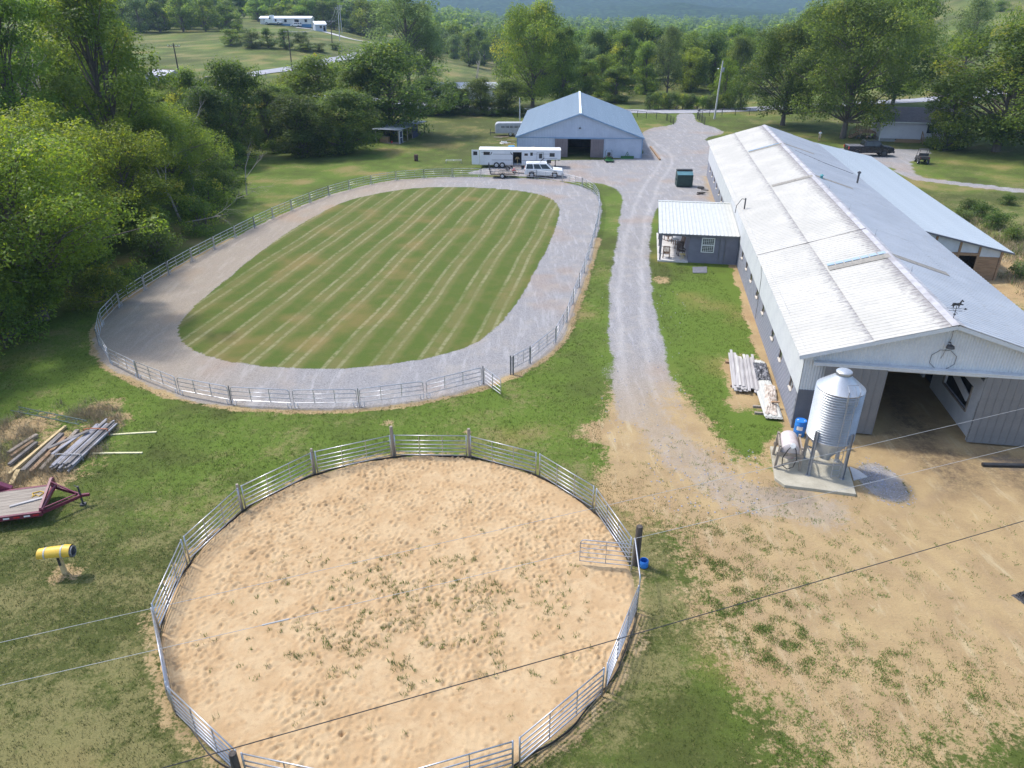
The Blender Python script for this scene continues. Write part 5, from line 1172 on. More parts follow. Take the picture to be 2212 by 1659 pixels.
for y in (-.8, .8): mb = MB(); mb.bar((0, y, 0), (0, y, 1.25), .05); obj('gate_upright', mb, BLKS, tg)
for k in range(9): mb = MB(); mb.bar((0, -.7 + .175 * k, .02), (0, -.7 + .175 * k, 1.2), .02); obj('gate_bar', mb, BLKS, tg)
for z in (.02, .6, 1.24): mb = MB(); mb.bar((0, -.8, z), (0, .8, z), .04); obj('gate_rail', mb, BLKS, tg)
for y in (-.93, .93): wheel(ut, -.1, y, .32, .18, TYRE, RIM)
mb = MB(); mb.bar((1.5, -.5, .5), (2.6, 0, .5), .06, .1); mb.bar((1.5, .5, .5), (2.6, 0, .5), .06, .1); mb.bar((2.5, 0, .5), (2.95, 0, .5), .08, .1); obj('tongue', mb, BLKS, ut)
for y in (-.93, .93): mb = MB(); mb.prism([(-.55, .58), (-.4, .74), (.2, .74), (.35, .58), (.31, .58), (.17, .70), (-.37, .70), (-.51, .58)], y - .12, y + .12); obj('fender', mb, BLKS, ut)
sp = wheel(None, 0, 0, .31, .18, TYRE, RIM, 'spare_tyre'); sp.location = (-.55, 99.2, .90); sp.rotation_euler = (R(12), 0, 0); tag(sp, 'spare tyre on a pale rim standing in the black utility trailer', 'tyre')
REDP = mt('red_paint', (.42, .02, .03), (.34, .015, .02), 4., .35)
mw = thing('tiller', 'small red engine tiller standing at the front of the utility trailer', 'tiller', (.25, 98.1, .56), R(20))
mb = MB(); mb.box((0, 0, .32), (.42, .34, .3)); mb.box((.05, 0, .52), (.22, .22, .14)); obj('engine', mb, REDP, mw, bevel=.05)
mb = MB(); mb.tube([(-.1, -.2, .4), (-.55, -.24, .85), (-.7, -.24, .9)], .02, 6); mb.tube([(-.1, .2, .4), (-.55, .24, .85), (-.7, .24, .9)], .02, 6); obj('handlebar', mb, STEEL, mw)
for s_ in (-1, 1): wheel(mw, 0, s_ * .26, .17, .1, TYRE, RIM)

# stock trailer beside the machine barn
st = thing('stock_trailer', 'round-fronted grey stock trailer beside the machine barn', 'trailer', (-2.85, 131.9, 0), R(3))
GRT = mt('dull_grey_trailer', (.40, .41, .44), (.33, .34, .37), 1.2, .45, .2, dirt=(.30, .28, .27, .60))
def rounded(x0, x1, z0, z1, r_, n=6):
    pts = [(x1, z0), (x0, z0)]
    for k in range(n + 1): a = math.pi - k / n * math.pi / 2; pts.append((x0 + r_ + r_ * math.cos(a), z1 - r_ + r_ * math.sin(a)))
    for k in range(n + 1): a = math.pi / 2 - k / n * math.pi / 2; pts.append((x1 - r_ * .3 + r_ * .3 * math.cos(a), z1 - r_ * .3 + r_ * .3 * math.sin(a)))
    return pts
mb = MB(); mb.prism(rounded(0, 4.9, .5, 2.2, .55), 0, 1.9); obj('body', mb, GRT, st, bevel=.05)
for z in (1.42, 1.62):
    for k in range(5): mb = MB(); mb.bb(1.0 + .75 * k, 1.6 + .75 * k, -.012, .0, z, z + .1); obj('air_slot', mb, BLACK, st)
for x in (.95, 1.9, 2.9, 3.9): mb = MB(); mb.bb(x, x + .05, -.03, 0, .52, 2.0); obj('side_post', mb, GRT, st)
for z in (.9, 1.3, 1.78): mb = MB(); mb.bb(1.9, 2.9, -.035, -.01, z, z + .05); obj('door_bar', mb, GRT, st)
for x in (2.6, 3.4): wheel(st, x, .02, .36, .2, TYRE, RIM); wheel(st, x, 1.88, .36, .2, TYRE, RIM)
mb = MB(); mb.prism([(2.1, .55), (2.25, .82), (3.75, .82), (3.9, .55)], -.16, .0); obj('fender', mb, GRT, st)
mb = MB(); mb.bar((0, .5, .5), (-1., .95, .5), .07, .1); mb.bar((0, 1.4, .5), (-1., .95, .5), .07, .1); mb.tube([(-.8, .95, .05), (-.8, .95, 1.1)], .04, 8); obj('tongue', mb, DKM, st)

# zero-turn mower, blade, beam, barrel, bench
GRNP = mt('green_machine_paint', (.03, .13, .035), (.02, .09, .025), 4., .4)
zm = thing('zero_turn_mower', 'green zero-turn mower parked in front of the machine barn', 'mower', (14.0, 109.3, 0), R(-90))
mb = MB(); mb.bb(-.1, .95, -.62, .62, .14, .30); obj('mowing_deck', mb, GRNP, zm, bevel=.05)
mb = MB(); mb.bb(-.85, .15, -.35, .35, .3, .62); obj('engine_cover', mb, GRNP, zm, bevel=.06)
mb = MB(); mb.bb(-.35, .2, -.28, .28, .62, .74); mb.box((-.38, 0, .95), (.12, .5, .5)); obj('seat', mb, BLACK, zm, bevel=.05)
for s_ in (-1, 1):
    wheel(zm, -.5, s_ * .5, .28, .25, TYRE, RIM); wheel(zm, 1.05, s_ * .42, .15, .12, TYRE, RIM)
    mb = MB(); mb.tube([(.05, s_ * .38, .6), (.25, s_ * .4, .95), (.1, s_ * .25, 1.0)], .02, 6); obj('steering_lever', mb, DKM, zm)
    mb = MB(); mb.tube([(-.62, s_ * .42, .5), (-.68, s_ * .46, 1.35), (-.66, s_ * .3, 1.5)], .03, 6); obj('roll_bar', mb, BLKS, zm)
bd = thing('grader_blade', 'green tractor grader blade lying against the machine barn wall', 'implement', (16.9, 111.15, 0), R(-4))
mb = MB(); mb.prism([(-.05, .02), (.0, .02), (.1, .2), (.06, .42), (.0, .42), (.04, .2)], -.95, .95, T=Matrix.Rotation(R(90), 4, 'Z')); obj('mouldboard', mb, GRNP, bd)
mb = MB(); mb.bar((0, .0, .3), (0, .45, .62), .08); mb.bar((-.3, .3, .35), (0, .4, .95), .05); mb.bar((.3, .3, .35), (0, .4, .95), .05); obj('hitch_frame', mb, GRNP, bd)
plank('timber_beam', 'long weathered timber beam lying on the gravel by the machine barn', (21.95, 121.0, .12), (21.5, 110.0, .12), .24, .24, WOOD_B, cat='timber')
bb_ = drum('burn_barrel', 'rusty dark burn barrel standing alone on the lawn', (-13.87, 109.6, 0), mt('burnt_rust', (.06, .04, .035), (.11, .06, .045), 4., .8), .30, .88, False, 'barrel')
bn = thing('metal_rack', 'low pale metal rack standing on the lawn near the track', 'rack', (-9.4, 107.4, 0), 0)
mb = MB()
for y in (0, .9):
    mb.tube([(0, y, 0), (0, y, .42), (2.15, y, .42), (2.15, y, 0)], .03, 6)
obj('hoop', mb, STEEL, bn); mb = MB(); mb.bar((0, 0, .42), (0, .9, .42), .05); mb.bar((2.15, 0, .42), (2.15, .9, .42), .05); mb.bar((1.07, 0, .42), (1.07, .9, .42), .05); obj('cross_bar', mb, STEEL, bn)
# clutter at the machine barn corner
Tm = Matrix.Rotation(R(90), 4, 'Y')
mb = MB(); mb.lathe([(.3, 0), (.33, .1), (.33, .85), (.3, .95)], 16, T=Tm); tag(obj('blue_tank', mb, mt('sky_blue_plastic', (.05, .30, .55), (.04, .25, .48), 3., .4), loc=(-.55, 116.2, .75), smooth=True, rot=(0, 0, .3)), 'sky blue plastic tank on a rack at the machine barn corner', 'tank')
rk = thing('wood_rack', 'rough timber rack at the corner of the machine barn', 'rack', (-.75, 115.9, 0), .3)
for x in (0, 1.1):
    for y in (0, .6): mb = MB(); mb.bar((x, y, 0), (x, y, .44), .1); obj('leg', mb, WOOD_G, rk)
for y in (.05, .3, .55): mb = MB(); mb.bar((-.1, y, .46), (1.2, y, .46), .16, .05); obj('slat', mb, WOOD_G, rk)
cj = random.Random(5)
crumple('white_scrap', 'torn white plastic scrap on the grass by the machine barn corner', at(*z2(1055, 930)), 1.3, 1.0, .5, mt('white_plastic', (.72, .72, .70)), 12, .3, 'scrap')
for k in range(10):
    p = at(*z2(1070 + cj.uniform(-60, 60), 915 + cj.uniform(-25, 25))); a = cj.uniform(0, 3.1); L = cj.uniform(.5, 1.3)
    plank('scrap_board', 'scrap board in the rubbish heap by the machine barn corner', (p.x - L * math.cos(a), p.y - L * math.sin(a), .05 + .04 * k), (p.x + L * math.cos(a), p.y + L * math.sin(a), .07 + .05 * k), .16, .04, cj.choice([WOOD_B, WOOD_G, PALEB]), 'scrap boards by the machine barn')
gr_ = thing('wire_crate', 'grey wire crate standing against the machine barn wall behind the horse trailer', 'crate', (.95, 111.4, 0), -FA)
for k in range(12): mb = MB(); mb.bar((k * .3, 0, .05), (k * .3, 0, 1.5), .02); obj('bar', mb, LEGM, gr_)
for z in (.05, .75, 1.5): mb = MB(); mb.bar((0, 0, z), (3.3, 0, z), .04); mb.bar((0, 1., z), (3.3, 1., z), .04); mb.bar((0, 0, z), (0, 1., z), .04); mb.bar((3.3, 0, z), (3.3, 1., z), .04); obj('rail', mb, LEGM, gr_)
mb = MB(); mb.bar((1.6, 0, 1.55), (2.4, 1., 1.65), .12, .05); obj('top_board', mb, PALEB, gr_)
for k in range(12): mb = MB(); mb.bar((k * .3, 1., .05), (k * .3, 1., 1.5), .02); obj('bar', mb, LEGM, gr_)

# dumpster and scrap by the stable wall
dm = thing('dumpster', 'dark green steel dumpster with a sloping lid on the gravel', 'dumpster', (20.36, 92.2, 0), R(-2))
DGR = mt('dark_green_bin', (.016, .045, .04), (.012, .033, .03), 2., .5)
mb = MB(); mb.prism([(0, .08), (1.35, .08), (1.35, 1.95), (.0, 1.45)], 0, 1.95, plane='yz'); obj('bin', mb, DGR, dm, bevel=.03)
mb = MB(); mb.prism([(-.04, 1.47), (.75, 1.76), (.75, 1.80), (-.04, 1.51)], .02, 1.93, plane='yz'); obj('lid', mb, mt('teal_lid', (.06, .16, .19), (.05, .13, .16), 2., .5), dm)
mb = MB()
for k in range(14): mb.bb(.05 + .14 * k, .12 + .14 * k, .76, 1.42, 1.80 + 0, 1.99)
obj('ribbed_lid', mb, BLACK, dm)
for x in (-.1, 1.95): mb = MB(); mb.bb(x, x + .1, .4, .95, .8, 1.0); obj('fork_pocket', mb, DGR, dm)
for k in range(7):
    q = barn(57 - rb.uniform(0, 2.2), -1.2 + rb.uniform(-.4, .4)); 
    if k < 4: drumless = plank('scrap_timber', 'short dark timber in the scrap beside the dumpster', (q.x - .4, q.y, .08 + .05 * k), (q.x + .4, q.y + rb.uniform(-.4, .4), .1 + .05 * k), .15, .1, WOOD_D, 'scrap timbers beside the dumpster', cat='timber')
mb = MB(); mb.lathe([(.32, 0), (.42, .03), (.42, .17), (.32, .2)], 18); tag(obj('old_tyre', mb, TYRE, smooth=True, loc=barn(58.4, -1.2)), 'old black tyre lying by the stable wall beside the dumpster', 'tyre')

# ================================================================ open shelter under the trees
sh = thing('shelter', 'open plank-floored shelter with tin roof and dark blue panel under the trees', 'shelter', (-18.09, 122.68, 0), math.atan2(132.91 - 122.68, -14.92 + 18.09))
SLn, SWd = 10.7, 4.2
for k in range(11): mb = MB(); mb.bb(0, SLn, .05 + .38 * k, .41 + .38 * k, .22, .28); obj('floor_plank', mb, WOOD_G, sh)
mb = MB(); mb.bb(0, SLn, 0, .06, .06, .22); mb.bb(0, .06, 0, SWd, .06, .22); obj('skirt', mb, WOOD_G, sh)
for x in (.1, 3.5, 5.4, 7.5, 10.5):
    for y in (.1, SWd - .1): mb = MB(); mb.bar((x, y, 0), (x, y, 2.35 if y < 1 else 2.1), .12); obj('post', mb, WOOD_G, sh)
shme = corrugated(-.35, SWd + .4, 0, .97, .2, .02).mesh('roof_sheet', mt('dull_tin', (.34, .38, .45), (.28, .31, .37), .8, .4, .4), True)
for k in range(11): link('roof_sheet', shme, sh, (-.0 + k * .98 + .97 - .1, -.0, 2.42), (R(-3.2), 0, R(90)))
NAVY = mt('navy_sheet', (.018, .03, .075), (.014, .024, .06), 2., .5)
mb = MB(); mb.bb(5.4, 7.5, -.03, .03, .1, 2.3); obj('blue_panel', mb, NAVY, sh); mb = MB(); mb.bb(3.6, 7.4, SWd - .1, SWd - .05, .28, 2.0); obj('back_panel', mb, NAVY, sh)
mb = MB(); mb.bb(.3, 1.35, .0, .05, .3, 2.1); obj('door_leaf', mb, NAVY, sh); mb = MB()
for a, b, c_, d_ in ((.25, .33, .28, 2.15), (1.32, 1.4, .28, 2.15), (.25, 1.4, 2.1, 2.18), (.25, 1.4, 1.1, 1.18)): mb.bb(a, b, -.03, .06, c_, d_)
obj('door_frame', mb, LAT, sh)
t = thing('cabinet', 'pale brown cabinet standing inside the open shelter', 'cabinet', sh.matrix_basis @ Vector((.5, 2.2, .28)), sh.rotation_euler[2]); mb = MB(); mb.bb(0, .7, 0, 1.5, 0, .85); obj('carcass', mb, WOOD_B, t, bevel=.01); mb = MB(); mb.bb(-.04, .74, -.04, 1.54, .85, .9); obj('cabinet_top', mb, WOOD_G, t)
mb = MB(); mb.lathe([(.13, 0), (.15, .3), (.13, .32)], 12); tag(obj('red_bucket', mb, REDP, smooth=True, loc=sh.matrix_basis @ Vector((.4, 1.5, .28))), 'small red bucket on the shelter floor near the cabinet', 'bucket')
mb = MB(); mb.lathe([(.13, 0), (.15, .34), (.13, .36)], 12); tag(obj('red_bucket', mb, REDP, smooth=True, loc=sh.matrix_basis @ Vector((8.2, .7, .28))), 'small red bucket beyond the blue panel of the shelter', 'bucket')

# ================================================================ entrance fence, gates, poles
def chain_fence(name, label, pts, h, cat='fence', step=None, mesh_=True):
    pts = [Vector(p) for p in pts]; t = thing(name, label, cat, pts[0], 0); o0 = pts[0]
    for i, p in enumerate(pts):
        mb = MB(); q = p - o0; mb.tube([q, q + Vector((0, 0, h + .05))], .05, 7); obj('post', mb, BLKS, t)
        if i:
            r0 = pts[i - 1] - o0; mb = MB(); mb.tube([r0 + Vector((0, 0, h)), q + Vector((0, 0, h))], .035, 6); obj('top_rail', mb, BLKS, t)
            if mesh_:
                mb = MB(); n = max(3, int((q - r0).length / .22))
                for k in range(n):
                    a = r0.lerp(q, k / n); b = r0.lerp(q, min(1, (k + 2.6) / n))
                    mb.bar(a + Vector((0, 0, .05)), b + Vector((0, 0, h)), .008); mb.bar(b + Vector((0, 0, .05)), a + Vector((0, 0, h)), .008)
                obj('wire_mesh', mb, BLKS, t)
    return t
G3 = lambda *a: Vector((a[0], a[1], tz(a[0], a[1])))
chain_fence('wire_fence', 'black chain-link fence curving from the machine barn to the entrance', [G3(22.6, 158.4), G3(25.26, 156.4), G3(26.76, 154.6), G3(28.55, 153.5), G3(30.18, 151.5)], 1.25)
chain_fence('entrance_gate', 'black chain-link gate leaf standing open on the machine barn side of the entrance', [G3(30.3, 151.3), G3(30.45, 148.8), G3(30.56, 146.3)], 1.3, 'gate')
chain_fence('entrance_gate', 'black chain-link gate leaf standing open on the utility pole side of the entrance', [G3(36.68, 153.9), G3(36.5, 151.2), G3(36.42, 148.6), G3(36.33, 145.9)], 1.3, 'gate')
chain_fence('wire_fence', 'black chain-link fence from the entrance past the utility pole along the road', [G3(36.8, 154.1), G3(38.2, 156), G3(40.22, 158.3), G3(42.8, 158.5), G3(45.7, 159.2), G3(48.9, 160.2), G3(53, 161.3), G3(58, 163), G3(63, 165), G3(69, 167.5), G3(75, 170)], 1.3, mesh_=True)
mbx = thing('mailbox', 'dark mailbox on a post at the entrance gate', 'mailbox', G3(38.0, 158.5), 0)
mb = MB(); mb.bar((0, 0, 0), (0, 0, 1.0), .1); obj('post', mb, WOOD_D, mbx); mb = MB(); mb.prism([(-.2, 1.0), (.2, 1.0), (.2, 1.25), (.12, 1.36), (-.12, 1.36), (-.2, 1.25)], -.42, .42); obj('box', mb, mt('dark_grey_box', (.06, .065, .075), (.09, .09, .1), 3.), mbx)
POLEG = mt('pale_grey_pole', (.42, .42, .42), (.34, .34, .34), 1., .8, bump=.2, stretch=(5, 5, .5))
def utility_pole(label, base, h, arms=1, r=.14, lean_=(0, 0), m=None, group=None):
    t = thing('utility_pole', label, 'pole', base, 0, group); m = m or WOOD_G
    top = Vector((lean_[0], lean_[1], h)); mb = MB(); mb.tube([(0, 0, -.2), top * .5, top], [r * 1.15, r, r * .75], 9); obj('pole_shaft', mb, m, t, smooth=True)
    for k in range(arms):
        z = h - .5 - .8 * k; mb = MB(); mb.bar((-1.1 + top.x, top.y, z), (1.1 + top.x, top.y, z), .09, .11); obj('crossarm', mb, WOOD_G, t)
        for x in (-1., -.45, .45, 1.): mb = MB(); mb.lathe([(.04, 0), (.06, .1), (.03, .2)], 7, (x + top.x, top.y, z + .05)); obj('insulator', mb, LAT, t)
    return t
up = utility_pole('tall pale utility pole with a lamp and transformer beside the entrance fence', Vector((40.15, 154., 0)), 10.6, 0, .16, (.35, 0), POLEG)
mb = MB(); mb.lathe([(.24, 0), (.26, .05), (.26, .7), (.22, .78)], 12, (.62, 0, 8.6)); obj('transformer', mb, LEGM, up, smooth=True)
mb = MB(); mb.bar((.3, 0, 9.), (-.4, -.4, 9.3), .05); mb.lathe([(.06, .12), (.2, 0), (.16, -.08)], 10, (-.45, -.42, 9.2)); obj('yard_lamp', mb, LEGM, up)
utility_pole('slim grey light pole rising behind the stock trailer', Vector((1.45, 140, 0)), 5.4, 0, .11, (-.1, 0), POLEG)
utility_pole('thin pale pole beside the open shelter', at(905, 262) * .96 + Vector((0, 0, 0)) - Vector((0, 0, at(905, 262).z)), 4.6, 0, .09, (-.05, 0), POLEG)
# ================================================================ the house on the rise, its yard and people
def z4b(a, b): return ((2480 + a / 8.508) * .7373, (300 + b / 8.508) * .7373)
cf = at(1898, 305)
hs_ = thing('house', 'grey lap-sided house with a shingle roof half hidden by the large tree', 'house', cf, R(-13))
SIDING = mt('mauve_grey_siding', (.50, .50, .57), (.46, .46, .53), 1., .6)
HX, HY, HE, HR_ = 13., 8., 3.15, 5.0
lp = MB()
for k in range(17):
    z = .55 + k * .153; lp.prism([(-.0, z), (-.028, z), (-.008, z + .153), (0, z + .153)], .1, HX, T=None, plane='yz') if 0 else lp.add([(.1, -.03, z), (HX, -.03, z), (HX, -.006, z + .153), (.1, -.006, z + .153), (.1, 0, z), (HX, 0, z)], [(0, 1, 2, 3), (0, 4, 5, 1)])
    lp.add([(-.03, .1, z), (-.03, HY, z), (-.006, HY, z + .153), (-.006, .1, z + .153), (0, .1, z), (0, HY, z)], [(3, 2, 1, 0), (1, 5, 4, 0)])
obj('lap_siding', lp, SIDING, hs_, norm=False)
mb = MB(); mb.bb(0, HX, 0, HY, .5, HE); mb.prism([(0, HE), (HY, HE), (HY / 2, HR_ - .08)], 0., HX, plane='yz'); obj('wall', mb, SIDING, hs_)
mb = MB(); mb.bb(.03, HX - .03, .03, HY - .03, -.1, .5); obj('foundation', mb, mt('foundation_grey', (.27, .27, .28), (.22, .22, .23), 2., .9), hs_)
SHING = mt('mauve_shingle', (.165, .155, .18), (.12, .112, .135), 2.5, .9, bump=.3, stretch=(1, 4, 1))
hr = link('roof', None, hs_); hr.empty_display_size = .2
sl = (HR_ - HE) / (HY / 2)
for s_, nm in ((1, 'roof_slope'), (-1, 'roof_slope')):
    mb = MB()
    for k in range(12):
        t0, t1 = k / 12, (k + 1) / 12; y0, y1 = -.35 + (HY / 2 + .35) * t0, -.35 + (HY / 2 + .35) * t1; z0, z1 = HE + sl * y0 + .05, HE + sl * y1 + .05
        if s_ < 0: y0, y1 = HY - y0, HY - y1
        mb.add([(-.35, y0, z0 + .03), (HX + .35, y0, z0 + .03), (HX + .35, y1, z1), (-.35, y1, z1), (-.35, y0, z0 - .08), (HX + .35, y0, z0 - .08), (HX + .35, y1, z1 - .08), (-.35, y1, z1 - .08)], [(0, 1, 2, 3), (7, 6, 5, 4), (0, 4, 5, 1), (0, 3, 7, 4), (1, 5, 6, 2)])
    obj(nm, mb, SHING, hr)
mb = MB(); mb.bb(-.36, HX + .36, -.42, -.35, HE - .16, HE + .0); mb.bar((-.38, -.36, HE - .02), (-.38, HY / 2, HR_ + .06), .05, .2); mb.bar((-.38, HY + .36, HE - .02), (-.38, HY / 2, HR_ + .06), .05, .2); obj('fascia', mb, WHITE_M, hs_)
mb = MB(); mb.bb(-.04, .1, -.06, .06, .1, HE); obj('corner_board', mb, WHITE_M, hs_)
mb = MB(); mb.bb(2.4, 3.0, -.05, 0, .28, .44); obj('crawl_vent', mb, BLACK, hs_)
w_ = link('window', None, hs_, (6.9, -.05, 1.5)); w_.empty_display_size = .2; mb = MB(); mb.bb(0, 1., 0, .03, 0, 1.3); obj('pane', mb, GLASS, w_); mb = MB(); mb.bb(-.08, 1.08, .005, .04, -.08, 1.38); obj('frame', mb, WHITE_M, w_)
dk = thing('side_deck', 'weathered wooden deck with railings and steps on the side of the house', 'deck', hs_.matrix_basis @ Vector((-.1, 2.2, 0)), R(-13))
for k in range(14): mb = MB(); mb.bb(-2.6, -.02, k * .3, k * .3 + .27, .92, .96); obj('deck_board', mb, WOOD_B, dk)
for x in (-2.55, -1.3, -.1):
    for y in (.05, 2.1, 4.1): mb = MB(); mb.bar((x, y, 0), (x, y, 1.95 if x < -.5 else .92), .1); obj('post', mb, WOOD_B, dk)
for z in (1.1, 1.9): mb = MB(); mb.bar((-2.55, .05, z), (-.1, .05, z), .05, .09); mb.bar((-2.55, .05, z), (-2.55, 4.1, z), .05, .09); obj('rail', mb, WOOD_B, dk)
for k in range(16): mb = MB(); mb.bar((-2.45 + .15 * k, .05, 1.1), (-2.45 + .15 * k, .05, 1.9), .035); obj('baluster', mb, WOOD_B, dk)
for k in range(5): mb = MB(); mb.bb(-2.9 - .28 * k, -2.62 - .28 * k, .3, 1.6, .74 - .18 * k, .78 - .18 * k); obj('step', mb, WOOD_B, dk)
for y in (.28, 1.62): mb = MB(); mb.bar((-2.6, y, 1.9), (-4.0, y, .95), .05, .09); mb.bar((-2.6, y, .85), (-4.05, y, -.02), .05, .2); mb.bar((-3.95, y, 0), (-3.95, y, 1.0), .08); obj('stair_rail', mb, WOOD_B, dk)
fs2 = thing('front_steps', 'brown wooden steps with a handrail at the front of the house', 'steps', hs_.matrix_basis @ Vector((6.3, -.1, 0)), R(-13))
for k in range(5): mb = MB(); mb.bb(0, 1.9, -.3 - .3 * k, -.02 - .3 * k, .78 - .17 * k, .83 - .17 * k); obj('step', mb, WOOD_G, fs2)
for x in (0, 1.9): mb = MB(); mb.bar((x, 0, 1.75), (x, -1.6, .95), .06, .1); mb.bar((x, -1.55, 0), (x, -1.55, 1.0), .09); mb.bar((x, 0, 0), (x, 0, 1.8), .09); mb.bar((x, 0, .75), (x, -1.6, .02), .05, .2); obj('handrail', mb, WOOD_B, fs2)
for k in range(3): plank('retaining_timber', 'brown landscape timber laid along the foot of the house', hs_.matrix_basis @ Vector((2.3 + .1 * k, -.55, .09 + .17 * k)), hs_.matrix_basis @ Vector((6.2, -.55, .09 + .17 * k)), .18, .17, WOOD_B, 'landscape timbers by the house', cat='timber')

BPAINT = mt('black_vehicle_paint', (.010, .011, .016), (.014, .015, .02), .8, .2, spec=.5)
pk = vehicle('pickup_truck', 'black crew-cab pickup truck with a covered bed parked by the house', 'truck', (53.3, 113.9, tz(53.3, 113.9)), R(-3),
    [(-3.1, .62), arch(-1.85, .54), (-1.1, .5), (1.2, .5), arch(1.95, .54), (2.75, .5), (3.15, .58), (3.2, 1.0), (3.1, 1.22), (1.75, 1.38), (-3.1, 1.36)],
    (-1.0, 1.75, 1.34, -.85, .95, 2.1, .15), 2.05, (-1.85, 1.95), BPAINT,
    [('R', .05, .44, .12, .84), ('R', .49, .92, .12, .84), ('L', .05, .44, .12, .84), ('L', .49, .92, .12, .84), ('F', .06, .94, .06, .92), ('B', .1, .9, .2, .85)], tyre_r=.44, rimm=mt('black_rim', (.03, .03, .032), (.06, .06, .06), 5., .4))
pk.scale = (1.05, 1.05, 1.08)
mb = MB(); mb.bb(-3.08, -1.05, -.98, .98, 1.36, 1.41)
obj('bed_cover', mb, mt('grey_tonneau', (.10, .10, .11), (.13, .13, .14), 2., .6), pk, bevel=.02)
for x in (-2.6, -2.1, -1.55): mb = MB(); mb.bb(x, x + .05, -.95, .95, 1.408, 1.425); obj('cover_seam', mb, BLACK, pk)
for s_ in (-1, 1):
    mb = MB(); mb.box((3.1, s_ * .82, 1.02), (.2, .32, .26)); obj('headlight', mb, mt('amber_lamp', (.55, .28, .16), (.6, .45, .35), 5., .15), pk, bevel=.03)
    mb = MB(); mb.box((-3.12, s_ * .93, 1.15), (.06, .16, .34)); obj('tail_light', mb, REDM, pk)
    mb = MB(); mb.box((1.25, s_ * 1.18, 1.5), (.16, .24, .26)); obj('mirror', mb, BPAINT, pk, bevel=.03)
mb = MB(); mb.bb(3.12, 3.3, -1., 1., .5, .78); obj('bumper', mb, BPAINT, pk, bevel=.05)
mb = MB(); mb.tube([(-.6, -.7, 2.05), (.6, -.7, 2.05)], .03, 6); mb.tube([(-.6, .7, 2.05), (.6, .7, 2.05)], .03, 6); obj('roof_rail', mb, BLACK, pk)
ub = at(1990, 352); ub.z = tz(ub.x, ub.y)
uv = thing('utility_buggy', 'black side-by-side utility buggy parked on the lawn under the large tree', 'buggy', ub, R(75))
mb = MB(); mb.bb(-1.35, -.3, -.68, .68, .72, 1.05); obj('cargo_bed', mb, BLKS, uv, bevel=.03); mb = MB(); mb.bb(-.3, 1.35, -.66, .66, .45, .85); obj('chassis', mb, BLKS, uv, bevel=.08)
mb = MB(); mb.bb(-.25, .2, -.6, .6, .85, .98); mb.bb(-.32, -.2, -.6, .6, .9, 1.4); obj('seat', mb, BLACK, uv, bevel=.04)
for s_ in (-1, 1):
    mb = MB(); mb.tube([(-.35, s_ * .62, .9), (-.4, s_ * .58, 1.85), (.55, s_ * .58, 1.85), (1.0, s_ * .62, .9)], .03, 7); obj('roll_cage', mb, BLKS, uv)
    for x in (-.95, .95): wheel(uv, x, s_ * .62, .32, .26, TYRE, RIM)
    mb = MB(); mb.box((-1.37, s_ * .55, .9), (.03, .1, .08)); obj('tail_light', mb, REDM, uv)
mb = MB(); mb.bb(-.42, .58, -.6, .6, 1.85, 1.9); obj('canopy', mb, BLACK, uv)

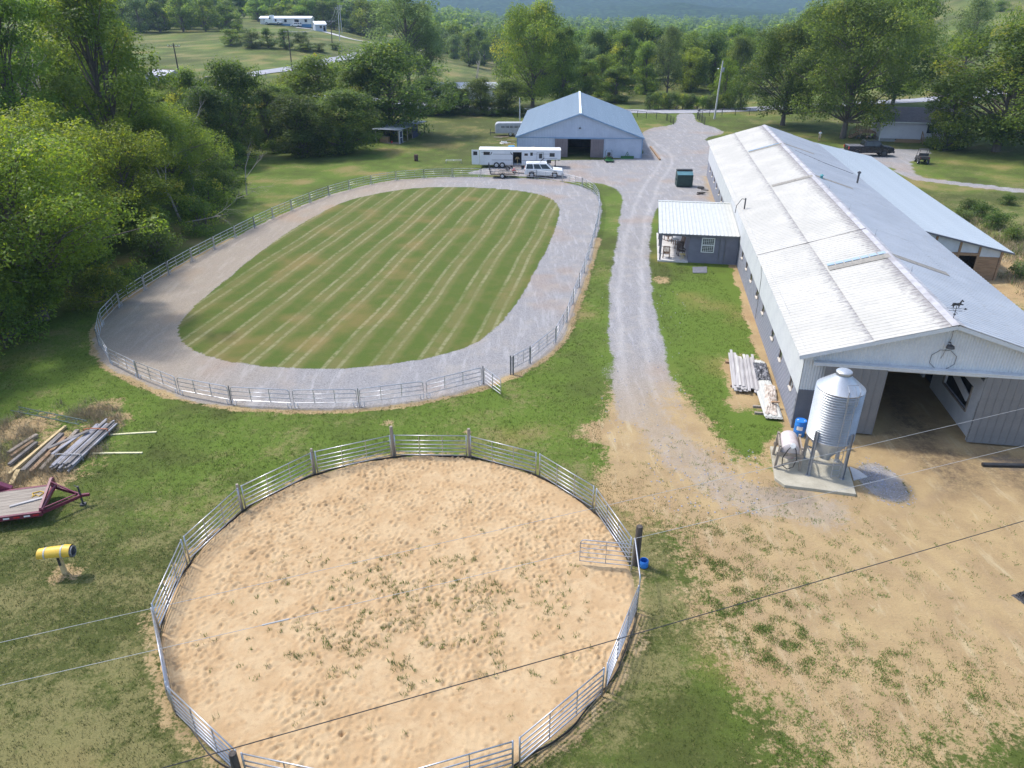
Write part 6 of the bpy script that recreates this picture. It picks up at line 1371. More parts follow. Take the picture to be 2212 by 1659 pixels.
# ---- people: one continuous skinned body each, clothes as children
SKIN_T = mt('skin', (.46, .28, .19), (.42, .25, .17), 6., .5)
def skin(name, J, E_, rad, m, parent, root=0, sub=1):
    me = bpy.data.meshes.new(name); keys = list(J); me.from_pydata([J[k] for k in keys], [(keys.index(a), keys.index(b)) for a, b in E_], []); me.materials.append(m)
    o = link(name, me, parent); sk = o.modifiers.new('skin', 'SKIN'); sk.use_smooth_shade = True
    for i, k in enumerate(keys): me.skin_vertices[0].data[i].radius = (rad[k], rad[k] * (.8 if k in ('chest', 'spine', 'pelvis') else 1)); me.skin_vertices[0].data[i].use_root = (i == root)
    sb = o.modifiers.new('sub', 'SUBSURF'); sb.levels = sb.render_levels = sub
    return o
def person(label, loc, rz, pose, shirt, legs, shoes=(.05, .05, .055), hair=(.05, .035, .025), sleeves=True, short=True):
    t = thing('person', label, 'person', loc, rz)
    J = dict(pelvis=(0, 0, .95), spine=(0, 0, 1.12), chest=(0, 0, 1.34), neck=(0, 0, 1.50), head0=(.01, 0, 1.60), head1=(.02, 0, 1.72),
        shL=(0, .17, 1.42), elL=(0, .25, 1.14), wrL=(.06, .26, .90), haL=(.08, .26, .83), shR=(0, -.17, 1.42), elR=(0, -.25, 1.14), wrR=(.06, -.26, .90), haR=(.08, -.26, .83),
        hiL=(0, .09, .90), knL=(.02, .10, .50), anL=(0, .10, .09), toL=(.14, .11, .04), hiR=(0, -.09, .90), knR=(.02, -.10, .50), anR=(0, -.10, .09), toR=(.14, -.11, .04))
    J.update(pose)
    rad = dict(pelvis=.135, spine=.115, chest=.14, neck=.055, head0=.075, head1=.085, shL=.062, elL=.042, wrL=.028, haL=.032, shR=.062, elR=.042, wrR=.028, haR=.032, hiL=.085, knL=.058, anL=.04, toL=.035, hiR=.085, knR=.058, anR=.04, toR=.035)
    E_ = [('pelvis', 'spine'), ('spine', 'chest'), ('chest', 'neck'), ('neck', 'head0'), ('head0', 'head1')]
    for s_ in 'LR':
        E_ += [('chest', 'sh' + s_), ('sh' + s_, 'el' + s_), ('el' + s_, 'wr' + s_), ('wr' + s_, 'ha' + s_), ('pelvis', 'hi' + s_), ('hi' + s_, 'kn' + s_), ('kn' + s_, 'an' + s_), ('an' + s_, 'to' + s_)]
        w, h = Vector(J['wr' + s_]), Vector(J['ha' + s_]); d = (h - w).normalized(); sd_ = d.cross(Vector((1, .2, .1))).normalized()
        for k in range(5):
            nm = 'f%d%s' % (k, s_); J[nm] = tuple(h + d * (.085 if k else .04) * (1 - .05 * abs(k - 2)) + sd_ * ((k - 2.5) * .018 if k else -.055)); rad[nm] = .009; E_.append(('ha' + s_, nm))
    skin('body', J, E_, rad, SKIN_T, t)
    sub_ = lambda ks: {k: J[k] for k in ks}
    ks = ['pelvis', 'spine', 'chest', 'shL', 'elL', 'shR', 'elR']; sh_ = sub_(ks)
    for s_ in 'LR': sh_['el' + s_] = tuple(Vector(J['sh' + s_]).lerp(Vector(J['el' + s_]), .75))
    skin('shirt', sh_, [('pelvis', 'spine'), ('spine', 'chest'), ('chest', 'shL'), ('shL', 'elL'), ('chest', 'shR'), ('shR', 'elR')], dict(pelvis=.16, spine=.14, chest=.16, shL=.085, elL=.068, shR=.085, elR=.068), shirt, t)
    pl = sub_(['pelvis', 'hiL', 'knL', 'hiR', 'knR'])
    ee = [('pelvis', 'hiL'), ('hiL', 'knL'), ('pelvis', 'hiR'), ('hiR', 'knR')]; rr = dict(pelvis=.155, hiL=.11, knL=.085, hiR=.11, knR=.085)
    if not short:
        pl['anL'], pl['anR'] = J['anL'], J['anR']; ee += [('knL', 'anL'), ('knR', 'anR')]; rr.update(anL=.06, anR=.06)
    skin('shorts' if short else 'trousers', pl, ee, rr, legs, t)
    hc = Vector(J['head1']); mb = MB(); Tm = Matrix.Translation(hc + Vector((-.012, 0, .012)))
    mb.lathe([(.095, -.02), (.105, .03), (.09, .075), (.05, .105), (.005, .115)], 12, T=Tm, cap=False); obj('hair', mb, mt('dark_hair', hair), t, smooth=True)
    for s_ in 'LR': mb = MB(); a, b = Vector(J['an' + s_]), Vector(J['to' + s_]); mb.bar(a.lerp(b, -.3) - Vector((0, 0, .03)), b, .09, .08); obj('shoe', mb, mt('dark_shoe', shoes), t, bevel=.02)
    fd_ = hc + Vector((.08, 0, -.03)); mb = MB(); mb.box(fd_ + Vector((.012, 0, -.02)), (.035, .025, .04)); mb.box(fd_ + Vector((.0, .032, .015)), (.015, .025, .012)); mb.box(fd_ + Vector((.0, -.032, .015)), (.015, .025, .012)); mb.box(fd_ + Vector((0, 0, -.062)), (.015, .045, .012)); obj('face_features', mb, mt('face_tone', (.30, .16, .11)), t)
    return t
pp = at(1769, 305.5); pp.z = tz(pp.x, pp.y)
person('person in a pale shirt and tan shorts standing on the lawn holding both hands up', pp, R(-110), dict(elL=(.06, .24, 1.16), wrL=(.26, .10, 1.22), haL=(.32, .06, 1.24), elR=(.06, -.24, 1.16), wrR=(.26, -.10, 1.22), haR=(.32, -.06, 1.24)), mt('pale_blue_cotton', (.55, .60, .68), (.48, .53, .6), 5.), mt('tan_cotton', (.46, .36, .27), (.4, .31, .23), 5.))
sit = dict(pelvis=(0, 0, .95), spine=(-.10, 0, 1.10), chest=(-.24, 0, 1.28), neck=(-.33, 0, 1.42), head0=(-.36, 0, 1.52), head1=(-.37, 0, 1.63), shL=(-.26, .17, 1.35), shR=(-.26, -.17, 1.35), elL=(-.06, .26, 1.34), elR=(-.06, -.26, 1.34), wrL=(.06, .20, 1.52), wrR=(.06, -.20, 1.52), haL=(.07, .2, 1.60), haR=(.07, -.2, 1.60),
    hiL=(.05, .09, .92), hiR=(.05, -.09, .92), knL=(.45, .10, .98), knR=(.45, -.10, .98), anL=(.80, .10, .80), anR=(.80, -.10, .80), toL=(.90, .11, .86), toR=(.90, -.11, .86))
lz_ = .1
sb_ = at(1879, 304); sb_.z = 0
person('person in a lime shirt leaning back on a rope swing near the deck', sb_ + Vector((0, 0, -.25)), R(178), sit, mt('lime_cotton', (.40, .72, .05), (.35, .64, .04), 5.), mt('grey_cotton', (.20, .20, .22), (.16, .16, .18), 5.), short=True)
person('person in dark clothes sitting on a second rope swing near the deck', sb_ + Vector((-1.55, .5, -.25)), R(170), dict(sit, chest=(-.1, 0, 1.32), spine=(-.04, 0, 1.12), neck=(-.12, 0, 1.48), head0=(-.12, 0, 1.58), head1=(-.11, 0, 1.70), shL=(-.1, .17, 1.40), shR=(-.1, -.17, 1.40), anL=(.5, .1, .56), anR=(.5, -.1, .56), toL=(.62, .1, .54), toR=(.62, -.1, .54)), mt('dark_cotton', (.035, .035, .045), (.05, .05, .06), 5.), mt('dark_cotton', (.03, .03, .04)), short=False)
for dx, dy, lab in ((0, 0, 'rope swing carrying the person in the lime shirt'), (-1.55, .5, 'rope swing carrying the person in dark clothes')):
    sg = thing('rope_swing', lab, 'swing', sb_ + Vector((dx, dy, 0)), R(175))
    mb = MB(); mb.box((.05, 0, .54), (.24, .5, .035)); obj('seat', mb, WOOD_G, sg)
    for y in (-.22, .22): mb = MB(); mb.tube([(.06, y, .54), (.10, y, 3.), (.12, y, 6.6)], .014, 5); obj('rope', mb, mt('hemp_rope', (.35, .30, .22)), sg)

# ================================================================ far buildings, vehicles and poles
def at_depth(px, py): return hit(px, py)
def zd(p): return p.y * cT - (p.z - CZ) * sT
def gable_house(name, label, p, rz, L, Wd, e, r, wallm, roofm, cat='house', nwin=3, door=True):
    t = thing(name, label, cat, p, rz)
    mb = MB(); mb.bb(-L / 2, L / 2, 0, Wd, -.8, e); mb.prism([(0, e), (Wd, e), (Wd / 2, r - .05)], -L / 2, L / 2, plane='yz'); obj('wall', mb, wallm, t)
    sl = (r - e) / (Wd / 2); mb = MB()
    for s_ in (0, 1):
        f_ = lambda y: (Wd - y if s_ else y)
        mb.add([(-L / 2 - .3, f_(-.3), e - sl * .3 + .03), (L / 2 + .3, f_(-.3), e - sl * .3 + .03), (L / 2 + .3, Wd / 2, r + .03), (-L / 2 - .3, Wd / 2, r + .03), (-L / 2 - .3, f_(-.3), e - sl * .3 - .06), (L / 2 + .3, f_(-.3), e - sl * .3 - .06), (L / 2 + .3, Wd / 2, r - .06), (-L / 2 - .3, Wd / 2, r - .06)], [(0, 1, 2, 3), (7, 6, 5, 4), (0, 4, 5, 1), (1, 5, 6, 2), (3, 7, 4, 0)])
    obj('roof', mb, roofm, t)
    for k in range(nwin):
        x = -L / 2 + L * (k + .5) / nwin; mb = MB(); mb.bb(x - .5, x + .5, -.05, .02, e * .42, e * .82); w_ = obj('window', mb, GLASS, t); mb = MB(); mb.bb(x - .58, x + .58, -.04, .01, e * .42 - .1, e * .82 + .1); obj('frame', mb, WHITE_M, w_)
    if door: mb = MB(); mb.bb(L * .22, L * .22 + .9, -.06, .02, .1, 2.0); obj('door', mb, DKG, t)
    return t
CREAM = mt('pale_home_siding', (.62, .62, .60), (.56, .56, .55), 1., .6); WROOF = mt('white_home_roof', (.78, .80, .82), (.72, .74, .76), 1., .4)
pm = hit(615, 56); k_ = zd(pm) / F
mh = gable_house('mobile_home', 'long pale mobile home with blue skirting on the hilltop', pm + Vector((0, 2, .3)), R(-3), 112 * k_, 4.5, 2.5, 3.2, CREAM, WROOF, 'home', 5)
mb = MB(); mb.bb(-56 * k_ - .02, 56 * k_ + .02, -.06, .03, -.9, .35); obj('skirting', mb, mt('blue_skirting', (.06, .20, .38), (.05, .17, .33), 2.), mh)
mb = MB(); mb.bb(-56 * k_ - .3, 56 * k_ + .3, -.40, -.31, 2.3, 2.45); obj('blue_fascia', mb, MATS['blue_skirting'], mh)
ps = hit(589, 54)
sm_ = vehicle('semi_truck', 'white long-nosed semi tractor in front of the hilltop mobile home', 'truck', ps + Vector((.6, 0, .1)), R(177),
    [(-3.2, .7), arch(-2.2, .55), (-1.2, .6), (1.6, .6), arch(2.6, .55), (3.3, .6), (3.5, .8), (3.45, 1.6), (3.2, 1.9), (1.7, 2.1), (-.1, 2.1), (-.1, 1.1), (-3.2, 1.1)], (-.1, 1.75, 2.05, -.1, 1.2, 3.5, .1), 2.4, (-2.2, 2.6), WPAINT, [('R', .5, .92, .05, .4), ('L', .5, .92, .05, .4), ('F', .08, .92, .05, .5)], tyre_r=.5)
pc_ = hit(640, 58); cr = dup(suv, pc_, R(170), 'small white car parked before the hilltop mobile home'); cr.scale = (.85, .9, .85)
p_ = hit(694, 68); gable_house('garden_shed', 'grey garden shed with a pale roof beside the hilltop mobile home', p_, R(25), 4.2, 5., 2.6, 3.6, mt('shed_grey', (.38, .42, .50), (.33, .37, .44), 1.), WROOF, 'shed', 1)
p_ = hit(338, 186); gable_house('metal_shed', 'pale metal shed with a low roof half hidden by the wood', p_, R(-25), 5.5, 6., 2.2, 3.0, mt('shed_pale', (.28, .28, .33), (.23, .23, .28), 1.), mt('shed_roof_grey', (.36, .36, .42), (.28, .28, .33), .8), 'shed', 1)
cg = thing('pipe_corral', 'brown pipe corral gate on the grassy hillside behind the metal shed', 'gate', hit(316, 163), R(-8))
for z in (.3, .65, 1., 1.35): mb = MB(); mb.tube([(0, 0, z), (8.2, 0, z)], .05, 5); obj('rail', mb, WOOD_B, cg)
for k in range(5): mb = MB(); mb.tube([(2.05 * k, 0, 0), (2.05 * k, 0, 1.5)], .07, 6); obj('post', mb, WOOD_B, cg)
p_ = hit(27, 176); cr = dup(suv, p_, R(200), 'white car glimpsed between the trunks of the tall wood')
MARP = mt('maroon_paint', (.12, .05, .08), (.1, .04, .07), 1., .25)
p_ = hit(458, 182); vehicle('sedan', 'dusky maroon sedan on the lane below the hillside field', 'car', p_ + Vector((0, 0, .12)), R(15), [(-2.3, .4), arch(-1.4, .4), (-.8, .3), (.8, .3), arch(1.4, .4), (2.2, .4), (2.3, .7), (1.2, .92), (-2.2, .95)], (-1.9, 1.1, .9, -1.2, .3, 1.45, .15), 1.8, (-1.4, 1.4), MARP, [('R', .1, .48, .1, .85), ('R', .52, .92, .1, .85), ('L', .1, .9, .1, .85), ('F', .06, .94, .06, .92), ('B', .1, .9, .1, .9)], tyre_r=.33)
p_ = at(1005, 233, 0) + Vector((0, 8, 0)); p_.z = tz(p_.x, p_.y); gable_house('roadside_home', 'long low white home glimpsed behind trees across the road', p_, R(2), 16, 6, 2.6, 3.6, CREAM, mt('grey_home_roof', (.34, .36, .40), (.28, .30, .33), 1.), 'home', 5)
for i, (px, py, L, lab) in enumerate(((1216, 14, 26, 'white farmhouse far off in the wooded valley'), (1362, 36, 34, 'long pale-roofed shed on a far meadow'), (1491, 22, 9, 'small white house on the far skyline ridge'), (1160, 12, 20, 'tiny white barn at the foot of the blue hills'), (1047, 20, 14, 'tiny pale house on a distant green slope'))):
    p_ = hit(px, py); gable_house('far_house', lab, p_, R((12, -8, 20, 5, -15)[i]), L, L * .45, 4., 7., CREAM, WROOF, 'house', 3)
PGp = 'utility poles along the hill lane'
poles = []
for (bx, by, tx, ty, lab) in ((631.5, 153.6, 621.5, 64, 'leaning dark utility pole beside the lane below the hillside field'), (718, 106.7, 714.7, 42.7, 'dark utility pole at the edge of the hedge below the grey garden shed'), (734, 88, 730, 14, 'tall pale utility pole by the garden shed drive'), (739, 72, 733, 10, 'pale utility pole beyond the garden shed drive'), (755, 62, 749, 22, 'thin utility pole beside the big pale green tree')):
    b = hit(bx, by); top = atY(tx, ty, b.y); poles.append((b, top)); utility_pole(lab, b, max(5, top.z - b.z), 1, .13, (top.x - b.x, 0), WOOD_D if by > 100 else POLEG)
b = hit(402, 240); top = atY(401, 139, b.y); utility_pole('utility pole with a crossarm rising out of the wood', b, 11.5, 1, .13, (0, 0), WOOD_D)
for k in range(3):
    for (a, b) in zip(poles[:-1], poles[1:]):
        A = a[1] + Vector((-.9 + .9 * k, 0, -.3)); B = b[1] + Vector((-.9 + .9 * k, 0, -.3)); mb = MB(); pts = [A.lerp(B, i / 12) - Vector((0, 0, 1.2 * (1 - (2 * i / 12 - 1) ** 2))) for i in range(13)]
        mb.tube(pts, .02, 4); tag(obj('power_line', mb, WWIRE, norm=False), 'thin power line strung between the poles along the hill lane', 'wire', 'power lines along the hill lane')
sg = thing('road_sign', 'yellow diamond warning sign on a post beside the hill lane', 'sign', hit(682, 137), 0)
mb = MB(); mb.bar((0, 0, 0), (0, 0, 2.2), .06); obj('post', mb, STEEL, sg)
mb = MB(); mb.prism([(0, 1.45), (.62, 2.07), (0, 2.69), (-.62, 2.07)], -.06, -.04); obj('sign_plate', mb, mt('sign_yellow', (.75, .42, .02), (.68, .38, .02), 3., .4), sg)
mb = MB(); mb.bar((0, -.065, 1.75), (0, -.065, 2.2), .08, .01, up=(0, 1, 0)); mb.bar((0, -.065, 2.15), (.22, -.065, 2.4), .08, .01, up=(0, 1, 0)); obj('arrow_mark', mb, BLACK, sg)
fpt = [hit(x, y) for x, y in ((470, 200), (505, 186), (540, 175), (575, 169), (612, 163), (655, 152), (700, 143))]
for p_ in fpt:
    mb = MB(); mb.lathe([(.08, 0), (.07, 1.25)], 7); tag(obj('fence_post', mb, WOOD_G, loc=p_), 'weathered fence post along the verge of the hill lane', 'post', 'fence posts along the hill lane')
# ================================================================ trees
def leaf_mat(name, dark, mid, lite, warm):
    t = NT(name); lv = t.attr('lv', 'Fac'); oi = t.new('ObjectInfo').outputs['Random']
    c_ = t.mix(t.rng(lv, .0, .5, smooth=False), dark, mid); c_ = t.mix(t.rng(lv, .5, .9, smooth=False), c_, lite); c_ = t.mix(t.rng(lv, .90, 1., smooth=False), c_, warm)
    c_ = t.hsv(c_, t.rng(oi, 0, 1, .485, .515, False), 1., t.rng(t.math('FRACT', t.math('MULTIPLY', oi, 7.3)), 0, 1, .75, 1.25, False))
    b = t.b; t.plug(c_, b.inputs['Base Color']); b.inputs['Roughness'].default_value = .5; b.inputs['Specular IOR Level'].default_value = .25
    tr = t.new('BsdfTranslucent'); t.plug(t.hsv(c_, .49, 1.1, 1.9), tr.inputs['Color'])
    mx = t.new('MixShader'); mx.inputs[0].default_value = .5; t.l.new(b.outputs[0], mx.inputs[1]); t.l.new(tr.outputs[0], mx.inputs[2]); t.l.new(mx.outputs[0], t.n['Material Output'].inputs[0])
    return t.m
LF = dict(dark=leaf_mat('dark_oak_leaf', (.045, .076, .018), (.085, .132, .027), (.130, .185, .038), (.22, .23, .04)),
          mid=leaf_mat('mid_green_leaf', (.058, .098, .019), (.112, .172, .030), (.172, .240, .042), (.27, .28, .045)),
          yel=leaf_mat('yellow_green_leaf', (.078, .120, .020), (.140, .200, .028), (.200, .265, .038), (.29, .30, .045)),
          soft=leaf_mat('grey_green_leaf', (.060, .090, .032), (.110, .155, .050), (.155, .205, .070), (.20, .23, .07)))
BARK = mt('grey_bark', (.13, .11, .095), (.085, .07, .06), 2., .9, bump=.5, stretch=(3, 3, .6)); DEADW = mt('bare_grey_wood', (.30, .27, .25), (.22, .20, .185), 2., .9, bump=.4, stretch=(3, 3, .6))
def leaf_mesh(name, C, Nn, size, lv, m, g, aspect=.5):
    n = len(C); a = g.normal(size=(n, 3)); Nn = Nn / np.linalg.norm(Nn, axis=1, keepdims=True)
    u = np.cross(Nn, a); u /= np.linalg.norm(u, axis=1, keepdims=True) + 1e-9; w = np.cross(Nn, u)
    L = (size * g.uniform(.65, 1.35, n))[:, None]
    V = np.stack([C - u * L * .5, C + w * L * aspect * .5 - u * L * .05, C + u * L * .5 - Nn * L * .12, C - w * L * aspect * .5 - u * L * .05], 1).reshape(-1, 3)
    me = bpy.data.meshes.new(name); me.vertices.add(4 * n); me.vertices.foreach_set('co', V.astype(np.float32).ravel())
    me.loops.add(4 * n); me.loops.foreach_set('vertex_index', np.arange(4 * n, dtype=np.int32)); me.polygons.add(n); me.polygons.foreach_set('loop_start', np.arange(0, 4 * n, 4, dtype=np.int32))
    me.update(calc_edges=True); at_ = me.attributes.new('lv', 'FLOAT', 'POINT'); at_.data.foreach_set('value', np.repeat(lv, 4).astype(np.float32)); me.materials.append(m); return me
PROF = dict(oak=lambda h: np.sqrt(np.clip(1 - ((h - .52) / .50) ** 2, 0, 1)), tall=lambda h: np.clip(np.sqrt(np.clip(1 - ((h - .45) / .57) ** 2, 0, 1)), 0, 1) * .9,
            loc=lambda h: np.sqrt(np.clip(1 - ((h - .62) / .42) ** 2, 0, 1)), bush=lambda h: np.sqrt(np.clip(1 - ((h - .25) / .75) ** 2, 0, 1)))
def tree_proto(name, seed, Hh, Rr, base, ncl, nleaf, leaf, prof, m, cl=(.20, .34), bark=None, multi=1, flat=.72):
    g = np.random.default_rng(seed); pf = PROF[prof]; hs = []
    k = 0; golden = 2.39996
    C = []
    while len(C) < ncl:
        h = base + (1 - base) * g.uniform(0, 1) ** .85; r = float(pf(np.array((h - base * .4) / (1 - base * .4)))) * (1 - math.exp(-3.2 * g.uniform(0.05, 1)))
        r *= .55 + .5 * g.uniform(0, 1); k += 1; a = k * golden + g.uniform(-.5, .5)
        lob = 1 + .22 * math.sin(a * 2 + seed) + .14 * math.sin(a * 5 + seed * 2) + .12 * math.sin(h * 9 + a)
        C.append((Rr * r * lob * math.cos(a), Rr * r * lob * math.sin(a), Hh * h * .96))
    C = np.array(C); rc = Rr * g.uniform(cl[0], cl[1], ncl)
    # leaves
    P_, N_, LV = [], [], []
    for i in range(ncl):
        n = int(nleaf * (rc[i] / (Rr * (cl[0] + cl[1]) / 2)) ** 2)
        d = g.normal(size=(n, 3)); d /= np.linalg.norm(d, axis=1, keepdims=True); d = d[(d[:, 2] > -.25) | (g.uniform(size=n) < .35)]; n = len(d)
        rad = rc[i] * (.45 + .6 * g.uniform(size=n) ** .6) * (1 + .28 * np.sin(d[:, 0] * 5 + i) * np.cos(d[:, 1] * 4 + i * 2))
        p = C[i] + d * rad[:, None] * np.array([1, 1, flat]); p[:, 2] -= .12 * rc[i] * (d[:, 0] ** 2 + d[:, 1] ** 2)
        P_.append(p); N_.append(d * .55 + np.array([0, 0, .55]) + g.normal(size=(n, 3)) * .45)
        LV.append(np.clip(.45 + g.normal() * .23 + g.normal(size=n) * .15, 0, 1))
    P_ = np.concatenate(P_); N_ = np.concatenate(N_); LV = np.concatenate(LV)
    P_[:, 2] = np.maximum(P_[:, 2], .08)
    cm = leaf_mesh('crown', P_, N_, leaf, LV, m, g)
    mb = MB(); tr = max(.10, Hh * .020) * (1 if multi == 1 else .6)
    for s_ in range(multi):
        ox, oy = (0, 0) if multi == 1 else (g.uniform(-.5, .5), g.uniform(-.5, .5)); lx, ly = g.uniform(-.06, .06, 2) * Hh * (1 if multi == 1 else 2)
        mb.tube([(ox, oy, -.3), (ox * 1.1 + lx * .1, oy + ly * .1, Hh * .12), (ox + lx * .4, oy + ly * .3, Hh * .35), (ox + lx * .8, oy + ly * .8, Hh * .62), (ox + lx, oy + ly, Hh * .9)], [tr * 1.5, tr, tr * .85, tr * .5, tr * .12], 8, cap=False)
    for i in range(0, ncl, 1 if ncl < 70 else 2):
        c_ = C[i]; s = max(.10 if prof == 'bush' else base * .75, min(.8, c_[2] / Hh - .16 - .22 * g.uniform())); st_ = Vector((0, 0, Hh * s)); e = Vector(c_); md = st_.lerp(e, .5) + Vector((0, 0, .06 * Hh * g.uniform(-.3, 1)))
        b = tr * .42 * (1.05 - s) + .02; mb.tube([st_, md, e], [b, b * .6, b * .2], 5, cap=False)
    return cm, mb.mesh('trunk', bark or BARK, True), Hh, Rr
PR = {}
def proto(key, *a, **k): PR[key] = tree_proto(key, *a, **k)
proto('locA', 1, 12., 6., .12, 120, 430, .20, 'loc', LF['yel'], cl=(.15, .26))
proto('locB', 2, 13., 6., .10, 120, 400, .21, 'tall', LF['mid'], cl=(.15, .26))
proto('locC', 3, 20., 7., .22, 110, 380, .27, 'tall', LF['mid'], cl=(.13, .24))
proto('oakA', 4, 18., 9.5, .16, 150, 330, .36, 'oak', LF['dark'], cl=(.14, .25))
proto('oakB', 5, 17., 10., .14, 150, 330, .36, 'oak', LF['mid'], cl=(.14, .25))
proto('midA', 6, 12., 5.5, .01, 92, 270, .32, 'oak', LF['dark'], cl=(.18, .32))
proto('midB', 7, 13., 5., .02, 88, 250, .32, 'tall', LF['mid'], cl=(.18, .32))
proto('midC', 8, 10., 5., .02, 84, 240, .30, 'oak', LF['yel'], cl=(.18, .32))
proto('midD', 9, 18., 8., .15, 90, 230, .40, 'tall', LF['soft'], cl=(.16, .30))
proto('farA', 10, 13., 6., .05, 44, 130, .62, 'oak', LF['mid'], cl=(.2, .36))
proto('farB', 11, 15., 6., .05, 44, 130, .62, 'tall', LF['dark'], cl=(.2, .36))
proto('farC', 12, 12., 6., .05, 44, 120, .62, 'oak', LF['soft'], cl=(.2, .36))
proto('bush', 13, 2.6, 2.2, .04, 26, 170, .19, 'bush', LF['mid'], cl=(.25, .42), multi=3)
proto('bushD', 14, 3., 2.4, .04, 26, 170, .22, 'bush', LF['dark'], cl=(.25, .42), multi=3)
proto('bushS', 15, 2.4, 2.2, .04, 26, 160, .2, 'bush', LF['soft'], cl=(.25, .42), multi=3)
tr_rng = random.Random(99)
def plant(key, base, h, r, label, group=None, name='tree', cat='tree'):
    cm, tm, H0, R0 = PR[key]; t = thing(name, label, cat, base, tr_rng.uniform(0, 6.28), group); t.scale = (r / R0, r / R0, h / H0)
    link('crown', cm, t); link('trunk' if cat == 'tree' else 'stems', tm, t); return t
def TP(key, px, base_y, top_y, wpx, label, group=None, Yw=None, name='tree', cat='tree'):
    if Yw is None: b = hit(px, base_y)
    else: q = atY(px, base_y, Yw); b = Vector((q.x, Yw, tz(q.x, Yw)))
    top = atY(px, top_y, b.y); Zd = zd(Vector((b.x, b.y, (b.z + top.z) / 2)))
    return plant(key, b, max(top.z - b.z, 1.), wpx / 2 * Zd / F, label, group, name, cat)
def TW(key, x, y, h, r, label, group=None): return plant(key, Vector((x, y, tz(x, y))), h, r, label, group)
GL = 'trees of the wood along the track'
for i, (k, x, y, h, r) in enumerate((('locA', -33.5, 49, 13, 7.2), ('locA', -37, 40.5, 10.5, 6.5), ('locB', -41, 50, 13, 6.5), ('locA', -38, 60, 13, 7), ('locB', -45, 60, 14, 6.5), ('locA', -36.5, 70, 10.5, 6.2), ('locB', -43, 74, 11, 6), ('locA', -37.5, 82, 10.5, 6.2), ('locB', -45, 86, 11, 6), ('locA', -50, 48, 14, 7), ('locB', -45, 35, 11, 6.5), ('locB', -52, 97, 11.5, 6), ('locA', -41.5, 93, 8.5, 5), ('locB', -58, 82, 13, 7), ('locA', -56, 62, 15, 7), ('locA', -40, 31, 7.5, 5))):
    TW(k, x, y, h, r, 'yellow-green feathery tree in the wood beside the earthen run of the track' if k == 'locA' else 'mid-green leafy tree in the wood beside the earthen run of the track', GL + (' (yellow-green)' if k == 'locA' else ' (mid-green)'))
for i, (px, by, ty, w, k) in enumerate(((285, 270, 178, 130, 'locB'), (350, 275, 195, 120, 'locA'), (415, 270, 172, 130, 'locB'), (225, 300, 130, 150, 'locB'), (300, 310, 215, 130, 'locA'), (390, 320, 225, 130, 'locA'), (160, 300, 90, 160, 'locB'), (470, 290, 185, 110, 'locB'), (90, 280, 60, 180, 'locB'))):
    TP(k, px, by, ty, w, 'leafy tree in the back rows of the wood below the hillside field', 'back rows of the wood below the hillside field')
TW('locC', -42, 80, 23.5, 8, 'tall leafy tree with a pale trunk standing over the lawn side of the wood'); TW('locC', -50, 93, 24.5, 9, 'tall full tree before the hillside field at the back of the wood'); TW('locC', -46, 72, 22.5, 7.5, 'very tall tree with a bare grey trunk above the wood', None); TW('locC', -56, 64, 25, 10, 'tall dense tree behind the bare-trunked one in the wood', None); TW('locC', -70, 80, 24, 9, 'tall dark tree deep in the wood by the glimpsed white car', None); TW('locC', -64, 92, 25, 10, 'tall broad tree at the back of the wood hiding the lane'); TW('locC', -55, 52, 22, 9, 'tall spreading tree above the feathery locusts', None)
TP('locA', 372, 262, 172, 80, 'small feathery tree in front of the metal shed'); TP('midA', 515, 337, 132, 165, 'dark round-crowned tree standing in shade at the end of the wood'); TP('midA', 655, 338, 205, 150, 'dark low-branched tree on the lawn edge beside the feathery wood')
TP('midA', 742, 330, 196, 185, 'olive round tree beside the open shelter'); TP('midA', 845, 290, 92, 225, 'large dark maple rising behind the open shelter'); TP('midC', 700, 262, 122, 165, 'yellow-green rounded tree behind the dark trees of the lawn edge')
TP('midB', 580, 310, 190, 120, 'small green tree between two dark trees at the lawn edge'); TP('midB', 790, 285, 140, 150, 'green tree squeezed behind the large dark maple'); TP('midC', 640, 262, 160, 130, 'bushy yellow-green tree below the hill lane')
TP('midB', 610, 290, 185, 120, 'leafy green tree filling the gap below the hill lane'); TP('midA', 460, 360, 190, 150, 'dark leafy tree joining the feathery wood to the lawn edge trees'); TP('midB', 430, 330, 150, 120, 'upright green tree behind the feathery wood'); TP('midC', 540, 290, 165, 110, 'sunlit yellow-green tree between the dark lawn edge trees')
TP('midD', 885, 215, -28, 175, 'tall airy pale green tree towering over the meadow', Yw=190); TP('midD', 925, 200, 40, 90, 'slender pale green tree beside the towering airy one', Yw=195)
TP('oakB', 1150, 232, 2, 195, 'huge rounded green tree behind the machine barn'); TP('midA', 1095, 248, 172, 95, 'small dark bushy tree at the roadside behind the stock trailer'); TP('midB', 1215, 226, 60, 90, 'tall green tree on the shoulder of the huge rounded one')
for px, ty, w in ((930, 165, 80), (968, 178, 80), (1038, 170, 80), (905, 190, 60), (1000, 192, 60)): TP('midA', px, 246, ty, w, 'dark tree in the shady row between meadow and lawn', 'dark trees between meadow and lawn')
for i, (px, ty, w, k, Yw) in enumerate(((1262, 130, 90, 'midB', 185), (1300, 120, 80, 'midC', 195), (1345, 70, 95, 'midB', 215), (1330, 145, 90, 'midB', 182), (1392, 92, 75, 'midB', 200), (1440, 58, 85, 'midD', 195), (1375, 40, 90, 'midA', 240), (1490, 105, 80, 'midC', 205), (1535, 70, 90, 'midA', 215), (1590, 80, 80, 'midA', 205), (1278, 65, 85, 'midA', 230), (1480, 70, 80, 'midB', 235))):
    TP(k, px, 210, ty, w, 'tree in the wood across the road behind the machine barn', 'trees across the road', Yw=Yw)
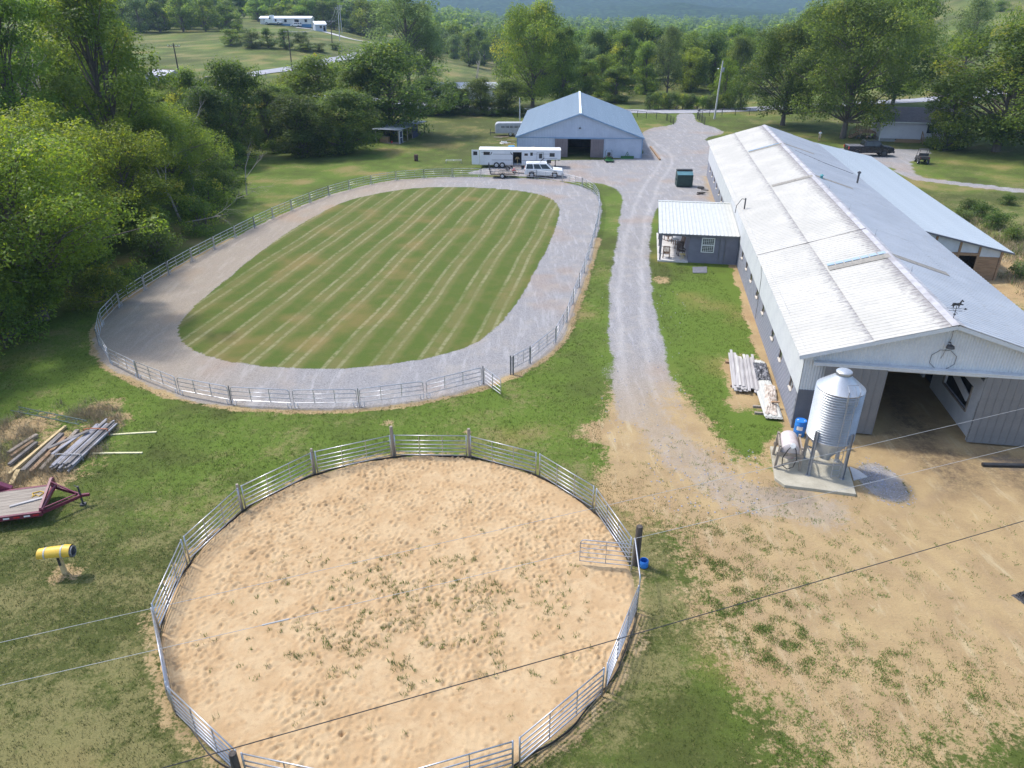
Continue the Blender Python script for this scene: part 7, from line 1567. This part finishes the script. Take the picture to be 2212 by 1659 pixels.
TP('midC', 1561, 235, 128, 62, 'bright yellow-green young tree behind the utility pole', Yw=172); TP('bushD', 1598, 238, 172, 45, 'dark cedar-like shrub by the road beside the yellow-green young tree', name='shrub', cat='shrub')
TP('oakA', 1690, 271, 52, 215, 'large dark shade tree beyond the far end of the stable roof'); TP('oakA', 1820, 298, -14, 275, 'broad dark shade tree with a pale trunk beside the swings'); TP('oakB', 1930, 215, -30, 190, 'big green tree on the slope behind the house', Yw=178); TP('oakA', 1745, 235, 12, 150, 'dark tree behind the two broad shade trees', Yw=172)
TP('oakB', 2150, 327, 45, 385, 'huge spreading yellow-green tree on the lawn over the buggy')
TP('midB', 2035, 335, 160, 130, 'leafy low-hanging tree in front of the house wall', Yw=119); TP('midD', 2090, 120, -5, 110, 'grey-green tree on the hill pasture', Yw=215); TP('oakB', 2230, 250, -40, 180, 'big tree on the slope beyond the spreading one', Yw=160)
for px, py in ((1985, 95), (2000, 175), (2030, 200), (2160, 24), (2110, 100)): TP('bushD', px, py, py - 24, 40, 'dark shrub on the hill pasture', 'shrubs on the hill pasture', name='shrub', cat='shrub')
for i in range(13): TP('bush' if i % 3 else 'bushS', 1403 + i * 14.5, 236, 206 + tr_rng.uniform(-6, 6), 34, 'leafy shrub in the roadside hedge opposite the entrance', 'hedge shrubs opposite the entrance', name='shrub', cat='shrub')
for i in range(14): TP(tr_rng.choice(['bush', 'bushD', 'bushS']), 905 + i * 20, 249 + tr_rng.uniform(-2, 2), 232 + tr_rng.uniform(-5, 3), 34, 'low shrub in the shady bank along the far edge of the lawn', 'shrubs along the far lawn edge', name='shrub', cat='shrub')
for i in range(14):
    px = 590 + i * 18; TP(tr_rng.choice(['bush', 'bushD', 'bush']), px, 330 - i * 2.2, 300 - i * 2.4 + tr_rng.uniform(-8, 6), 46, 'undergrowth shrub at the foot of the trees on the lawn edge', 'undergrowth shrubs along the lawn edge', name='shrub', cat='shrub')
for (x, y, s_) in ((-33, 56, 1.6), (-31.5, 63, 1.5), (-33, 66, 1.7), (-31, 72, 1.5), (-32, 78, 1.6), (-33, 85, 1.6), (-33.5, 44.5, 1.6), (-32.5, 38, 1.5), (-34, 34, 1.6), (-36, 93, 1.5), (-39, 99, 1.6), (-38, 104, 1.5), (-30.6, 52, 1.2), (-36, 30, 1.6)):
    plant('bushD' if int(y) % 2 else 'bush', Vector((x, y, 0)), 2.2 * s_, 1.6 * s_, 'undergrowth shrub beneath the feathery wood', 'undergrowth shrubs beneath the feathery wood', 'shrub', 'shrub')
for (px, py, w, hpx) in ((2090, 455, 46, 26), (2120, 470, 60, 32), (2150, 492, 70, 34), (2075, 478, 50, 26), (2178, 442, 42, 22), (2188, 520, 60, 30), (2205, 600, 60, 34)):
    TP('bushS' if px % 2 else 'bushD', px, py, py - hpx, w, 'scrubby bush on the rough bank behind the lean-to', 'scrub on the rough bank', name='shrub', cat='shrub')
HOME_Y = pm.y
0 and print('HOME', pm, hit(300, 62), hit(631, 153), hit(2100, 60), 'tris', sum(len(m.polygons) for m in bpy.data.meshes))
# hilltop wood and the trees round the mobile home
for i in range(17):
    px = 255 + i * 15.5 + tr_rng.uniform(-6, 6); TP(tr_rng.choice(['farB', 'farA', 'farB', 'farC']), px, 62 + i * 1.2, -8 + tr_rng.uniform(-20, 20) + i * .4, 66, 'dark tree of the wood along the top of the hillside field', 'trees along the top of the hillside field', Yw=285 + (i % 3) * 14)
for (px, ty, w) in ((640, 8, 50), (668, -4, 66), (700, 2, 60), (722, 0, 50), (560, 0, 60), (600, 14, 44), (760, 40, 50), (785, 30, 60)): TP(tr_rng.choice(['farA', 'farC', 'farB']), px, 60, ty, w, 'tree behind the hilltop mobile home', 'trees behind the hilltop home', Yw=HOME_Y + 18)
for (px, py, ty, w) in ((500, 98, 62, 60), (545, 104, 66, 60), (580, 104, 60, 50), (617, 106, 62, 46), (655, 108, 66, 50), (690, 112, 92, 40), (660, 112, 94, 40), (725, 108, 92, 36), (520, 92, 50, 50)): TP(tr_rng.choice(['farA', 'farC', 'farB']), px, py, ty, w, 'bushy tree on the bank below the hilltop mobile home', 'bank trees below the hilltop home')
# bare trees
def bare_tree(label, base, h, seed, lean_=0., thick=.014):
    g = random.Random(seed); t = thing('bare_tree', label, 'tree', base, g.uniform(0, 6)); 
    def grow(mb, p, d, L, r, lev):
        q = p + d * L * .5 + Vector((g.uniform(-.06, .06) * L, g.uniform(-.06, .06) * L, 0)); e = q + (d + Vector((g.uniform(-.15, .15), g.uniform(-.15, .15), g.uniform(-.05, .12)))).normalized() * L * .5
        mb.tube([p, q, e], [r, r * .8, r * .55], 6 if lev < 2 else 4, cap=False)
        if lev < 4:
            for k in range(g.choice([2, 3])):
                nd = (d + Vector((g.uniform(-1, 1), g.uniform(-1, 1), g.uniform(-.2, .7))) * .75).normalized(); grow(br, p.lerp(e, g.uniform(.45, 1)), nd, L * g.uniform(.5, .72), r * .5, lev + 1)
    mb = MB(); br = MB(); grow(mb, Vector((0, 0, -.2)), Vector((lean_, 0, 1)).normalized(), h * .5, h * thick, 0)
    obj('trunk', mb, DEADW, t, smooth=True, norm=False); obj('branches', br, DEADW, t, norm=False); return t
b = hit(1010, 172); bare_tree('bare grey tree standing at the edge of the meadow', Vector((b.x * .62, 172, tz(b.x * .62, 172))), 12.5, 3)
for x, y, h, s_, lab in ((-34.5, 76, 12, 5, 'bare grey dead tree poking through the feathery wood above the lawn'), (-38.5, 90, 14, 7, 'bare branching dead tree behind the feathery wood near the maroon sedan'), (-36, 57, 10, 9, 'bare leaning tree among the feathery trees nearest the track'), (-47, 78, 19, 12, 'tall dead trunk standing beside the very tall tree'), (-31.5, 88, 7, 15, 'low dead tree sprawling at the lawn edge')): bare_tree(lab, Vector((x, y, 0)), h, s_, .15, .011)
for (x, y, L, rz, s_) in ((-31.5, 70.5, 6, .1, 21), (-31, 80, 5, .0, 23)):
    t = bare_tree('fallen grey limb reaching out of the wood over the lawn ' + ('beside the low dead tree' if s_ == 23 else 'opposite the infield'), Vector((x, y, 1.4)), L * 1.25, s_, 0., .007); t.rotation_euler = (R(8), R(78), rz)

# valley forest: single trees as far as they can be told apart, one mass beyond
FG = 'trees of the valley forest'
n_ = 0
while n_ < 165:
    y = tr_rng.uniform(205, 470); x = tr_rng.uniform(-.20, .46) * y + tr_rng.uniform(-10, 10)
    if x < -25 and y < 330: continue
    if -30 < x < 6 and 215 < y < 300: continue
    if x > .33 * y and y < 300: continue
    k = tr_rng.choice(['farA', 'farB', 'farC', 'farA', 'farB']); h = tr_rng.uniform(9, 15); plant(k, Vector((x, y, tz(x, y))), h, h * tr_rng.uniform(.36, .52), 'broadleaf tree in the valley forest beyond the road', FG); n_ += 1
def forest(name, n, yr, xr, keep, seed, label):
    g = np.random.default_rng(seed); P_, N_, LV = [], [], []
    k = 0
    while k < n:
        y = g.uniform(*yr) if g.uniform() < .6 else yr[0] + (yr[1] - yr[0]) * g.uniform() ** 2; x = y * g.uniform(*xr)
        if not keep(x, y): continue
        k += 1; z = tz(x, y); h = g.uniform(9, 16); r = h * g.uniform(.32, .48); m = 95; tone = g.normal() * .14
        d = g.normal(size=(m, 3)); d /= np.linalg.norm(d, axis=1, keepdims=True); rad = g.uniform(.6, 1.05, m)[:, None] * (1 + .3 * np.sin(d[:, :1] * 6 + k) * np.cos(d[:, 1:2] * 5 + k))
        P_.append(np.array([x, y, z + h * .55]) + d * rad * np.array([r, r, h * .46])); N_.append(d * .8 + np.array([0, 0, .5]) + g.normal(size=(m, 3)) * .35); LV.append(np.clip(.42 + tone + g.normal(size=m) * .13, 0, .95))
    me = leaf_mesh(name, np.concatenate(P_), np.concatenate(N_), 2.6, np.concatenate(LV), LF['mid'], g, .8); o = link(name, me); stuff(o, label, 'forest')
mead = lambda x, y: fbm(np.array([x]), np.array([y]), .0045, 2, 77)[0]
forest('far_woods', 1500, (470, 1450), (-.75, .75), lambda x, y: mead(x, y) > .42 and not (x > 40 and 520 < y < 640 and x < .55 * y), 5, 'far woods covering the valley floor below the blue hills')
forest('ridge_woods', 260, (340, 560), (-.8, -.18), lambda x, y: y > HOME_Y + 25 or x < -.44 * y, 6, 'woods on the hill behind the mobile home')
forest('pasture_woods', 60, (330, 520), (.46, .8), lambda x, y: mead(x, y) > .55, 8, 'scattered woods on the hill pasture')
# ================================================================ ground cover that nobody could count
def blades(name, pts, n, L, w, mats, label, cat, spread=.06, lean_=.5, seed=1, lvm=(.45, .2)):
    g = np.random.default_rng(seed); P_ = np.repeat(np.array(pts, float), n, 0); m = len(P_)
    P_[:, :2] += g.normal(size=(m, 2)) * spread; a = g.uniform(0, 6.283, m); l = L * g.uniform(.5, 1.3, m)
    dx = np.stack([np.cos(a), np.sin(a), np.zeros(m)], 1) * w / 2; b = g.uniform(0, 6.283, m); ln = lean_ * g.uniform(.2, 1, m) * l
    tip = P_ + np.stack([np.cos(b) * ln, np.sin(b) * ln, np.sqrt(np.maximum(l * l - ln * ln, .0001))], 1)
    V = np.stack([P_ - dx, P_ + dx, tip], 1).reshape(-1, 3); me = bpy.data.meshes.new(name); me.vertices.add(3 * m); me.vertices.foreach_set('co', V.astype(np.float32).ravel())
    me.loops.add(3 * m); me.loops.foreach_set('vertex_index', np.arange(3 * m, dtype=np.int32)); me.polygons.add(m); me.polygons.foreach_set('loop_start', np.arange(0, 3 * m, 3, dtype=np.int32)); me.update(calc_edges=True)
    pa = np.array(pts, float); loc_ = lvm[2](pa[:, 0], pa[:, 1]) if len(lvm) > 2 else 0
    lv = np.clip(np.repeat(g.normal(size=len(pts)) * lvm[1] + lvm[0] + loc_, n) + g.normal(size=m) * .12, 0, 1)
    at_ = me.attributes.new('lv', 'FLOAT', 'POINT'); at_.data.foreach_set('value', np.repeat(lv, 3).astype(np.float32)); me.materials.append(mats)
    return stuff(link(name, me), label, cat)
def blade_mat(name, a, b, c_):
    t = NT(name); lv = t.attr('lv', 'Fac'); q = t.mix(t.rng(lv, 0, .5, smooth=False), a, b); q = t.mix(t.rng(lv, .5, 1, smooth=False), q, c_); return t.done(q, .7, 0, .15)
GB = blade_mat('grass_blade', (.046, .074, .014), (.078, .118, .019), (.19, .165, .07)); WB = blade_mat('weed_blade', (.085, .140, .028), (.130, .200, .038), (.20, .23, .07)); SB = blade_mat('straw_blade', (.20, .155, .095), (.33, .27, .17), (.42, .36, .25))
g = np.random.default_rng(12)
def sample(n, x0, x1, y0, y1, dens):
    out = []
    while len(out) < n:
        m = 20000; x = g.uniform(x0, x1, m); y = g.uniform(y0, y1, m); k = g.uniform(size=m) < dens(x, y); out.extend(np.stack([x[k], y[k], np.zeros(k.sum())], 1).tolist())
    return out[:n]
def lawn_d(x, y):
    d = sdist(x, y, DIRT); r_ = np.hypot(x - PEN_C[0], y - PEN_C[1]); o = sdist(x, y, OUTER); v = sdist(x, y, DRIVE)
    bv_ = (x - BO.x) * BV.x + (y - BO.y) * BV.y; bu_ = (x - BO.x) * BU.x + (y - BO.y) * BU.y
    ok = (d < -.4 + np.where(y < 29, 4.5 * np.random.default_rng(3).uniform(size=d.shape) ** 2, 0)) & (r_ > PEN_R + .45) & (o < -.4) & (v < -.2) & ~((bv_ > -.6) & (bv_ < 14) & (bu_ > -1)) & ~((bv_ > -3.2) & (bv_ < 0) & (bu_ > 0) & (bu_ < 9))
    return np.where(ok, np.clip(.15 + fbm(x, y, .5, 3, 44), 0, 1) * np.clip(30 / np.maximum(y, 12), .25, 1.2), 0)
blades('lawn_grass', sample(52000, -34, 17, 11, 62, lawn_d), 4, .085, .016, GB, 'short mown grass of the lawns around pen and track', 'grass', .05, .6, 2, (.40, .20, lambda x, y: (fbm(x, y, .35, 3, 47) - .45) * .9 + .30 * sstep(31, 20, y) * sstep(6, -8, x) + .25 * sstep(4, 1, np.hypot(x - PEN_C[0], y - PEN_C[1]) - PEN_R) * (x > 0) + .22 * np.clip(fbm(x, y, 1.3, 2, 53) * 2 - 1, -.6, 1)))
def weed_d(x, y):
    d = sdist(x, y, DIRT); c_ = fbm(x, y, 2.6, 3, 61); k = np.clip((c_ - .47) * 6, 0, 1) * np.clip((27 - y) / 9 + .12, .05, 1) * np.clip((17 - x) / 8, .08, 1) * np.clip(fbm(x, y, .3, 2, 63) * 1.6 - .3, .1, 1)
    return np.where((d > -.3) & ((x - BO.x) * BU.x + (y - BO.y) * BU.y < -1.5), k, 0)
blades('yard_weeds', sample(3300, 4, 24, 10, 34, weed_d), 9, .085, .022, WB, 'low weeds creeping over the bare yard', 'weeds', .075, .93, 3, (.4, .25))
q = at(880, 1320)
def pen_d(x, y): return np.exp(-(((x - q.x) / 4.4) ** 2 + ((y - q.y) / 3.0) ** 2)) * np.clip((fbm(x, y, 1.6, 2, 71) - .38) * 4, 0, 1)
blades('pen_weeds', [(a, b, .055) for a, b, _ in sample(560, -11, 3.5, 15, 29, pen_d)], 12, .15, .024, WB, 'green tufts sprouting in the sand of the pen', 'weeds', .06, .7, 4)
def straw_d(x, y): return np.where((np.hypot(x + 24.3, (y - 32) * .8) < 3.8), np.clip((fbm(x, y, .8, 2, 81) - .35) * 4, 0, 1), 0)
blades('dry_stalks', sample(1500, -29, -20, 28, 38, straw_d), 9, .45, .016, SB, 'dry stalks and dead grass around the lumber heap', 'dry grass', .12, .8, 5)
def bank_d(x, y):
    bv_ = (x - BO.x) * BV.x + (y - BO.y) * BV.y; bu_ = (x - BO.x) * BU.x + (y - BO.y) * BU.y
    return np.where((bv_ > 20.8) & (bu_ > 2) & (bu_ < 48), np.clip((fbm(x, y, .35, 3, 91) - .3) * 3, 0, 1), 0)
bp_ = [(a, b, tz(a, b)) for a, b, _ in sample(5200, 36, 62, 38, 84, bank_d)]
blades('bank_straw', bp_, 8, .55, .035, SB, 'tall dry grass on the rough bank behind the lean-to', 'dry grass', .25, .8, 6)
blades('bank_weeds', bp_[::3], 8, .5, .05, WB, 'green weeds among the dry grass of the rough bank', 'weeds', .3, .7, 7)
# loose stones on the drive edge and the gravel spill
def stones():
    mb = MB(); r_ = random.Random(3); gq_ = at(1905, 1040)
    for k in range(620):
        if k < 240: a = r_.uniform(0, 6.28); d = r_.uniform(0, 1.3); p = gq_ + Vector((math.cos(a) * d, math.sin(a) * d * 1.6, 0))
        elif k < 440: p = at(r_.uniform(1400, 1640), r_.uniform(960, 1110))
        else: p = at(r_.uniform(1300, 1480), r_.uniform(620, 960))
        s = r_.uniform(.02, .05); mb.lathe([(s * .6, 0), (s, s * .5), (s * .5, s * .9)], 5, (p.x, p.y, -.005))
    stuff(obj('loose_stones', mb, mt('blue_grey_stone', (.24, .25, .30), (.34, .34, .38), 9., .9), norm=False), 'loose bluish stones strewn on drive and yard', 'stones')
stones()
# ---- air: even haze round the whole place
mb = MB(); mb.bb(-3300, 3700, -120, 4700, -40, 300)
hz_m = bpy.data.materials.new('haze_air'); hz_m.use_nodes = True; hn = hz_m.node_tree.nodes; hn.remove(hn['Principled BSDF'])
pv = hn.new('ShaderNodeVolumePrincipled'); pv.inputs['Color'].default_value = (.50, .72, 1, 1); pv.inputs['Density'].default_value = .00017; pv.inputs['Anisotropy'].default_value = .2
hz_m.node_tree.links.new(pv.outputs[0], hn['Material Output'].inputs['Volume'])
ho = obj('haze', mb, hz_m); ho['kind'] = 'stuff'; ho['label'] = 'thin blue summer haze over the valley'; ho['category'] = 'haze'
